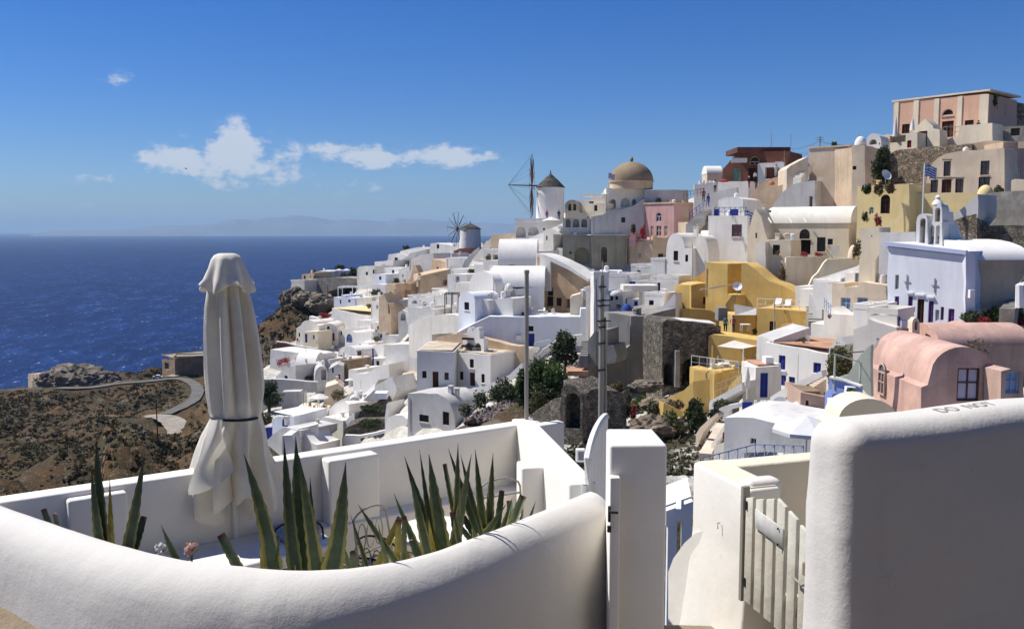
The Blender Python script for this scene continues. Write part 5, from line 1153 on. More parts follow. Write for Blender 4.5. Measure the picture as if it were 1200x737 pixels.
for k,(x,y) in enumerate(((600,588),(668,590),(690,600),(735,592),(775,595))): tchair(ZC, x, y, 113.2+.2*k, ['white chair nearest the thin pole on the pale terrace','white chair second from the left on the pale terrace','white chair beside the white table on the pale terrace','white chair fourth from the left on the pale terrace','rightmost white chair on the pale terrace'][k], k*.7, 'white chairs on the pale terrace')
seatset(ZC, 710, 600, 113.4, 'white table on the pale terrace above the retaining wall')
seatset(ZC, 650, 595, 114.2, 'second white table near the thin pole on the pale terrace')
prism_block(ZC, 575,704,602,728,109.6,.5,'whitepaint','air_conditioner','air conditioner box on the pale blue retaining wall','air conditioner')
pole(ZC, 508, 760, 590, 108.5, .03, 'thin white pole in front of the pale blue retaining wall','whitepaint')
H(ZC, 128, 4, 7, 'white', [(478,350),(478,318),(640,318),(685,318),(685,365)], 'low white vaulted house with a dark lunette window', 'white_vault_house', op=[('an',528,332,574,346)], roof=[('vu',3.6,'white')])
# chapel
H(ZD, 104, 12, 9, 'white', [(236,352),(238,172),(238,150),(437,166),(438,345)], 'white chapel front with brown doors under the bell gable', 'chapel', 'chapel', op=[('w',270,254,290,299,'wooddark'),('d',324,260,353,332,'woodbrown','woodbrown'),('w',324,188,346,236,'wooddark'),('w',387,268,405,316,'wooddark')], roof=[('deck','roofsand')])
H(ZD, 103.2, 4, 9, 'white', [(38,352),(40,142),(240,150),(240,352)], 'flat white wing left of the chapel with a brown door and two windows', 'chapel_wing', 'chapel', op=[('w',68,252,91,289,'wooddark'),('d',124,255,156,343,'woodbrown','woodbrown'),('w',188,260,211,299,'wooddark')], roof=[('deck','roofsand')])
def bell_gable(z, x0, x1, yb, y1, y2, yt, D, m, trim, label, yaw=0, th=.7):
    i = H(z, D, yaw, th, m, [(x0,yb),(x0,y1),(x0+(x1-x0)*.2,y1),(x0+(x1-x0)*.2,y2)]+arc(x0+(x1-x0)*.2,x0+(x1-x0)*.45,y2,yt,5)+[(x0+(x1-x0)*.5,y2+(yb-y2)*.05)]+arc(x0+(x1-x0)*.55,x0+(x1-x0)*.8,y2,yt,5)+[(x0+(x1-x0)*.8,y1),(x1,y1),(x1,yb)], label, 'bell_gable', 'bell gable',
      op=[('an',x0+(x1-x0)*.12,y1+(yb-y1)*.25,x0+(x1-x0)*.45,yb-2),('an',x0+(x1-x0)*.55,y1+(yb-y1)*.25,x0+(x1-x0)*.88,yb-2)], ground=False, pave=False, foot=.6)
    for yy in (y1,(y1+yb)/2-4):
        a, b = P(*z(x0,yy),D), P(*z(x1,yy),D); MB().abox(a.x-.1,a.y-.12,a.z-.12,b.x+.1,a.y+th+.1,a.z+.10).build('cornice',trim,i['root'],0)
    return i
bell_gable(ZD, 287, 400, 166, 78, 40, 16, 105.5, 'white', 'woodbrown', 'two tiered bell gable with brown bands on the chapel roof', 15)
for k, x in enumerate((318,362)):
    q = P(*ZD(x,118),106); ro = bpy.data.objects['bell_gable']; MB().lathe(q, [(.24,-.2),(.2,0),(.12,.2),(.03,.28)], 10).build('bell', 'woodbrown', ro, 50)
H(ZD, 108.6, 6, 1.2, 'tan', [(118,150),(120,100),(150,70),(215,52),(290,50),(370,70),(480,95),(560,115),(600,118),(600,150)], 'low tan vaulted roof behind the chapel', 'tan_vault', 'house')
Wl(ZD, 101, 10, .5, 'white', [(186,400),(190,358),(300,352),(400,335),(470,305),(540,270),(590,222),(608,205),(610,235),(560,290),(460,345),(300,392)], 'white curving garden wall in front of the chapel', foot=1)
Wl(ZD, 108, 4, .5, 'whiteworn', [(605,200),(600,150),(640,150),(700,160),(720,135),(790,85),(860,62),(930,55),(930,85),(860,92),(760,140),(700,190),(640,195)], 'white kerb wall curving behind the dark shrubs')
rail(line3(ZD, 672,145,107, 760,125,107, 6), 1.0, 'white lattice railing beside the dark blue door', 'whitepaint', cross=True)
H(ZD, 97, 6, 5, 'greywhite', [(-10,560),(-10,372),(60,370),(150,374),(195,398),(225,440),(240,490),(246,560)], 'grey white house with curved shoulder below the chapel', 'white_house', op=[('w',52,488,103,527,'wooddark'),('d',178,472,213,543,'wooddark','wooddark')], roof=None)
mat('railblue', (.42,.50,.72), streak=0, bump=0)
# ---- far left quarter
H(ZA, 262, 6, 8, 'greyruin', [(258,470),(262,420),(310,398),(420,392),(528,396),(528,440),(390,466)], 'long grey stone retaining wall on the headland terrace', 'retaining_wall', 'wall', pave=False)
H(ZA, 263, 4, 8, 'stone', [(526,440),(526,396),(628,400),(625,436)], 'dark brown stone terrace wall at the right end of the headland', 'retaining_wall', 'wall', pave=False)
H(ZA, 268, 8, 7, 'tan', [(247,420),(247,375),(312,368),(312,420)], 'square tan block at the seaward end of the headland terrace', 'tan_block', pave=False)
Wl(ZA, 266, 4, 1, 'stone', [(310,412),(310,386),(425,390),(425,412)], 'dark wall band under the low white headland building', pave=False)
H(ZA, 272, 5, 7, 'white', [(310,392),(312,364),(340,358),(425,358),(425,392)], 'low white building on the headland terrace above the sea', 'white_house', pave=False)
H(ZA, 260, 8, 7, 'warmwhite', [(188,445),(192,418),(262,420),(262,446)], 'small white terrace on the rock at the tip of the headland', 'white_terrace', 'terrace', pave=False, roof=[('par',.6)])
for k, x in enumerate((449,490)): parasol(ZA, x, 345, 378, 266, 42, ['left white parasol on the headland terrace','right white parasol on the headland terrace'][k], 'clothwhite')
bush(ZA, 425,322,480,350,285,'dark bush on top of the headland','leafolive',300,.35); bush(ZA, 280,352,330,372,282,'dry bush beside the tan headland block','leafdry',200,.3)
bush(ZA, 500,335,560,392,272,'dark shrub hedge behind the headland parasols','leafdark',400,.35)
pergola(ZA, 443, 445, 600, 498, 238, 6, 'white pergola frame below the headland wall', 7, r=.11)
pole(ZA, 388, 535, 430, 236, .12, 'dark thin pole below the headland wall', 'woodbrown')
H(ZA, 232, 6, 6, 'bluewhite', [(420,545),(420,498),(455,500),(462,486),(482,488),(486,500),(545,503),(545,545)], 'low bluish white house with chimney below the pergola', 'white_house', op=[('w',497,512,510,526,'blue'),('d',452,512,460,535,'blue')])
H(ZA, 250, 14, 7, 'white', [(545,396),(545,345),(560,332),(640,330),(640,396)], 'white house with one dark window at the right of the headland', 'white_house', op=[('w',592,362,604,380),('w',630,350,642,372)])
H(ZA, 258, 12, 7, 'white', [(640,372),(640,308),(742,300),(742,372)], 'white house with a pale blue gable on the left ridge', 'white_house', op=[('w',682,325,695,345)])
H(ZA, 266, 12, 7, 'white', [(705,312),(716,268),(760,262),(800,268),(830,285),(830,312)], 'white house with a sloped parapet on the left ridge', 'white_house', op=[('w',748,285,765,305)])
H(ZA, 262, 8, 6, 'greywhite', [(740,340),(760,318),(820,275),(830,262),(921,240),(925,340)], 'long pale retaining wall rising along the left ridge', 'ridge_wall', 'wall')
H(ZA, 255, 6, 6, 'stone', [(800,340),(810,305),(930,295),(930,340)], 'dark stone outbuilding on the left ridge', 'stone_house')
H(ZC, 262, 8, 7, 'white', [(-60,285),(-50,250),(40,230),(125,232),(130,295)], 'low white house with a rounded grey roof on the left ridge', 'white_house', roof=None)
H(ZC, 250, 10, 6, 'whiteworn', [(108,260),(112,208),(140,206),(230,222),(232,260)], 'white house with a black window left of the distant windmill', 'white_house', op=[('w',146,214,160,236)])
H(ZC, 243, 8, 4, 'white', [(230,240),(232,206),(268,206),(268,240)], 'small white box at the foot of the distant windmill', 'white_block', op=[('w',240,214,246,226)])
bush(ZA, 785,222,835,245,275,'round dark bush on the left ridge skyline','leafdark',200,.35)
Wl(ZC, 225, 10, 4, 'maroon', [(235,280),(238,250),(270,236),(360,232),(360,262),(330,280)], 'reddish brown earth bank below the distant windmill', 'earth_bank')
H(ZC, 218, 15, 6, 'whiteworn', [(196,320),(200,262),(225,262),(232,300),(260,320)], 'grey white wedge wall below the distant windmill', 'white_block')
H(ZC, 205, 8, 6, 'white', [(-5,345),(0,300),(60,270),(128,262),(130,345)], 'white flat roofed house with shaded front on the left slope', 'white_house')
H(ZC, 195, 14, 6, 'tan', [(118,355),(118,292),(160,300),(206,312),(206,355)], 'tan house with stepped roof on the left slope', 'tan_house', op=[('n',145,335,157,352)])
H(ZC, 188, -18, 7, 'tan', [(46,510),(58,384),(220,346),(224,430),(196,470),(196,510)], 'large tan house with a dark square window on the left slope', 'tan_house', op=[('n',180,405,204,434)])
H(ZC, 187, 28, 5, 'tan', [(6,500),(8,430),(58,384),(56,505)], 'narrow tan gable facing the sea on the left slope', 'tan_house', op=[('n',35,405,47,442)])
H(ZA, 200, 14, 6, 'tan', [(705,520),(706,426),(752,426),(752,520)], 'tan cube with a pale side on the far left slope', 'tan_house')
H(ZA, 199.5, -12, 5, 'tan', [(752,520),(752,430),(800,430),(845,462),(845,500),(800,520)], 'tan stair flank beside the tan cube', 'tan_block', op=[('n',802,460,842,514)])
H(ZA, 205, 8, 4, 'tan', [(800,460),(800,425),(830,400),(845,350),(850,325),(862,325),(876,370),(876,460)], 'curvy tan wall with a tall pinnacle on the far left slope', 'tan_wall', 'wall')
H(ZA, 192, 6, 6, 'tan', [(838,500),(838,410),(880,384),(935,380),(935,510)], 'tan house with a slit window on the far left slope', 'tan_house', op=[('n',865,406,878,442)])
H(ZA, 184, 8, 5, 'tan', [(662,625),(664,498),(690,478),(700,510),(728,560),(728,625)], 'tan buttress wall with a narrow dark door', 'tan_block', op=[('n',712,530,724,586)])
H(ZA, 186, 0, 6, 'greywhite', [(720,625),(722,520),(860,505),(935,495),(935,625)], 'long grey white wall below the tan houses', 'grey_wall', 'wall')
H(ZA, 178, 4, 5, 'white', [(768,640),(768,580),(790,568),(815,580),(815,640)], 'small white arched niche wall below the tan houses', 'white_block', op=[('an',780,588,806,625)])
H(ZA, 176, 6, 5, 'white', [(806,640),(808,580),(921,580),(935,640)], 'white terrace block with an open top left of the big white wall', 'white_block', roof=[('par',.7)])
for k,(x0,y0,x1,y1,D,mm,lab) in enumerate(((625,430,700,462,232,'white','long low white house on the slope under the ridge'),(640,375,700,425,240,'bluewhite','blue white cube on the slope under the ridge'),(690,340,790,400,245,'white','white cube with rough dark bushes on the slope under the ridge'),(770,350,830,420,236,'whiteworn','white worn cube left of the tall tan pinnacle'),(620,490,668,530,215,'white','narrow white cube below the slope bushes'),(875,335,935,380,225,'white','white cube behind the tan pinnacle'),(620,520,690,600,196,'white','white sloping block left of the tan buttress'),(545,500,625,540,216,'whiteworn','grey white flat block by the yellow roof'))):
    H(ZA, D, 10, 6, mm, B(x0,y0,x1,y1), lab, 'white_cube', op=[('w',(x0+x1)/2-6,y0+12,(x0+x1)/2+6,y0+30,'wooddark')] if k in (1,2,5) else [])
bush(ZA, 605,460,690,492,226,'olive bush on the slope left of the tan cube','leafolive',350,.3); bush(ZA, 545,490,590,540,228,'dark olive tree beside the low house with chimney','leafolive',350,.3); bush(ZA, 735,395,790,425,238,'small green shrub between the slope cubes','leafolive',250,.28)
# L shaped white house with yellow roof
H(ZA, 206, 10, 9, 'white', [(400,655),(412,560),(560,594),(620,600),(620,660)], 'large white house with a yellow sand roof and plain shaded wall', 'white_house', roof=[('deck','paleyellow')], slope=.02)
Wl(ZA, 214, 10, 1, 'white', [(285,640),(288,600),(330,610),(360,630),(360,650)], 'white stepped garden wall above the sea scrub')
bush(ZA, 335,582,408,612,215,'red flowering hedge beside the yellow roofed house','leafred',350,.22)
H(ZA, 201, 10, 6, 'white', [(216,745),(218,665),(240,650)]+arc(245,320,645,622,6)+[(340,650),(342,745)], 'white vaulted annexe with a shaded low front at the edge of the scrub', 'white_house', op=[('w',230,690,238,712,'wooddark')])
H(ZA, 199, 4, 7, 'white', [(338,760),(340,680)]+arc(342,438,672,640,10)+[(440,760)], 'white vaulted house with a red door and small attic window', 'white_house', op=[('w',383,655,397,673,'wooddark'),('d',381,690,404,742,'reddoor','reddoor'),('w',350,692,369,732,'wooddark'),('w',412,692,424,735,'reddoor')])
H(ZA, 197, 12, 7, 'white', [(438,750),(440,690),(480,668),(620,655),(625,690),(625,750)], 'white long house right of the red door house', 'white_house', op=[('w',455,682,464,702,'wooddark'),('d',434+6,720,447,745,'blue')])
H(ZB, 196, 8, 4, 'cream', [(255,100),(256,40),(335,38),(335,110)], 'cream terrace front left of the red door', 'cream_block')
for k,(x,y) in enumerate(((205,95),(228,98),(330,105),(385,130),(412,138))): tchair(ZB, x, y, 194, ['reddish chair at the left end of the maroon terrace','second reddish chair on the maroon terrace','chair in front of the cream terrace front','chair on the terrace right of the red door','rightmost chair on the maroon terrace'][k], k, 'chairs on the maroon terrace', 'redsign' if k < 2 else 'roofsand')
Wl(ZB, 190, 4, .6, 'maroon', [(108,135),(112,98),(160,104),(210,122),(260,128),(305,132),(305,165),(230,150)], 'long maroon terrace wall with white cap below the red door', foot=2)
Wl(ZB, 188, -6, .6, 'maroon', [(300,192),(302,144),(360,150),(420,150),(420,196)], 'square maroon wall below the red door terrace', foot=2)
Wl(ZB, 190.5, 4, .9, 'white', [(106,104),(106,92),(160,98),(210,114),(262,122),(330,130),(330,140),(210,126)], 'white capping of the maroon terrace wall', pave=False, foot=0)
H(ZB, 182, 6, 6, 'white', [(75,215),(78,135),(265,160),(300,168),(298,215)], 'long white low house with sloped roof line below the maroon wall', 'white_house')
bush(ZB, 95,180,200,225,178,'purple flowering hedge in front of the low white house','leafred',400,.16)
H(ZB, 176, 8, 6, 'white', [(132,260),(135,208),(200,200),(282,178),(300,170),(300,250)], 'white stepped house behind the blue door vault', 'white_house', op=[('w',262,180,274,196,'wooddark')])
H(ZB, 170, 4, 7, 'bluewhite', [(213,310),(215,246),(318,246),(318,310)], 'white vault roofed house with a blue door and dark windows', 'white_house', op=[('d',217,250,241,300,'blue','blue'),('w',268,254,286,278,'wooddark')], roof=[('vu',3.0,'white')])
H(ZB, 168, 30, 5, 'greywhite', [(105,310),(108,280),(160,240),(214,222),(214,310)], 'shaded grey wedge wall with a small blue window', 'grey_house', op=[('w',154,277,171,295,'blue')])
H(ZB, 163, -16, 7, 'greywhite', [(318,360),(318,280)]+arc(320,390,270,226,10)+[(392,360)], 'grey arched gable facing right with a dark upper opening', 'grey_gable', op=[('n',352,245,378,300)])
H(ZB, 164, -6, 6, 'greywhite', [(390,330),(392,240),(440,215),(470,225),(470,330)], 'grey brown block beside the arched gable', 'grey_block', op=[('d',410,205+30,420,262,'blue'),('w',442,270,455,310,'blue')])
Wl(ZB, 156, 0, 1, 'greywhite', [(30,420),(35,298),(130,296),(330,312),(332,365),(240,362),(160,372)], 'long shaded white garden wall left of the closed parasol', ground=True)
Wl(ZB, 150, 0, 2, 'greywhite', [(140,450),(140,365),(240,362),(250,380),(250,450)], 'low grey bench wall under the garden wall')
tree(ZB, -20,310,160,480,150,'large dark green tree beside the closed foreground parasol','leafdark',2600,'leafy_tree',.22); bush(ZB, 0,460,90,545,146,'lower dark bush under the leafy tree','leafolive',500,.2)
bush(ZB, 255,272,316,308,166,'green shrub in front of the blue door vault','leafolive',250,.16)
H(ZB, 186, 10, 7, 'white', [(480,120),(482,60)]+arc(482,545,55,38,6)+[(628,45),(636,100),(620,120)], 'white vault with a dark blue arched end on the slope', 'white_vault_house', op=[('aw',487,52,520,98,'blue','steelblue')])
H(ZB, 180, 14, 6, 'white', [(545,170),(545,120)]+arc(547,610,115,92,8)+[(688,108),(690,165)], 'white vaulted house with one small window above the blue canopy', 'white_vault_house', op=[('w',556,105,566,130,'wooddark')])
H(ZB, 178, 16, 6, 'white', [(442,220),(445,165)]+arc(445,545,155,118,8)+[(548,220)], 'white round gabled house behind the small white canopy', 'white_vault_house', op=[('n',452,165,468,208)])
H(ZB, 174, 8, 5, 'white', [(586,245),(588,185),(684,182),(690,240)], 'white box with a plain front right of the small canopy', 'white_cube'); prism_block(ZB, 485,186,592,206,171,4,'clothwhite','canopy','small white canopy over blue shutters on the slope','canopy')
prism_block(ZB, 486,206,498,240,172,.3,'blue','blue_shutter','left blue shutter under the small white canopy','shutter'); prism_block(ZB, 530,206,560,245,172,.3,'blue','blue_shutter','wide blue shutter under the small white canopy','shutter')
for k,(x0,y0,x1,y1,D,mm,lab) in enumerate(((620,-10,700,60,190,'whiteworn','grey white terrace block with dark plants'),(640,45,700,100,184,'greywhite','grey block with a stair left of the big white wall'),(700,60,775,105,180,'greywhite','grey vaulted block behind the big white wall'),(545,-20,640,20,198,'white','white roof band above the blue arched end'),(500,245,545,310,158,'white','small white cube behind the curvy wall'),(440,195,500,260,168,'brownwall','brown rubble house left of the small canopy'),(330,190,400,232,176,'white','white flat cube above the grey arched gable'))):
    H(ZB, D, 8, 6, mm, B(x0,y0,x1,y1), lab, 'white_cube' if 'white' in mm else 'stone_block')
for k,(x,) in enumerate(((475,),(575,),(632,))): pole(ZB, x, 215, 150-20*(k>0), 172, .22, ['thick white chimney post left of the small canopy','thick white chimney post right of the small canopy','dark blue chimney post on the vaulted house'][k], 'whiteworn' if k < 2 else 'blue')
bush(ZA, 640,640,720,740,190,'dark green shrubs on the terrace below the tan buttress','leafdark',500,.22); bush(ZA, 700,655,745,690,187,'blue grey shrub by the terrace stairs','leafgrey',150,.2)
person(ZB, 722, 50, 186, 'clothblue', 'clothblue', 'person in dark blue on the terrace below the tan buttress'); parasol(ZB, 505, 290, 345, 158, 50, 'small white parasol left of the curvy white wall','clothwhite')
steps(ZB, 715, 100, 182, 735, 45, 188, 36, 7, 'small grey stair below the tan buttress', 'concrete')
H(ZB, 138, 14, 3, 'white', [(522,400),(525,268),(600,262),(650,232),(716,215),(720,290),(660,300),(640,335)], 'curvy white terrace wall left of the big white wall', 'curvy_wall', 'wall')
H(ZB, 136, 6, 6, 'white', [(698,310),(700,110),(828,108),(830,-20),(855,-40),(935,-80),(960,-80),(960,310)], 'big plain white house wall with an L shaped pipe', 'white_house')
H(ZC, 132, 26, 4, 'white', [(-5,660),(-5,650),(60,620),(160,592),(240,592),(262,600),(262,690),(120,700)], 'white shoulder wall running up to the arched bay', 'white_wall', 'wall')
for k,(x0,y0,x1,y1,D,lab) in enumerate(((-10,498,60,560,170,'white arched niche house on the left slope below the tan gable'),(60,498,130,570,165,'white cube right of the niche house on the left slope'),(120,465,250,510,168,'white roof terrace below the large tan house'),(-10,555,110,610,158,'white stepped terrace left of the wooden frame'),(130,500,200,560,160,'white stair block left of the wooden frame'),(195,555,258,625,136,'small white block under the dark wooden frame'))):
    H(ZC, D, 12, 5, 'white', B(x0,y0,x1,y1), lab, 'white_cube', op=[('an',x0+20,y0+15,x1-18,y1-12)] if k == 0 else ([('w',70,525,90,548,'wooddark')] if k == 1 else []), roof=[('par',.3)])
for k,(x0,y0,x1,y1,D,lab) in enumerate(((225,345,330,400,160,'white block with a grey dome chimney above the vault gable'),(205,375,310,450,152,'white roof slope left of the broad gable'),(195,285,345,330,190,'white flat terrace below the earth bank'),(330,310,420,360,165,'white cube above the broad gable'),(250,420,330,470,140,'low white step left of the broad gable'),(400,300,485,360,140,'white cube left of the low vaulted house'))):
    H(ZC, D, 10, 5, 'white', B(x0,y0,x1,y1), lab, 'white_cube')
bush(ZC, 312,345,370,375,158,'dark shrub beside the grey chimney above the gable','leafolive',250,.16)
# stairway with white walls climbing to the mill
Wl(ZC, 170, 0, .8, 'white', [(345,320),(350,280),(400,222),(440,180),(460,162),(470,180),(440,225),(400,270),(372,320)], 'white stair parapet climbing to the tall windmill (right side)', foot=2)
Wl(ZC, 180, 0, .8, 'whiteworn', [(285,330),(300,298),(350,245),(375,228),(378,245),(340,290),(320,330)], 'pale stair parapet climbing to the tall windmill (left side)', foot=2)
steps(ZC, 345, 335, 165, 440, 195, 195, 50, 22, 'broad white stairway climbing toward the tall windmill', 'white')
H(ZC, 162, 6, 6, 'cream', [(445,240),(450,205),(500,192),(560,190),(600,195),(640,205),(640,245)], 'cream walled terrace below the arcaded windmill terrace', 'cream_terrace', 'terrace')
H(ZC, 156, 6, 7, 'white', [(518,242),(520,215)]+arc(520,640,215,178,10)+[(642,242)], 'smooth white vault below the arcaded windmill terrace', 'white_vault_house')
H(ZC, 150, 14, 5, 'white', [(640,260),(640,180),(720,150),(780,120),(826,98),(826,240)], 'white stair wall rising right under the tall windmill', 'white_wall', 'wall')
H(ZC, 148, 10, 5, 'white', [(660,275),(662,220),(720,205),(780,200),(782,280)], 'white house with a dark door right below the stair wall', 'white_house', op=[('d',752,230,779,280,'wooddark'),('w',684,232,694,250,'wooddark')])
H(ZC, 146, 10, 4, 'white', [(722,205),(724,140),(745,132),(775,160),(776,205)], 'white turret with a tiny window by the stair wall', 'white_block', op=[('w',736,168,744,192,'wooddark')])
H(ZC, 145, 10, 4, 'whiteworn', [(782,290),(784,240),(800,232),(825,238),(825,290)], 'rounded white water tank house right of the dark door', 'white_block')
H(ZC, 158, 8, 5, 'tan', [(440,190),(442,165),(500,160),(560,152),(575,190)], 'low tan stone wall below the arcaded terrace', 'tan_wall', 'wall')
for k,(x0,y0,x1,y1,D,lab) in enumerate(((395,240,490,320,150,'white terrace house with grey arched doors below the stairway'),(480,258,600,285,146,'thin white roof terrace between the vaults'),(600,215,665,275,150,'white stair flank above the low vaulted house'),(350,320,420,350,150,'white landing at the foot of the stairway'),(640,250,690,280,140,'white roof corner above the orange wall'))):
    H(ZC, D, 8, 6, 'whiteworn' if k == 0 else 'white', B(x0,y0,x1,y1), lab, 'white_cube', op=[('an',412,262,440,300),('n',448,270,480,300)] if k == 0 else [])
# ---- lower left: terraces next to the parapet
H(ZB, 126, 16, 6, 'white', [(328,660),(330,515),(365,498),(470,520),(472,660)], 'white cube house with one black window below the bright vault', 'white_house', op=[('w',382,540,398,577,'wooddark')])
H(ZB, 131, 22, 6, 'white', [(330,520),(335,495),(385,460),(430,430),(480,415),(502,430),(502,520)], 'bright white vault roof behind the cube house', 'white_vault_house', roof=None)
H(ZB, 129, -8, 5, 'greywhite', [(500,540),(500,440)]+arc(500,562,425,392,8)+[(640,350),(642,460),(562,500)], 'grey arched end wall below the curvy terrace wall', 'grey_gable')
Wl(ZB, 132, 4, .5, 'warmwhite', [(385,480),(390,465),(420,430),(470,405),(520,365),(528,380),(480,425),(420,455),(400,480)], 'cream curving stair wall above the bright vault', foot=1)
H(ZB, 124, 10, 3, 'white', [(460,600),(465,545),(500,500),(530,475),(532,510),(500,570),(490,610)], 'white curved fin wall right of the cube house', 'white_fin', 'wall')
H(ZB, 128, 10, 6, 'bluewhite', [(85,600),(86,510),(120,495),(205,498),(208,600)], 'small white house with a bright blue door', 'white_house', op=[('ad',140,505,173,554,'blue','blue')], roof=[('deck','white')], slope=.06)
Wl(ZB, 127, 0, .5, 'blue', [(40,620),(45,560),(84,556),(84,620)], 'dark blue gate left of the house with the bright blue door', foot=.5, pave=False)
H(ZB, 121, 12, 6, 'greywhite', [(58,680),(60,625),(95,590),(150,556),(245,572),(245,610),(150,680)], 'pale grey sloped roof block below the bright blue door', 'grey_block')
H(ZB, 117, 8, 4, 'white', [(222,680),(224,565),(250,575),(275,600),(300,640),(330,650),(330,680)], 'curved white parapet of the parasol terrace', 'curved_parapet', 'wall'); Wl(ZB, 118, -4, 1, 'white', [(224,575),(228,562),(330,538),(332,560)], 'upper rim of the curved parasol terrace', pave=False, foot=1)
H(ZB, 115, 4, 4, 'white', [(140,680),(142,600),(190,598),(222,640),(222,680)], 'white block left of the curved parapet', 'white_block')
parasol(ZB, 343, 375, 470, 136, 104, 'cream parasol open on the terrace below the garden wall'); parasol(ZB, 271, 355, 452, 138, 20, 'closed white parasol left of the open cream parasol', 'canvas', True)
for k,(x,y) in enumerate(((290,455),(320,470),(365,468),(300,490),(330,440))): tchair(ZB, x, y, 135-k*.5, ['chair left under the open cream parasol','chair in front of the open cream parasol','chair right under the open cream parasol','chair nearest the curved parasol terrace','chair behind the open cream parasol'][k], k*1.1, 'chairs under the open cream parasol', 'roofsand')
H(ZB, 140, -4, 5, 'cream', [(205,560),(206,470),(240,452),(300,455),(380,470),(382,545),(330,560)], 'cream paved terrace under the open parasol', 'parasol_terrace', 'terrace', foot=3)
H(ZB, 146, -10, 5, 'beige', [(365,420),(375,340),(440,318),(475,345),(470,400)], 'beige stone shed behind the open cream parasol', 'stone_shed'); bush(ZB, 395,350,490,405,143,'dark shrub beside the beige stone shed','leafolive',450,.16); bush(ZB, 345,430,400,470,141,'low green plant under the open parasol','leaf',200,.1)
for k,x in enumerate((258,333,296)): pole(ZB, x, 455, 350+30*(k==2), 136.5, .05, ['thin grey post left of the open parasol','thin pole rising through the open parasol','thin post in front of the parasol terrace'][k])
rail(line3(ZB, 430,530,125, 530,500,124, 4), 1.0, 'thin railing on the roof of the black window cube house', 'metal', r=.02)
# dark vegetable terraces
Wl(ZB, 122, 0, 5, 'stone', [(548,520),(560,470),(640,425),(705,405),(706,500),(660,520)], 'upper dark dry stone terrace planted in rows', 'terrace_bank', pave=False)
Wl(ZB, 118, 0, 5, 'stone', [(465,620),(480,560),(540,535),(690,528),(692,590),(560,605)], 'lower dark dry stone terrace planted in rows', 'terrace_bank', pave=False)
for k in range(4): bush(ZB, 556-25*(k>1),430+20*k+40*(k>1),700,462+20*k+40*(k>1),120-1.2*k,['topmost dark planted row on the terraces','second dark planted row on the terraces','third dark planted row on the terraces','lowest dark planted row on the terraces'][k],'leafdark',420,.14,depth=.5,group='planted rows on the dark terraces')
Wl(ZB, 114, 0, .6, 'white', [(470,612),(480,598),(560,600),(640,585),(700,570),(700,585),(640,600),(560,615)], 'thin white edging wall under the dark terraces', pave=False, foot=1)
H(ZB, 110, 8, 3, 'white', [(690,620),(700,540),(715,500),(745,488),(790,490),(825,520),(805,560),(770,600)], 'white rounded cistern with a stepped rim', 'white_cistern', 'cistern'); H(ZB, 116, 8, 3, 'white', [(695,500),(705,430),(715,420),(718,480),(712,500)], 'narrow white pier right of the dark terraces', 'white_block')
H(ZB, 126, 14, 4, 'whiteworn', [(640,400),(642,330),(700,300),(735,280),(762,360),(740,400)], 'white stair parapets beside the flat tan roof', 'stair_block', 'stairs')
prism_block(ZB, 640,372,705,402,122,2,'bluewhite','blue_table','blue topped table on the terrace above the dark rows','table')
prism_block(ZB, 762,305,900,368,127,9,'roofsand','flat_roof','flat sand coloured roof terrace left of the chapel','roof')
# ---- ochre complex
H(ZF, 100, 22, 5, 'ochre', [(605,740),(605,522),(690,526),(692,740)], 'ochre cube with one small window at the left of the yellow complex', 'ochre_house', op=[('w',612,580,640,612,'wooddark','brownwall')])
H(ZF, 99, -6, 4, 'ochre', [(690,740),(690,526),(730,518),(780,515),(830,540),(838,740)], 'ochre shaded courtyard wall with a dark door', 'ochre_wall', 'wall', op=[('n',755,590,775,630)])
Wl(ZF, 96.5, 4, .5, 'ochre', [(640,740),(642,655),(700,652),(790,660),(830,680),(842,740)], 'ochre low wall with rounded top in front of the dark door')
H(ZF, 103, 10, 3, 'ochre', [(668,520),(700,490),(770,445),(772,520)], 'ochre sloping wall below the white arched bay', 'ochre_wall', 'wall')
H(ZJ, 97, 32, 5, 'ochre', [(32,290),(35,124),(150,134),(150,300)], 'plain ochre cube with a sunlit left face', 'ochre_cube', 'house')
H(ZJ, 96.5, -12, 4, 'ochre', [(150,300),(150,136),(228,132),(232,300)], 'shaded right face block of the plain ochre cube', 'ochre_cube', 'house')
H(ZJ, 92, 10, 3, 'ochre', [(222,360),(225,132),(250,130),(300,165),(345,205),(375,228),(430,246),(480,268),(515,290),(545,322),(576,326),(576,400)], 'tall ochre wall with a swooping curved top', 'ochre_swoop_wall', 'wall')
H(ZJ, 94, 26, 2.2, 'ochre', [(140,390),(142,300),(195,302),(196,390)], 'small ochre box under the satellite dish', 'ochre_box', 'house'); H(ZJ, 93.6, -10, 2, 'ochre', [(196,390),(196,302),(246,300),(248,392)], 'shaded ochre box under the satellite dish', 'ochre_box', 'house')
dish(ZJ, 203, 256, 93, 'white satellite dish on the ochre box', .5, .2)
H(ZJ, 90, -4, 4, 'ochre', [(170,560),(172,412),(300,408),(310,560)], 'shaded ochre dining niche under the white sail awning', 'ochre_niche', 'house')
H(ZJ, 86, 8, 5, 'ochre', [(306,560),(308,374),(440,380),(590,392),(590,520)], 'ochre terrace house with white railing and loungers on its roof', 'ochre_terrace_house', op=[('w',376,445,408,506,'wooddark')])
H(ZJ, 84, 14, 2.5, 'ochre', [(436,540),(438,462),(500,455),(588,430),(592,500)], 'ochre sloping stair wall in front of the terrace house', 'ochre_wall', 'wall')
H(ZJ, 86, -14, 5, 'ochre', [(538,520),(540,392),(590,392),(592,500)], 'shaded right corner of the ochre terrace house', 'ochre_corner', 'house')
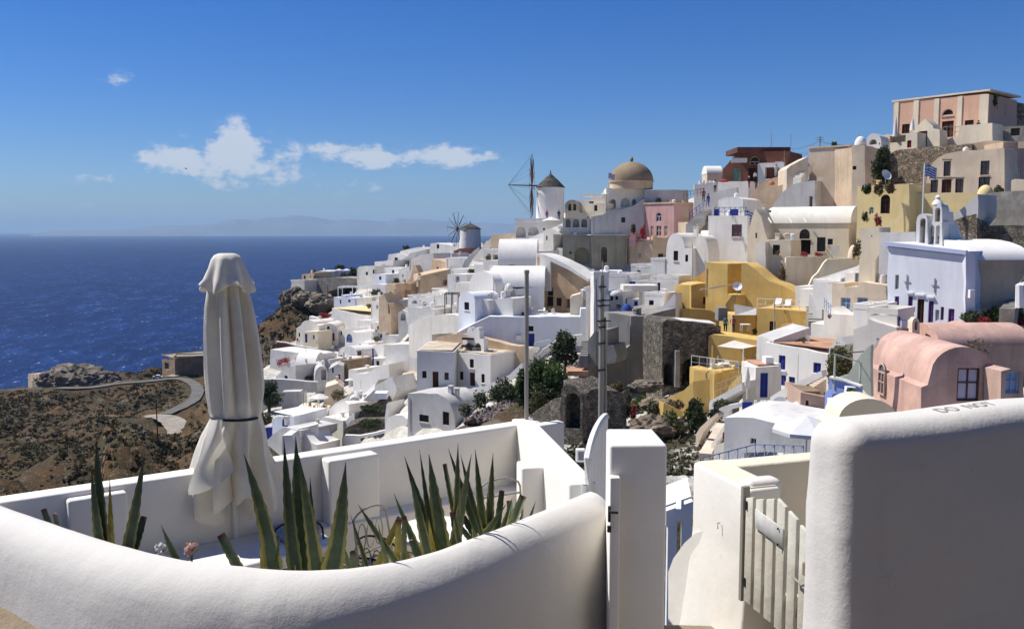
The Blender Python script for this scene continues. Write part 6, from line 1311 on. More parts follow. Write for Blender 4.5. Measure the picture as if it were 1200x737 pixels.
H(ZJ, 91, 0, 2, 'ochre', [(535,400),(537,326),(576,324),(578,400)], 'ochre corner pier right of the swooping wall', 'ochre_pier', 'pier')
for k,(x,y) in enumerate(((415,375),(468,380))): lounger(ZJ, x, y-8, 88.5, ['left white sun lounger on the ochre roof terrace','right white sun lounger on the ochre roof terrace'][k], -.5, 'white sun loungers on the ochre roof terrace')
rail(line3(ZJ, 310,376,86.2, 583,392,85.8, 6), 1.0, 'white railing along the ochre roof terrace', 'whitepaint')
def sail(z, pts, label, m='canvas'):
    q = [P(*z(x,y),D) for x,y,D in pts]; c = sum(q, Vector())/len(q)-Vector((0,0,.15)); n = len(q)
    vs = q+[c]+[v-Vector((0,0,.03)) for v in q]+[c-Vector((0,0,.03))]; fs = [(i,(i+1)%n,n) for i in range(n)]+[(n+1+(i+1)%n,n+1+i,2*n+1) for i in range(n)]+[(i,n+1+i,n+1+(i+1)%n,(i+1)%n) for i in range(n)]
    props(MB().add(vs, fs).build('sail_awning', m, None, 0), label, 'awning')
sail(ZJ, [(185,352,86),(190,410,85),(305,410,86),(306,372,87)], 'square cream sail awning beside the ochre terrace house')
sail(ZJ, [(0,275,96),(10,268,95),(225,235,93)], 'thin triangular white awning in front of the plain ochre cube', 'clothwhite')
sail(ZJ, [(95,578,78),(190,545,83),(345,570,83),(225,592,77)], 'large cream sail awning over the lower ochre terrace')
for k,(x,y,D) in enumerate(((66,690,78),(232,740,76),(172,470,86),(350,640,80),(398,560,82))): pole(ZJ, x, y, (575,590,410,560,345)[k], D, .07, ['ochre post left of the large sail awning','pale post under the front corner of the large sail awning','white post under the square sail awning','white post right of the large sail awning','tall thin metal pole in front of the ochre terrace house'][k], ('ochre','whitepaint','whitepaint','whitepaint','metal')[k])
H(ZJ, 83, 6, 3, 'ochre', [(45,720),(48,522),(70,515),(160,525),(260,540),(345,552),(345,640),(260,720)], 'ochre back wall of the lower dining terrace', 'ochre_wall', 'wall')
H(ZJ, 79, 30, 3, 'ochre', [(240,730),(250,690),(290,640),(335,575),(350,560),(352,700)], 'bright ochre sloping buttress left of the white blue windowed house', 'ochre_buttress', 'wall')
H(ZL, 76, 24, 5, 'ochre', [(0,290),(0,163),(80,175),(82,290)], 'sunlit left face of the lower ochre terrace block', 'ochre_block', op=[('d',-26,250,-8,320,'clothwhite','clothwhite'),('w',12,275,45,320,'clothwhite')] if False else [])
H(ZG, 76.4, 24, 5, 'ochre', [(700,520),(705,338),(762,340),(816,350),(816,520)], 'lower ochre terrace block with white shutters', 'ochre_block', op=[('d',708,452,732,512,'clothwhite','clothwhite'),('w',750,460,790,505,'clothwhite')])
H(ZL, 75.6, -20, 4, 'ochre', [(78,290),(80,172),(130,165),(150,180),(152,270)], 'shaded right face of the lower ochre terrace block', 'ochre_block')
H(ZL, 74, 30, 2, 'ochre', [(150,262),(160,240),(200,195),(222,178),(222,215),(200,240)], 'bright ochre stair wing right of the lower terrace block', 'ochre_wing', 'wall')
for k,(x,y,D) in enumerate(((70,700,79),(110,690,79.5),(150,710,78.5),(60,725,77.6),(190,715,78))): tchair(ZJ, x, y, D, ['white chair at the left of the lower ochre terrace','second white chair on the lower ochre terrace','white chair in the middle of the lower ochre terrace','front white chair on the lower ochre terrace','rightmost white chair on the lower ochre terrace'][k], k*1.3, 'white chairs on the lower ochre terrace')
seatset(ZJ, 130, 715, 78.4, 'white table on the lower ochre terrace'); seatset(ZJ, 85, 722, 78, 'second white table at the left of the lower ochre terrace'); seatset(ZJ, 245, 500, 86.5, 'long white table in the shaded ochre dining niche')
rail(line3(ZJ, -45,690,76.5, 210,725,75.5, 6), 1.0, 'white railing along the lower ochre terrace', 'whitepaint')
person(ZJ, 138, 510, 87, 'clothteal', 'clothblack', 'person in a teal top beside the shaded ochre dining niche'); person(ZJ, 178, 508, 87.4, 'clothred', 'clothblack', 'person in red sitting place at the ochre dining niche')
bush(ZJ, 285,475,310,520,86.2,'small dark potted plant at the ochre dining niche','leafdark',120,.1)
prism_block(ZJ, 100,372,150,440,88,1.5,'concrete','grey_cabinet','grey metal cabinet left of the square sail awning','cabinet')
# stone arches
H(ZG, 84, -13, 5, 'stone', [(534,440),(534,84),(562,66),(700,78),(800,92),(850,102),(850,440)], 'dark rubble stone wall with two deep arches under the ochre house', 'stone_arch_wall', 'wall', op=[('aN',542,300,598,425),('aN',640,275,742,425)])
prism_block(ZG, 604,235,628,430,82.5,1,'greyruin','stone_pier','grey stone pier between the two deep arches','pier')
Wl(ZG, 84.5, 0, 3, 'whiteworn', [(545,90),(550,76),(640,72),(825,88),(825,100),(700,92)], 'pale coping on top of the rubble arch wall', pave=False, foot=0)
H(ZG, 68, 34, 2, 'ochre', [(545,560),(546,498),(600,468),(650,448),(700,402),(704,520)], 'sunlit ochre garden wall with a sloping top', 'ochre_garden_wall', 'wall')
Wl(ZG, 65, -10, 1, 'ochre', [(540,545),(542,515),(600,540),(645,562),(645,600),(600,575)], 'low ochre planter edge in front of the sloping wall', pave=False, foot=1)
bush(ZG, 552,500,660,552,66,'low rusty plants inside the ochre planter','leafdry',450,.1,depth=.8)
# right middle houses
H(ZJ, 74, 14, 6, 'beige', [(712,460),(716,238),(780,238),(782,258),(850,258),(858,236),(880,232),(1010,250),(1010,470)], 'beige house with blue window and barred blue window', 'beige_house', op=[('w',760,317,814,383,'lightblue','steelblue'),('w',850,317,906,378,'lightblue','steelblue')])
H(ZJ, 77, 14, 5, 'white', [(782,262),(784,185),(850,180),(935,160),(935,262)], 'white upper room with a pale blue door above the beige house', 'white_house', op=[('d',836,184,862,252,'lightblue','steelblue')])
Wl(ZJ, 80, 22, 1, 'white', [(640,250),(645,210),(760,175),(890,138),(935,125),(935,160),(760,215)], 'white sloping stair parapet above the beige house', foot=2)
H(ZJ, 78, 20, 3, 'white', [(612,330),(612,215),(640,225),(655,245),(690,235),(700,260),(714,235),(714,400),(660,380)], 'white stepped pier wall left of the beige house', 'white_pier', 'wall')
H(ZJ, 71, 24, 3, 'white', [(668,470),(670,372),(712,405),(760,408),(830,410),(832,470)], 'white balcony wall in front of the beige house', 'white_balcony', 'balcony')
rail(line3(ZJ, 672,375,70, 706,415,68, 3), .9, 'light blue railing on the white balcony', 'lightblue', cross=True)
prism_block(ZJ, 866,380,914,460,72.5,.4,'lightblue','blue_gate','light blue gate right of the white balcony','gate')
steps(ZJ, 625, 450, 76, 600, 325, 92, 66, 10, 'dark stone steps between the ochre terrace and the white pier', 'greyruin')
for k,(x0,y0,x1,y1,D) in enumerate(((515,255,600,300,89),(540,270,640,310,86),(590,300,640,330,82))): H(ZJ, D, 14, 3, 'white', B(x0,y0,x1,y1), ['white step block at the top of the dark stone steps','white ledge with boulders beside the dark stone steps','small white pier beside the dark stone steps'][k], 'white_block')
H(ZJ, 73, 10, 4, 'white', [(598,600),(600,455),(680,462),(780,435),(800,470),(860,500),(890,530),(890,560),(760,600)], 'irregular white roof terrace room behind the terracotta roof', 'white_house', op=[('w',803,508,820,540,'wooddark')])
H(ZJ, 66, 46, 5.5, 'white', [(350,800),(352,556),(430,572),(560,592),(690,622),(694,800)], 'white house with deep blue windows and a terracotta flat roof', 'white_house',
  op=[('w',425,628,462,706,'blue','blue'),('w',612,668,654,724,'blue','blue'),('d',430,734,466,792,'blue','blue'),('w',480,744,514,786,'blue','blue')], roof=[('deck','terracotta')])
H(ZL, 62, 26, 3, 'white', [(232,310),(236,132),(302,140),(304,310)], 'sunlit side of the small white outhouse', 'white_outhouse', 'outhouse'); H(ZL, 61.6, -4, 3, 'white', [(302,310),(302,140),(430,132),(432,300)], 'small white outhouse with a deep blue door and terracotta roof', 'white_outhouse', 'outhouse', op=[('d',326,170,368,302,'blue','blue')], roof=[('deck','terracotta')])
prism_block(ZJ, 357,640,398,684,62,1,'whitepaint','air_conditioner','air conditioner on the roof of the small white outhouse','air conditioner')
parasol(ZL, 255, 140, 290, 60, 30, 'closed cream parasol in front of the white outhouse', 'canvas', True)
Wl(ZJ, 68, -8, 3, 'greywhite', [(395,560),(400,545),(500,510),(595,478),(600,510),(500,555)], 'grey white parapet behind the terracotta roof', pave=False, foot=2)
dome(ZJ, 570, 500, 550, 68.5, 48, 'whitepaint', 'white water tank at the edge of the terracotta roof', 'water_tank', None, False, 'tank')
pole(ZL, 528, 200, 68, 64, .05, 'white bent lamp post on the blue windowed house', 'whitepaint'); 
bush(ZJ, 668,575,880,800,62,'large brown green bush beside the white stair wall','leafolive',3200,.12,clumps=14); bush(ZL, 470,250,700,330,58,'dark ivy under the white stair wall','leafdark',1200,.11)
# white stair wall and surroundings
H(ZL, 56, 20, .6, 'white', [(372,360),(380,300),(440,262),(520,222),(600,185),(655,158),(662,190),(600,222),(500,275),(430,330)], 'white curved stair wall rising to the right', 'stair_wall', 'wall')
steps(ZL, 455, 335, 55, 655, 200, 60, 60, 12, 'worn stairs below the white curved stair wall', 'beige')
H(ZL, 52, 4, 4, 'rosewall', [(540,430),(545,275),(600,285),(680,300),(682,430)], 'pinkish low hut with a covered top', 'pink_hut', 'hut', op=[('n',572,318,588,345)])
prism_block(ZL, 555,268,650,290,52.5,3,'brownwall','hut_cover','brown reed cover on the pinkish hut','cover')
H(ZL, 50, 12, 3, 'white', [(312,430),(314,352),(380,370),(460,392),(462,430)], 'white low wall with an open courtyard behind the big parasol', 'white_wall', 'wall'); H(ZL, 51, 10, 3, 'warmwhite', [(455,430),(458,348),(585,382),(590,430)], 'cream roof wall left of the pinkish hut', 'cream_wall', 'wall')
dish(ZL, 437, 345, 52, 'grey white satellite dish on the low white wall', .52, .1); Wl(ZL, 55, 4, .4, 'blue', [(230,385),(232,328),(282,332),(282,385)], 'dark blue slatted gate below the white outhouse', 'blue_gate', 'gate', pave=False, foot=.3) if False else prism_block(ZL, 231,328,282,374,55,.15,'blue','blue_gate','dark blue gate below the white outhouse','gate')
for k,x in enumerate((300,335,352,372)): pole(ZL, x, 372, 318, 54, .13, ['white gate post right of the dark blue gate','first white pipe stack by the courtyard','second white pipe stack by the courtyard','third white pipe stack by the courtyard'][k], 'whitepaint')
H(ZL, 62, 20, 3, 'whiteworn', [(50,340),(55,320),(130,280),(200,240),(226,222),(230,262),(140,310),(90,350)], 'white ramp wall below the lower ochre block', 'ramp_wall', 'wall'); rail(line3(ZL, 85,300,62, 225,240,64, 5), .9, 'grey handrail on the white ramp', 'metal')
Wl(ZL, 58, 10, .5, 'whiteworn', [(100,385),(102,362),(150,345),(225,330),(228,352),(160,368)], 'white planter wall below the ramp', foot=1); bush(ZL, 85,310,185,350,60,'grey green shrub below the white ramp','leafgrey',600,.09); bush(ZL, 40,370,140,420,56,'dark plants along the curved steps','leafdark',500,.1)
# lavender wall, green posts, mural
H(ZL, 47, 10, .5, 'lavender', [(698,400),(700,194),(780,216),(862,246),(866,400)], 'lavender blue garden wall with a white top', 'lavender_wall', 'wall')
Wl(ZL, 47.2, 10, .5, 'white', [(697,200),(697,190),(780,210),(866,242),(866,250),(780,218)], 'white cap on the lavender garden wall', pave=False, foot=0)
H(ZL, 46, 30, .5, 'lavender', [(672,410),(676,280),(690,262),(715,285),(718,410)], 'rounded lavender pier left of the lavender garden wall', 'lavender_pier', 'pier')
H(ZL, 49, 8, .5, 'palegreen', [(740,240),(745,195),(800,178),(830,130),(870,70),(905,35),(925,20),(925,300),(862,246)], 'pale green swooping wall behind the white posts', 'green_wall', 'wall')
for k,(x,y0,y1) in enumerate(((727,195,68),(862,290,112))): pole(ZL, x, y0, y1, 47.4, .07, ['white green post at the left of the lavender wall','white green post at the right of the lavender wall'][k], 'palegreen')
rail([P(*ZL(727,68),47.4)-Vector((0,0,.02)),P(*ZL(862,112),47.4)-Vector((0,0,.02))], .03, 'thin white beam joining the two posts by the lavender wall', 'palegreen')
wire([P(*ZL(727,70),47.4),P(*ZL(905,52),50)], 'white rail from the left post to the green wall', .03, 0.0)
H(ZL, 44.5, 4, .4, 'bluewhite', [(698,410),(700,312),(790,308),(795,246),(845,250),(848,330),(760,410)], 'small painted wall with green plant shapes below the lavender wall', 'painted_wall', 'wall')
for k,(x0,y0,x1,y1) in enumerate(((795,246,842,310),(735,312,785,360),(705,355,750,405))): bush(ZL,x0,y0,x1,y1,44.2,['upper green plant by the painted wall','middle green plant by the painted wall','lower green plant by the painted wall'][k],'leaf',260,.07,depth=.3)
# long weathered white building and big parasol
H(ZL, 42, 8, 5, 'whiteworn', [(132,500),(134,412),(200,408),(290,412),(400,440),(560,470),(640,480),(640,600),(240,600)], 'long weathered white building with one dark square window', 'white_house', op=[('w',272,522,305,553,'greywhite','glass')])
prism_block(ZL, 268,392,308,418,43.5,.8,'greywhite','roof_vent','small grey box on the roof of the long weathered building','vent')
parasol(ZL, 575, 400, 560, 38, 380, 'very large white parasol near the rounded wall', 'clothwhite')
# curved cream stairs at lower centre
Wl(ZL, 50, 24, .5, 'beige', [(-25,600),(-20,500),(0,465),(50,420),(95,385),(102,400),(60,440),(20,490),(-2,540),(-2,600)], 'cream curving outer wall of the garden steps', foot=3)
steps(ZL, 30, 600, 46, 128, 430, 56, 60, 13, 'curved garden steps with plants', 'beige')
Wl(ZL, 47, 20, .4, 'warmwhite', [(58,600),(62,555),(130,455),(150,450),(150,475),(90,545),(88,600)], 'cream inner wall of the garden steps', foot=2)
H(ZL, 44, 14, 2, 'warmwhite', [(75,640),(78,565),(150,535),(245,545),(250,600)], 'cream cube roof beside the garden steps', 'cream_block')
for k,(x0,y0,x1,y1) in enumerate(((120,480,160,530),(160,460,235,530))): bush(ZL,x0,y0,x1,y1,45,['red geranium pot by the garden steps','wide red geranium bed by the garden steps'][k],'leafred' if k==0 else 'leafdry',260,.07)
rail([q-Vector((0,0,.95)) for q in line3(ZL, 0,632,33, 300,555,36, 6)+line3(ZL, 300,555,36, 560,562,36, 5)[1:]], .95, 'light blue railing above the low courtyard wall', 'railblue', cross=True, r=.022)
# small pergola right of the pillar
pq = Zone(760,470,983/200)
H(pq, 15, 8, 1.2, 'clothwhite', [(100,625),(100,600),(246,548),(246,575)], 'cream awning roof right of the white pillar', 'awning_roof', 'awning', foot=0, ground=False, pave=False)
for k,(x0,y0,x1,y1,D) in enumerate(((96,665,250,610,13.6),)):
    a, b = P(*pq(x0,y0),D), P(*pq(x1,y1),D); ro = empty('white_pergola', a, 'white timber pergola right of the white pillar', 'pergola')
    dd_ = (b-a); MB().box((a+b)/2, dd_/2, (0,.08,0), (0,0,.12)).build('beam','whitepaint',ro,0)
    for t_ in (.25,.8): 
        q = a.lerp(b,t_); MB().box(q-Vector((0,0,1.1)), (.07,0,0), (0,.07,0), (0,0,1.1)).build('post','whitepaint',ro,0)
    for t_ in (.5,): q = a.lerp(b,t_)+Vector((0,0,.16)); MB().box(q, (.04,0,0), (.1,.5,0), (0,0,.05)).build('rafter','whitepaint',ro,0)
# blue white mansion with bell tower
i = H(ZK, 62, 30, 4, 'bluewhite', [(183,720),(186,248),(608,298),(612,760)], 'tall blue white church house with purple doors and a bell tower behind', 'blue_white_house', 'church', ref=(395,690),
  op=[('w',225,424,245,502,'greywhite','greyglass'),('d',221,540,245,656,'purple','purple'),('w',294,540,319,646,'purple','purple'),('d',343,555,380,716,'woodbrown','woodbrown'),('w',404,566,432,682,'purple','purple'),('w',441,612,463,672,'clothwhite','lightblue'),('w',470,597,488,668,'purple','purple'),('d',511,607,544,708,'purple','purple')], roof=[('cor',.32,'lavender2')] if False else None)
N = i['N']; U = i['U']; q2 = i['on'](*ZK(186,256)), i['on'](*ZK(608,304))
cA, cB = i['O']+U*q2[0][0]+Vector((0,0,q2[0][1])), i['O']+U*q2[1][0]+Vector((0,0,q2[1][1])); d_ = cB-cA
MB().box((cA+cB)/2+N*.08, d_/2+U*.1, N*.16, (0,0,.14)).build('cornice','lavender2',i['root'],0); MB().box((cA+cB)/2+N*.04-Vector((0,0,.28)), d_/2+U*.05, N*.08, (0,0,.05)).build('cornice','bluewhite',i['root'],0)
for k,(x0,x1,y_) in enumerate(((290,326,522),(338,386,532),(400,438,545))):
    u0, v0 = i['on'](*ZK(x0,y_)); u1, v1 = i['on'](*ZK(x1,y_)); c = i['O']+U*((u0+u1)/2)+Vector((0,0,(v0+v1)/2))+N*.06; MB().box(c, U*((u1-u0)/2), N*.1, (0,0,.06)).build('door_hood','whitepaint',i['root'],0)
for k,(x,yy) in enumerate(((290,460),(440,480))):
    u0, v0 = i['on'](*ZK(x,yy)); c = i['O']+U*u0+Vector((0,0,v0))+N*.05; mb = MB(); mb.box(c, U*.016, N*.03, (0,0,.5)); mb.box(c+Vector((0,0,.0)), U*.24, N*.025, (0,0,.016)); mb.build('wall_lamp','metal',i['root'],0)
H(ZK, 60, -10, 5, 'bluewhite', [(606,720),(606,300),(640,296),(658,330),(660,720)], 'narrow shaded blue white corner right of the purple doors', 'blue_white_corner', 'church')
H(ZK, 61.5, -8, 9, 'tan', [(655,720),(655,345),(660,340),(935,338),(935,720)], 'brown stained wall under the long white vault', 'brown_wall', 'house', roof=[('vu',1.4,'white')], slope=0)
prism_block(ZK, 630,505,656,545,59.4,.3,'whitepaint','meter_box','white meter box on the blue white corner','meter box')
def belltower():
    D = 66; root = empty('bell_tower', P(*ZK(430,262),D), 'white stepped bell tower with four open arches', 'bell tower')
    def slab(pts, op, th, Dd, nm):
        j = H(ZK, Dd, 24, th, 'white', pts, 'x', 'tmp', 'x', op=op, ground=False, pave=False, foot=1.0); tmp = j['root']
        for ch in list(tmp.children):
            off = Vector(tmp.location)-Vector(root.location); ch.parent = root; ch.location = Vector(ch.location)+off; ch.name = nm
        bpy.data.objects.remove(tmp)
    slab([(338,262),(340,135)]+arc(342,400,128,95,8)+[(402,262)], [('an',358,118,388,258)], 1.2, 65.5, 'side_arch')
    slab([(398,262),(398,148),(402,140),(478,138),(480,262)], [('an',406,156,436,256),('an',444,156,466,258)], 1.1, 65, 'lower_stage')
    slab([(428,142),(430,75)]+arc(430,478,68,38,8)+[(480,142)], [('an',440,62,468,138)], 1.1, 65.2, 'upper_stage')
    slab([(478,262),(480,138),(500,135),(515,170),(530,215),(532,262)], [], 1.6, 65.4, 'buttress')
    slab([(476,140),(478,60),(505,85),(508,140)], [], 1.0, 65.6, 'buttress')
    q = P(*ZK(455,38),65.6); MB().lathe(q, [(.42,-.1),(.3,.15),(.16,.25),(.2,.45),(.05,.6)], 10).build('finial','white',root,50)
    for (x,y_) in ((372,150),(422,185),(456,185),(455,90)): q = P(*ZK(x,y_),65.8); MB().lathe(q, [(.2,-.18),(.16,0),(.1,.16),(.03,.22)], 10).build('bell','brownwall',root,50)
belltower()
Wl(ZK, 72, 6, 3, 'white', [(140,290),(142,195),(250,195),(335,192),(335,262),(190,262)], 'white wall left of the bell tower', foot=2)
H(ZK, 75, 10, 3, 'cream', [(32,340),(34,172),(140,168),(146,300),(120,345)], 'cream cube with a flat top below the pale yellow house', 'cream_cube', op=[('n',95,212,102,219)])
bush(ZK, -5,240,45,335,73,'mixed potted shrubs left of the cream cube','leafdry',400,.1); bush(ZK, 110,95,155,160,84,'red flowered creeper left of the arched door of the yellow house','leafred',300,.1,depth=.4); bush(ZK, 40,85,80,135,85,'dark plant under the arched window of the yellow house','leafdark',200,.1,depth=.4)
H(ZK, 85, 18, .4, 'paleyellow', [(188,190),(190,130),(225,125),(250,90),(268,60),(272,190)], 'pale yellow curved stair parapet right of the arched door', 'stair_parapet', 'wall')
H(ZK, 77, 14, 4, 'white', [(-5,480),(0,392),(60,370),(130,352),(150,300),(180,300),(188,360),(188,480)], 'white stepped vault terrace left of the blue white house', 'white_house', op=[('w',12,415,28,485,'blue')]) ; H(ZK, 76.5, 12, 4, 'warmwhite', [(60,385),(62,370)]+arc(62,188,392,360,6)+[(190,420)], 'low cream vault left of the blue white house','cream_vault','house')
for k,(x0,y0,x1,y1,D) in enumerate(((0,610,75,680,66),(75,640,235,720,58),(110,605,185,640,63))): H(ZK, D, 14, 3, 'white', B(x0,y0,x1,y1), ['white wall with a light blue gate left of the purple doors','curved white terrace front below the purple doors','white rounded parapet under the purple doors'][k], 'white_parapet', 'wall', roof=[('par',.4)])
prism_block(ZK, 222,650,252,700,57.5,.4,'purple','purple_box','dark purple box on the white terrace','box'); prism_block(ZK, 258,672,305,706,57.2,.5,'whitepaint','air_conditioner','air conditioner on the white terrace below the purple doors','air conditioner')
H(ZK, 55, 4, .6, 'beige', A(318,358,655,690,730,8), 'small beige arched chimney in front of the purple doors', 'arched_chimney', 'chimney', op=[('an',332,675,346,722)], ground=False, pave=False)
steps(ZK, 830, 610, 57, 890, 540, 63, 70, 7, 'worn stairs beside the brown wall', 'greyruin')
q = P(*ZK(905,600),56); props(MB().tube([q+Vector((0,0,.0)),q+Vector((-.1,0,1.4)),q+Vector((.3,.1,2.1)),q+Vector((.5,.2,2.0))],[.35,.3,.2,.1],8).build('white_cloth_bundle','clothwhite'),'white cloth draped over a post near the brown wall','cloth')
# pink vault house
i = H(ZM, 48, 1, 8.0, 'rose', [(365,530),(366,432),(385,425),(402,418),(412,375)]+[(400+ (760-400)*.5-(360*.5)*math.cos(math.pi*t_/14)*1.0+12, 400-187*math.sin(math.pi*t_/14)**.85) for t_ in range(2,13)]+[(775,372),(792,392),(822,402),(828,530)], 'pink barrel vaulted house with a lilac shuttered door', 'pink_vault_house', op=[('d',560,328,681,505,'woodbrown','shutterlilac')])
side_open(i, 'L', 'aw', 4.7, 5.7, -.35, 1.55, 'rosewall', 'greyglass')
for k,(dx,dz) in enumerate(((1.5,-.5),(3.5,-.4),(6.8,-.3))):
    c = i['O']-i['N']*dx+i['U']*(i['u0']+1.25)+Vector((0,0,i['top']-1.05)); MB().box(c, (.12,0,0), (0,.12,0), (.1,0,.16)).build('roof_vent','wooddark',i['root'],0)
H(ZM, 54, -3, 4, 'rosewall', [(462,380),(462,197),(940,196),(940,380)], 'long pink vaulted building behind the pink house', 'pink_vault_house', roof=[('vu',1.15,'rose')]); prism_block(ZM, 484,126,500,168,54.4,.3,'canvas','roof_hatch','small pale hatch at the end of the long pink vault','hatch')
H(ZM, 46.5, -6, 1.4, 'rosewall', [(795,490),(798,345),(850,332),(915,348),(918,490)], 'tan cabinet block with a light blue door right of the pink house', 'meter_cabinet', 'cabinet', op=[('d',822,347,896,464,'lightblue','lightblue')])
bush(ZM, 575,155,765,275,52.5,'bare brown climbing plant on the long pink vault','leafdry',260,.07,clumps=12,depth=.6)
H(ZK, 59, 0, 1.2, 'rose', [(555,735),(556,690),(590,680),(690,690),(692,735)], 'pale pink planter below the flower bed', 'pink_planter', 'planter', ground=False)
bush(ZK, 582,618,700,690,59.4,'red and dark green geranium clump at the left of the flower bed','leafdark',900,.09); bush(ZK, 690,605,800,690,59.8,'bright green geranium clump in the middle of the flower bed','leaf',1200,.09); bush(ZK, 790,598,930,680,59.6,'green geranium clump at the right of the flower bed','leaf',1200,.09)
for k,(x0,y0,x1,y1) in enumerate(((660,645,735,692),(820,640,870,680),(865,650,930,700))): bush(ZK,x0,y0,x1,y1,58.9,['red blossoms in the middle of the flower bed','red blossoms right of the middle of the flower bed','red blossoms at the right end of the flower bed'][k],'leafred',380,.07)
Wl(ZM, 52, 10, .5, 'white', [(0,330),(2,280),(40,262),(80,230),(105,195),(120,168),(128,180),(112,215),(70,270),(40,300),(30,330)], 'white swooping wall left of the pink vault house', foot=3)
Wl(ZM, 58, 12, 3, 'white', [(0,200),(0,120),(75,95),(80,60),(110,75),(230,110),(245,150),(130,200)], 'white terrace wall behind the pink vault house', foot=2)
Wl(ZJ, 64, 20, 3, 'white', [(690,640),(700,590),(740,540),(760,530),(790,570),(720,620)], 'white merloned parapet beside the terracotta roof', pave=False)
# gully: ruined walls and mounds
H(ZG, 62, 8, 4, 'stone', [(-10,700),(-10,440),(20,412),(60,430),(100,470),(105,700)], 'ruined stone wall with a dark arched opening in the gully', 'ruined_wall', 'ruin', op=[('an',12,462,92,655)])
H(ZG, 63, -12, 5, 'stone', [(98,700),(100,455),(180,440),(240,448),(300,455),(340,480),(345,700)], 'broken stone enclosure wall in the shade of the gully', 'ruined_wall', 'ruin')
H(ZD, 72, 24, 1.5, 'stone', [(640,540),(650,490),(720,440),(780,400),(815,402),(815,540)], 'tumbled dry stone wall below the fig tree', 'dry_stone_wall', 'wall')
tree(ZD, 585,185,890,470,86,'broad leafy fig tree in the gully','leaf',5200,'fig_tree',.2); tree(ZD, 740,50,935,250,92,'dark olive green shrub tree behind the fig tree','leafdark',3200,'shrub_tree',.16)
bush(ZD, 555,250,720,450,86.5,'broad green shrub mass left of the fig tree','leafdark',2600,.16,clumps=12); bush(ZD, 770,290,910,440,84,'dense green shrub right of the fig tree','leaf',2200,.16,clumps=12); bush(ZD, 640,330,800,460,82,'low dark shrub in front of the fig tree','leafdark',1800,.15,clumps=12); bush(ZD, 560,280,640,380,86,'low green bush left of the fig tree','leaf',700,.13); bush(ZD, 640,360,745,480,76,'yellow brown bush beside the thin pole','leafolive',1400,.1); bush(ZD, 330,360,440,470,92,'dark low bush above the rubble heap','leafdark',600,.13); bush(ZD, 265,420,345,510,92,'dry grey bush left of the rubble heap','leafgrey',600,.11); bush(ZD, 400,300,640,430,93,'dark shrub strip under the chapel wall','leafdark',2600,.15,clumps=14)
for k,(x0,y0,x1,y1,D,mm) in enumerate(((290,440,380,530,72,'leafgrey'),(360,470,470,560,70,'leaf'),(440,490,520,630,66,'leafgrey'),(520,540,640,690,60,'leaf'),(560,610,680,737,56,'leafolive'),(380,380,440,430,78,'leafdry'),(250,400,330,450,76,'leafdry'),(300,520,370,600,66,'leafolive'))):
    bush(ZG,x0,y0,x1,y1,D,['grey green bush in the middle of the gully','green bush right of the red plant in the gully','tall grey green bush above the pale mound','green bush right of the pale mound','olive bush at the foot of the gully','dry bush under the grey retaining wall','dry grass clump at the edge of the ruined wall','olive bush above the broken enclosure'][k],mm,900,.1)
tree(ZG, 640,505,790,720,56,'dense dark green rounded shrub beside the garden steps','leafdark',4500,'rounded_shrub',.1)
bush(ZG, 360,520,400,610,63,'red leaved spiky plant in the gully','leafred',260,.1); bush(ZG, 800,495,880,560,60,'grey green bush below the lower ochre block','leafgrey',700,.09)

pergola(ZC, 190, 482, 262, 566, 134, 3, 'dark wooden pergola frame left of the arched bay', 4, 'wooddark', .07)
for k,(zz,x,y,D,w_,h_) in enumerate(((ZC,420,300,148,26,18),(ZC,470,300,147,20,14),(ZF,300,655,99.5,26,20),(ZF,470,690,97,24,16),(ZB,560,170,176,30,22),(ZB,650,95,181,36,24),(ZC,610,600,112.6,22,16),(ZJ,560,560,67,30,24),(ZJ,700,430,70,22,18),(ZH,420,735,96.6,26,22),(ZK,170,655,61,26,24),(ZA,610,560,205,30,20),(ZC,760,565,113.6,30,14),(ZL,285,390,50,28,20))):
    pt = P(*zz(x,y),D); r_ = empty('potted_plant', pt, 'small potted plant '+['on the grey arched terrace below the stairway','right of the grey arched terrace','by the twin window cube','on the grey wall head','near the round gabled house','by the grey stair on the slope','beside the thin pole on the pale terrace','at the terracotta roof edge','on the white balcony','before the dark window block','below the blue white church','by the yellow sand roof','at the foot of the orange wall','behind the big white parasol'][k], 'plant'); u_ = D/F/zz.k
    MB().lathe(pt, [(w_*u_*.22,0),(w_*u_*.32,h_*u_*.4),(w_*u_*.3,h_*u_*.42)], 10).build('pot', 'pot', r_, 40)
    leafcloud([((pt.x,pt.y,pt.z+h_*u_*.8), (w_*u_*.5,w_*u_*.5,h_*u_*.5))], 160, w_*u_*.12, k).build('foliage', 'leaf' if k % 2 else 'leafolive', r_, 0)
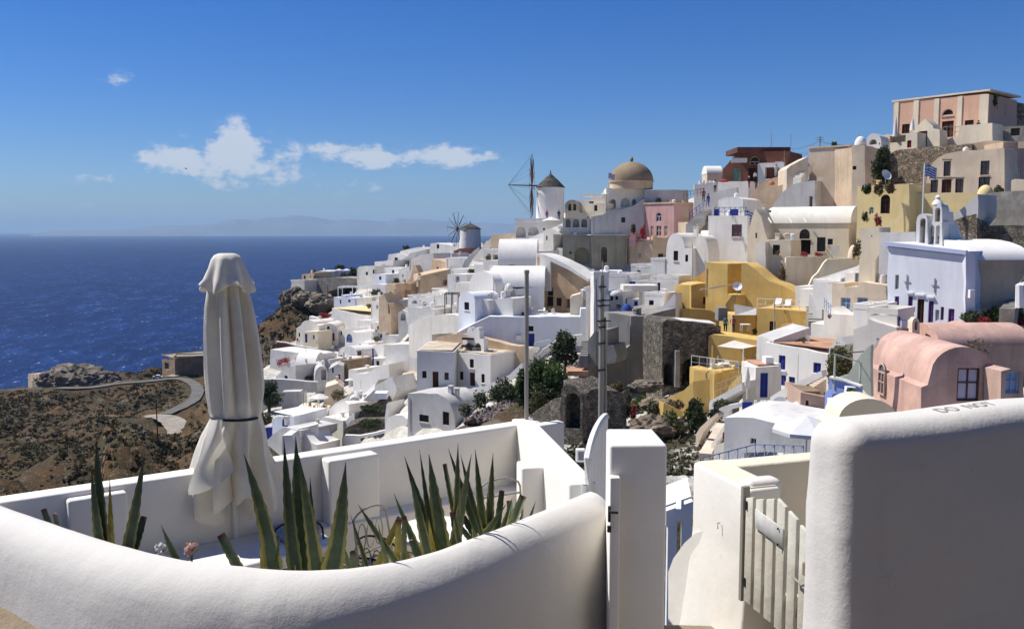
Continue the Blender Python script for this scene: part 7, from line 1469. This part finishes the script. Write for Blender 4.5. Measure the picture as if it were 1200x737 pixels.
# ================================================================ TERRAIN, SEA, ROAD, HEADLAND
SEA = -115.0
ctl = []          # (x,y,z) left hillside seen in the photograph
for px, py, D in ((-300,500,420),(-100,462,405),(0,458,400),(60,452,395),(120,452,390),(170,446,392),(200,438,395),(240,425,380),(270,410,340),
                  (-200,540,280),(0,520,270),(0,560,225),(100,530,245),(60,490,320),(150,490,320),(200,510,270),(230,480,300),(200,460,350),(120,470,350),(250,450,320),
                  (260,520,200),(310,500,175),(300,460,230),(280,430,290),(310,410,262),(305,392,275),(320,372,275),(330,352,276),(345,338,276),(360,360,262),(380,390,235),(370,375,245),(350,400,232),
                  (400,322,280),(440,314,285),(480,296,285),(520,284,275),(560,278,255),(600,274,230),(-150,600,190),(50,600,190),(200,570,190),(230,540,190),(180,590,150),(100,620,150),(260,560,160),(215,440,385),(225,455,370),(235,470,330),(150,455,375),(200,500,300),(160,505,290),(250,500,260),(100,443,402),(130,440,405),(160,437,405),(190,431,408),(215,428,408),(240,420,400)):
    q = P(px,py,D); ctl.append(q[:])
    if px <= 260 and 330 < py and D <= 350: FRONT.append((q.x/q.y-.024, q.x/q.y+.024, D, q.z/q.y+.0015))
for px, py, D in ((-300,500,420),(-100,462,405),(0,458,400),(60,452,395),(120,452,390),(170,446,392),(200,438,395),(240,425,380),(270,410,350),(305,392,290),(330,352,290),(345,338,290),(400,322,292),(440,314,298),(480,296,300),(520,284,300),(560,278,300),(600,274,290)):
    q = P(px,py,D); k = (D+(75 if 80 < px < 250 else 45))/D; ctl.append((q.x*k-12, q.y*k, q.z-22 if D > 330 else q.z-30)); k = (D+110)/D; ctl.append((q.x*k-40, q.y*k, SEA-6))
for x, y in ((-420,420),(-420,520),(-300,520),(-200,540),(-100,540),(0,520)): ctl.append((x,y,SEA-8))
for x, y, z in ((-3,9,-9),(1,10,-10),(-8,14,-14),(4,14,-10),(8,20,-12),(0,25,-16),(-12,28,-22),(-30,50,-32),(-60,90,-45),(-20,60,-28),(-110,150,-55),(10,32,-14),(20,30,-13),(30,25,-12),(60,30,-10),(-150,120,-58),(-220,160,-60),(-40,25,-25),(-80,30,-40)): ctl.append((x,y,z))
for px, py, D in ((560,500,90),(600,480,94),(560,470,97),(640,500,75),(670,505,68),(720,500,64),(745,480,72),(700,455,80),(760,455,76),(780,465,72),(740,510,60),(760,525,54),(790,540,46),(800,560,38),(650,470,84),(640,440,92),(620,420,100)):
    q = P(px,py,D); ctl.append((q.x,q.y,q.z))
for x, y, z in ((60,150,8),(100,160,12),(30,190,0),(0,210,-2),(-20,235,-4),(120,120,14),(120,80,4),(90,60,-4),(150,200,12),(60,260,-6),(150,330,-10),(40,350,-30),(200,100,15)): ctl.append((x,y,z))
ZL0 = Zone(0,400,1127/260)
RP = {}
for nm, pts, wd in (('road', [(-60,250),(100,246),(300,238),(450,236),(600,215),(720,206),(800,198),(870,190),(940,195),(990,222),(1005,255),(985,295),(930,330),(880,352),(840,370)], 4.6),
                    ('gravel_track', [(735,385),(800,380),(860,395),(900,430),(915,470),(905,500),(870,525)], 8), ('gravel_path', [(860,180),(920,165),(975,148),(1000,135)], 5)):
    g_ = [PZ(*ZL0(x,y), -64.0-max(0,(300-x)*.03)) for x,y in pts]
    path = catmull(g_, 10)
    for _ in range(3):
        for i in range(1,len(path)-1): path[i] = (path[i-1]+path[i]*2+path[i+1])/4
    RP[nm] = (path, wd); ctl += [(q.x,q.y,q.z) for q in path[::5]]
for zx in range(300,640,30): q_ = P(*ZD(zx,535),86); sight(q_, .012)
# merge the building footings on a 5 m lattice so that crowded quarters do not outweigh the open slopes
cell = {}
for g_ in GROUND: cell.setdefault((round(g_[0]/5), round(g_[1]/5)), []).append(g_)
pts_c = np.array(ctl+[tuple(np.mean(v, axis=0)[:2])+(min(q[2] for q in v),) for v in cell.values()])
def hnp(X, Y):
    xs = X.ravel(); ys = Y.ravel(); res = np.zeros(xs.size)
    for i in range(0, xs.size, 4000):
        dx = xs[i:i+4000,None]-pts_c[None,:,0]; dy = ys[i:i+4000,None]-pts_c[None,:,1]; d2 = dx*dx+dy*dy+4
        w_ = 1/d2**2.3; res[i:i+4000] = (w_*pts_c[None,:,2]).sum(1)/w_.sum(1)
    return res.reshape(X.shape)
def blur(Z, n):
    for _ in range(n):
        p_ = np.pad(Z, 1, mode='edge'); Z = (p_[:-2,1:-1]+p_[2:,1:-1]+p_[1:-1,:-2]+p_[1:-1,2:]+2*Z)/6
    return Z
pv = np.array([(x,y,r) for (x,y),r in PAVED])
def grid(x0,x1,y0,y1,st):
    xs = np.arange(x0,x1+st/2,st); ys = np.arange(y0,y1+st/2,st); X, Y = np.meshgrid(xs,ys); return X, Y
X, Y = grid(-430, 230, 8, 580, 2.4)
Zh = blur(hnp(X, Y), 6)
# the ground in front of a footing stays below it: nothing buries the houses behind
AZ = X/Y; cap = np.full(X.shape, 1e9)
for a0, a1, dist, sl_ in FRONT:
    mk = (AZ > a0) & (AZ < a1) & (Y < dist-1.0)
    cap[mk] = np.minimum(cap[mk], sl_*Y[mk]-.4)
def hz(x, y):
    fx = (x-X[0,0])/2.4; fy = (y-Y[0,0])/2.4; i = int(np.clip(fx,0,X.shape[1]-2)); j = int(np.clip(fy,0,X.shape[0]-2)); a = min(max(fx-i,0),1); b = min(max(fy-j,0),1)
    return (Zh[j,i]*(1-a)+Zh[j,i+1]*a)*(1-b)+(Zh[j+1,i]*(1-a)+Zh[j+1,i+1]*a)*b
def on_ground(px, py, d0=60, d1=560):
    d = pix_dir(px, py); t_ = d0
    while t_ < d1:
        q = d*(t_/d.y)
        if q.z < hz(q.x, q.y): return Vector((q.x, q.y, hz(q.x,q.y)))
        t_ += .8
    return None
Zh = np.minimum(Zh, cap)
rmask = np.zeros(X.shape)
for path, wd in RP.values():
    for q in path:
        d = np.sqrt((X-q.x)**2+(Y-q.y)**2); k = np.clip(1.6-d/(wd*1.1), 0, 1); rmask = np.maximum(rmask, k); k = np.clip(k*1.3, 0, 1); Zh = Zh*(1-k)+(q.z-.25)*k
rng = np.random.default_rng(3)
def nz(x, y, s): return mn.noise(Vector((x*s, y*s, 1.7)))
NZ = np.array([[1.3*nz(x,y,.035)-1.1*abs(nz(x,y,.09))+.7*nz(x,y,.2)-.5*abs(nz(x,y,.37)) for x,y in zip(rx,ry)] for rx,ry in zip(X,Y)])
paved = np.zeros(X.shape)
for x_,y_,r_ in pv: paved = np.maximum(paved, np.clip(1.5-np.sqrt((X-x_)**2+(Y-y_)**2)/r_, 0, 1))
far = np.clip((Y-150)/150, .12, 1)*np.clip((-20-X)/40+.4, .2, 1)
Zh = Zh+NZ*3.0*far*(1-.85*paved)*(1-rmask)
Zh = np.minimum(Zh, cap)
ny, nx = X.shape
verts = np.stack([X.ravel(), Y.ravel(), Zh.ravel()], 1)
idx = np.arange(ny*nx).reshape(ny, nx); fs = np.stack([idx[:-1,:-1].ravel(), idx[:-1,1:].ravel(), idx[1:,1:].ravel(), idx[1:,:-1].ravel()], 1)
me = bpy.data.meshes.new('terrain'); me.from_pydata(verts.tolist(), [], fs.tolist()); me.update(); me.shade_smooth()
at_ = me.attributes.new('paved', 'FLOAT', 'POINT'); at_.data.foreach_set('value', paved.ravel().astype(np.float32))
m = bpy.data.materials.new('ground'); m.use_nodes = True; t = NT(m.node_tree)
g = t.n('ShaderNodeNewGeometry'); pos = g.outputs['Position']; a = t.n('ShaderNodeAttribute', attribute_name='paved')
n1 = t.noise(pos, .05, 6, .65); n2 = t.noise(pos, .35, 6, .7); n3 = t.noise(pos, 1.6, 5, .7)
c = t.mix(t.ramp(n1, .42, .6), (.058,.047,.027), (.115,.070,.036)); c = t.mix(t.math('MULTIPLY', t.ramp(n2, .50, .60), .75), c, (.055,.05,.028)); c = t.mix(t.math('MULTIPLY', t.ramp(n3, .55, .68), .6), c, (.27,.22,.165))
c = t.mix(t.math('MULTIPLY', t.ramp(t.noise(pos,.12,5,.6), .58,.68), .6), c, (.20,.17,.125))
sl = t.n('ShaderNodeSeparateXYZ'); t.l(g.outputs['Normal'], sl.inputs[0]); c = t.mix(t.math('MULTIPLY', t.ramp(sl.outputs[2], .72, .5), .8), c, (.20,.165,.125))
pc = t.mix(t.ramp(t.noise(pos,.7,5,.6), .4,.62), (.46,.43,.37), (.60,.57,.51))
c = t.mix(t.ramp(t.math('ADD', a.outputs['Fac'], t.math('MULTIPLY', t.math('SUBTRACT', n2, .5), .5)), .45, .6), c, pc)
p = t.n('ShaderNodeBsdfPrincipled'); p.inputs['Roughness'].default_value = .95; p.inputs['Specular IOR Level'].default_value = .1; t.l(c, p.inputs['Base Color'])
b = t.n('ShaderNodeBump'); b.inputs['Strength'].default_value = .9; b.inputs['Distance'].default_value = .7; t.l(t.math('ADD', n2, t.math('MULTIPLY', n3, .5)), b.inputs['Height']); t.l(b.outputs[0], p.inputs['Normal'])
o = t.n('ShaderNodeOutputMaterial'); t.l(p.outputs[0], o.inputs[0])
me.materials.append(m); to = bpy.data.objects.new('terrain', me); COL.objects.link(to); props(to, kind='structure')
# sea
m = bpy.data.materials.new('sea'); m.use_nodes = True; t = NT(m.node_tree)
g = t.n('ShaderNodeNewGeometry'); pos = g.outputs['Position']
df = t.n('ShaderNodeBsdfDiffuse'); gl = t.n('ShaderNodeBsdfGlossy'); gl.inputs['Roughness'].default_value = .3; ms = t.n('ShaderNodeMixShader'); ms.inputs[0].default_value = .085; t.l(df.outputs[0], ms.inputs[1]); t.l(gl.outputs[0], ms.inputs[2])
v1 = t.noise(pos, .0035, 5, .6); mp = t.n('ShaderNodeMapping'); mp.inputs['Rotation'].default_value = (0,0,.5); mp.inputs['Scale'].default_value = (1,.35,1); t.l(pos, mp.inputs[0])
w1 = t.noise(mp.outputs[0], .055, 6, .7); w2 = t.noise(mp.outputs[0], .28, 5, .7)
c = t.mix(t.ramp(v1, .35, .7), (.0038,.017,.075), (.005,.023,.10)); c = t.mix(t.math('MULTIPLY', t.ramp(w1, .48, .66), .55), c, (.016,.06,.22))
c = t.mix(t.math('MULTIPLY', t.ramp(w2, .60, .70), t.math('ADD', .25, t.ramp(w1, .48, .60))), c, (.45,.55,.68))
t.l(c, df.inputs[0]); b = t.n('ShaderNodeBump'); b.inputs['Strength'].default_value = .55; b.inputs['Distance'].default_value = 3.0; t.l(t.math('ADD', w1, t.math('MULTIPLY', w2, .35)), b.inputs['Height']); t.l(b.outputs[0], df.inputs['Normal']); t.l(b.outputs[0], gl.inputs['Normal'])
o = t.n('ShaderNodeOutputMaterial'); t.l(ms.outputs[0], o.inputs[0])
s_ = MB(); s_.add([(-60000,-3000,SEA),(60000,-3000,SEA),(60000,60000,SEA),(-60000,60000,SEA)], [(0,1,2,3)]); props(s_.build('sea', m, None, 0), kind='structure')
# distant island
isl = [(60,271),(120,270),(165,267.5),(200,264.5),(240,262.5),(262,260.5),(285,256.5),(302,258.5),(318,256),(340,252.5),(352,252),(372,255),(395,259),(415,257.5),(432,258),(455,260),(470,256.8),(490,256.5),(520,259),(560,261),(600,262.5),(660,264),(740,267),(820,271)]
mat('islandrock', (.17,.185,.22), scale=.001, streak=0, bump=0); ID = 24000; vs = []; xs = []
for k in range(len(isl)-1):
    for j in range(8): f = j/8; xs.append((isl[k][0]*(1-f)+isl[k+1][0]*f, isl[k][1]*(1-f)+isl[k+1][1]*f))
n = len(xs); rows = 9
for r_ in range(rows):
    f = r_/(rows-1); 
    for k, (px, py) in enumerate(xs):
        q = P(px, py, ID); hh = max(q.z-SEA, 0); prof_ = math.sin(math.pi*min(1, f*1.0))**.8 if f < 1 else 0
        x, y = q.x*(1+(f-.5)*.12), ID+(f-.5)*5000
        vs.append((x, y, SEA-2+hh*prof_*(1+.22*mn.noise(Vector((x*.0011,y*.0011,0)))*(1 if f != .5 else .15))))
fs = [(r_*n+k, r_*n+k+1, (r_+1)*n+k+1, (r_+1)*n+k) for r_ in range(rows-1) for k in range(n-1)]
props(MB().add(vs, fs).build('distant_island', 'islandrock', None, 60), kind='structure')
# road
def ribbon(name, m, lift):
    if name not in RP: return
    path, wd = RP[name]; mb = MB(); vs = []; nn = len(path)
    for i,q in enumerate(path):
        t_ = path[min(i+1,nn-1)]-path[max(i-1,0)]; t_.z = 0; t_.normalize(); s_ = Vector((t_.y,-t_.x,0))
        w_ = wd*.5*((.55+.45*math.sin(math.pi*i/(nn-1))) if name == 'gravel_track' else 1)
        for k in range(-2,3):
            e = q+s_*(w_*k/2*(1+.15*mn.noise(q*.2+Vector((k,0,0))))); vs.append((e.x,e.y,q.z+lift))
    fs = [(i*5+k,i*5+k+1,(i+1)*5+k+1,(i+1)*5+k) for i in range(nn-1) for k in range(4)]
    o = mb.add(vs,fs).build(name, m, None, 60); props(o, kind='structure')
mat('asphalt', (.15,.14,.125), var=.12, scale=.2, streak=0, wear=.3, wearcol=(.28,.25,.21)); mat('gravelroad', (.34,.30,.24), var=.15, scale=.3, streak=0, wear=.5, wearcol=(.52,.48,.42))
ribbon('road','asphalt',.22)
ribbon('gravel_track','gravelroad',.16)
ribbon('gravel_path','gravelroad',.19)
# car
q = on_ground(185,445) or P(185,445,385)
q = on_ground(*ZL0(802,193)) or q; car = empty('parked_car', q+Vector((0,0,.38)), 'tiny pale car driving on the coastal road near the stone barn', 'car')
q = q+Vector((0,0,.38)); T = lambda x,y,z: q+Vector((x,y*1.0,z))
prof_ = [(-2.1,.35),(-2.1,.85),(-1.2,.95),(-.7,1.45),(.7,1.48),(1.5,.98),(2.1,.9),(2.1,.35)]
vs = [T(x,-.8,z) for x,z in prof_]+[T(x,.8,z) for x,z in prof_]; n = 8
MB().add(vs, [tuple(range(n))[::-1], tuple(range(n,2*n))]+[(i,(i+1)%n,n+(i+1)%n,n+i) for i in range(n)]).build('body','whitepaint',car,30)
for sy in (-.81,.81):
    MB().add([T(-1.0,sy,1.0),T(1.25,sy,1.0),T(.68,sy,1.4),T(-.65,sy,1.38)],[(0,1,2,3)]).build('side_window','glass',car,0)
    for sx in (-1.3,1.3): 
        w_ = MB(); w_.tube([T(sx,sy-.1,.32),T(sx,sy+.1,.32)],.33,10); w_.build('wheel','clothblack',car,30)
MB().add([T(1.48,-.7,1.02),T(1.48,.7,1.02),T(.76,.62,1.44),T(.76,-.62,1.44)],[(0,1,2,3)]).build('windscreen','glass',car,0)
# stone barn, sheds and rock outcrop along the coast road
def hut(px0,py0,px1,py1,D,yaw,L,m,label,roofm=None,op=(),name='stone_barn',cat='barn'):
    return H(Z1,D,yaw,L,m,B(px0,py0,px1,py1),label,name,cat,op=op,roof=[('par',.5),('deck',roofm)] if roofm else None,pave=False,ground=False,foot=2)
hut(190,421,205,434,398,30,22,'brownwall','dark stone barn with pale flat roof beside the coast road','gravelroad',[('n',193,425,198,433)])
hut(204,419,238,433,396,-14,9,'brownwall','long dark stone barn wing with pale flat roof beside the coast road','gravelroad')
hut(132,448,139,455,380,5,4,'brownwall','small dark hut on the coast road below the boulder',None,[],'small_hut','hut')
hut(33,438,46,450,396,20,5,'tan','pale stone chapel half hidden left of the big boulder',None,[('n',43,444,45,449)],'stone_chapel','chapel')
def rock(px, py, D, w, h, dp, label, seed, m='rock', name='boulder', cat='boulder', top=None):
    c = top or P(px,py,D); bm = bmesh.new(); bmesh.ops.create_icosphere(bm, subdivisions=5, radius=1)
    off = Vector((seed*3.1,seed*1.7,seed))
    for v in bm.verts:
        d = v.co.copy(); r_ = 1+.30*mn.noise(d*1.3+off)-.30*abs(mn.noise(d*2.7+off))-.16*abs(mn.noise(d*5.5+off))-.09*abs(mn.noise(d*12+off)); 
        v.co = Vector((d.x*w*r_, d.y*dp*r_, d.z*h*r_))
    me = bpy.data.meshes.new('rock'); bm.to_mesh(me); bm.free(); me.transform(Matrix.Translation(c)); o = link(name, me, m, None, 40); return props(o, label, cat)
mat('rock', (.27,.225,.17), var=.3, scale=.25, streak=0, bump=1.0, bscale=.9, wear=.5, wearcol=(.13,.11,.085)); mat('rocksmall', (.25,.21,.165), var=.3, scale=1.2, streak=0, bump=.8, bscale=2.5, wear=.5, wearcol=(.12,.10,.08))
rock(88,447,392,17,8.5,10,'huge weathered boulder outcrop on the coast road headland',1); rock(62,448,393,8,5,7,'left shoulder of the coastal boulder with a dark hollow',2); rock(115,448,390,10,6,7,'right shoulder of the coastal boulder',3)
rock(345,349,258,3.6,3.4,4,'craggy grey rock face under the tip of the headland',4); rock(358,352,253,4.5,3,5,'pale craggy rock under the headland retaining wall',5); rock(376,356,247,4.5,3,4,'dark craggy rock beside the thin pole on the headland',6); rock(335,350,262,2.2,2.4,3,'small outer rock at the tip of the headland',7)
rock(772,474,67,1.5,.7,1.2,'pale earth mound in the middle of the gully',8,'dirt','earth_mound','mound'); rock(765,503,56,1.7,1.0,1.3,'large pale earth mound in front of the white pillar',9,'dirt','earth_mound','mound'); rock(757,452,76,1.5,.6,1.2,'stony mound under the grey retaining wall',10,'rocksmall','earth_mound','mound'); rock(690,505,63,.8,.6,.6,'boulder at the foot of the ruined wall',11,'rocksmall')
pole_q = on_ground(*ZL0(802,530))
if pole_q: 
    ro = empty('utility_pole', pole_q, 'dark wooden utility pole at the end of the gravel track', 'pole'); MB().tube([pole_q-Vector((0,0,1)), pole_q+Vector((0,0,10.5))],[.16,.11],6).build('shaft','woodbrown',ro)
# scrub, stones (nobody could count them)
rng = np.random.default_rng(5)
def scatter(n, x0,x1,y0,y1, cond):
    out = []
    while len(out) < n:
        x, y = rng.uniform(x0,x1), rng.uniform(y0,y1); j, i = int((y-8)/2.4), int((x+430)/2.4)
        if 0 <= i < nx and 0 <= j < ny and paved[j,i] < .12 and rmask[j,i] < .35 and Zh[j,i] > SEA+4 and cond(x,y,Zh[j,i]): out.append((x,y,hz(x,y)))
    return out
vis = lambda x,y,z: y > 20 and abs(x/y) < .75 and x < -8 and mn.noise(Vector((x*.03,y*.03,4)))+.5*mn.noise(Vector((x*.1,y*.1,9))) > rng.uniform(-.55,.25)
def clumps(pts, rmin, rmax, leaves, size, name, m):
    V = []; 
    for x,y,z in pts:
        r_ = rng.uniform(rmin,rmax)*(1+.5*rng.random()**3); k = leaves; d = rng.normal(size=(k,3)); d /= np.linalg.norm(d,axis=1)[:,None]; d[:,2] = np.abs(d[:,2])*.75
        p_ = np.array((x,y,z-.1))+d*r_*rng.uniform(.5,1,k)[:,None]; a = rng.normal(size=(k,3)); b = rng.normal(size=(k,3)); s_ = size*r_
        a *= s_/np.linalg.norm(a,axis=1)[:,None]; b *= s_/np.linalg.norm(b,axis=1)[:,None]; V.append(np.stack([p_-a,p_+b,p_+a,p_-b],1).reshape(-1,3))
    V = np.concatenate(V); mb = MB(); mb.v = V.tolist(); mb.f = np.arange(len(V)).reshape(-1,4).tolist(); o = mb.build(name, m, None, 0); return props(o, kind='stuff')
road_pts = [o for o in ()]
clumps(scatter(7000,-330,-20,110,430,vis), .35,1.05, 18, .42, 'hillside_scrub', 'scrub'); clumps(scatter(5000,-330,-20,110,430,vis), .3,1.0, 16, .42, 'green_scrub', 'scrubgreen'); clumps(scatter(2500,-110,-25,110,280,lambda x,y,z: x/y < -.27 and x/y > -.62), .2,.7, 18, .42, 'near_scrub', 'scrub')
clumps(scatter(3500,-300,-20,110,430,vis), .2,.6, 14, .4, 'dry_grass_tufts', 'leafdry')
def stones(pts, rmin, rmax, name, m):
    bm = bmesh.new(); bmesh.ops.create_icosphere(bm, subdivisions=1, radius=1); bv = np.array([v.co[:] for v in bm.verts]); bf = np.array([[v.index for v in f.verts] for f in bm.faces]); bm.free()
    V = []; Fc = []; k = 0
    for x,y,z in pts:
        s_ = rng.uniform(rmin,rmax)*rng.uniform(.6,1.3,3); th = rng.uniform(0,6.28); v = bv*(1+.3*rng.normal(size=(len(bv),1)).clip(-1,1))*s_; R_ = np.array([[math.cos(th),-math.sin(th),0],[math.sin(th),math.cos(th),0],[0,0,1]])
        V.append(v@R_.T+np.array((x,y,z+s_[2]*.2))); Fc.append(bf+k); k += len(bv)
    mb = MB(); mb.v = np.concatenate(V).tolist(); mb.f = np.concatenate(Fc).tolist(); return props(mb.build(name, m, None, 0), kind='stuff')
stones(scatter(3000,-330,-20,110,430,vis), .12,.6, 'hillside_stones', 'rocksmall')
# rubble heap below the chapel garden, spread on a bank
rp = []
for k in range(1600):
    zx, zy = rng.uniform(300,620), rng.uniform(385,530); 
    if zy < 520-(zx-300)*.42: continue
    D = 94-(zy-385)*.055; q = P(*ZD(zx,zy),D); rp.append((q.x,q.y,q.z))
a = P(*ZD(300,540),85.5); b = P(*ZD(640,540),85.5); c = P(*ZD(640,375),94.5); d = P(*ZD(380,440),91)
props(MB().add([a-Vector((0,0,.3)),b-Vector((0,0,.3)),c-Vector((0,0,.3)),d-Vector((0,0,.3))],[(0,1,2,3)]).build('rubble_bank','dirt',None,0), kind='structure')
mat('rubblestone', (.26,.21,.19), var=.35, scale=2.5, streak=0, bump=.5, wear=.6, wearcol=(.14,.09,.08)); stones(rp, .14,.42, 'rubble_stones', 'rubblestone')
gul = []
while len(gul) < 1200:
    px, py = rng.uniform(640,830), rng.uniform(440,560); q = on_ground(px,py,20,140)
    if q is not None: gul.append((q.x,q.y,q.z))
stones(gul[:800], .06,.28, 'gully_stones', 'rocksmall'); clumps(gul[800:], .2,.6, 30, .3, 'gully_weeds', 'scrubgreen')
# a gull
q = P(218,198,220); gl = empty('gull', q, 'tiny dark bird flying in front of the left cloud', 'bird'); MB().tube([q+Vector((-.25,0,0)),q,q+Vector((.3,0,.02))],[.02,.09,.03],6).build('body','clothblack',gl)
for s_ in (-1,1): MB().add([q+Vector((-.05,0,.03)),q+Vector((.15,0,.03)),q+Vector((.05,s_*.45,.22)),q+Vector((-.1,s_*.75,.1))],[(0,1,2,3)]).build('wing','clothblack',gl,0)
# haze: the air over the strait
m = bpy.data.materials.new('haze'); m.use_nodes = True; t = NT(m.node_tree)
v = t.n('ShaderNodeVolumePrincipled'); v.inputs['Color'].default_value = (.50,.74,1,1); v.inputs['Density'].default_value = 4.5e-5; v.inputs['Anisotropy'].default_value = 0
v.inputs['Density Attribute'].default_value = ''; v.inputs['Color Attribute'].default_value = ''; v.inputs['Temperature Attribute'].default_value = ''
o = t.n('ShaderNodeOutputMaterial'); t.l(v.outputs[0], o.inputs['Volume'])
hb = MB().abox(-61000,-3500,SEA-12,61000,61000,620); props(hb.build('haze', m, None, 0), kind='stuff')
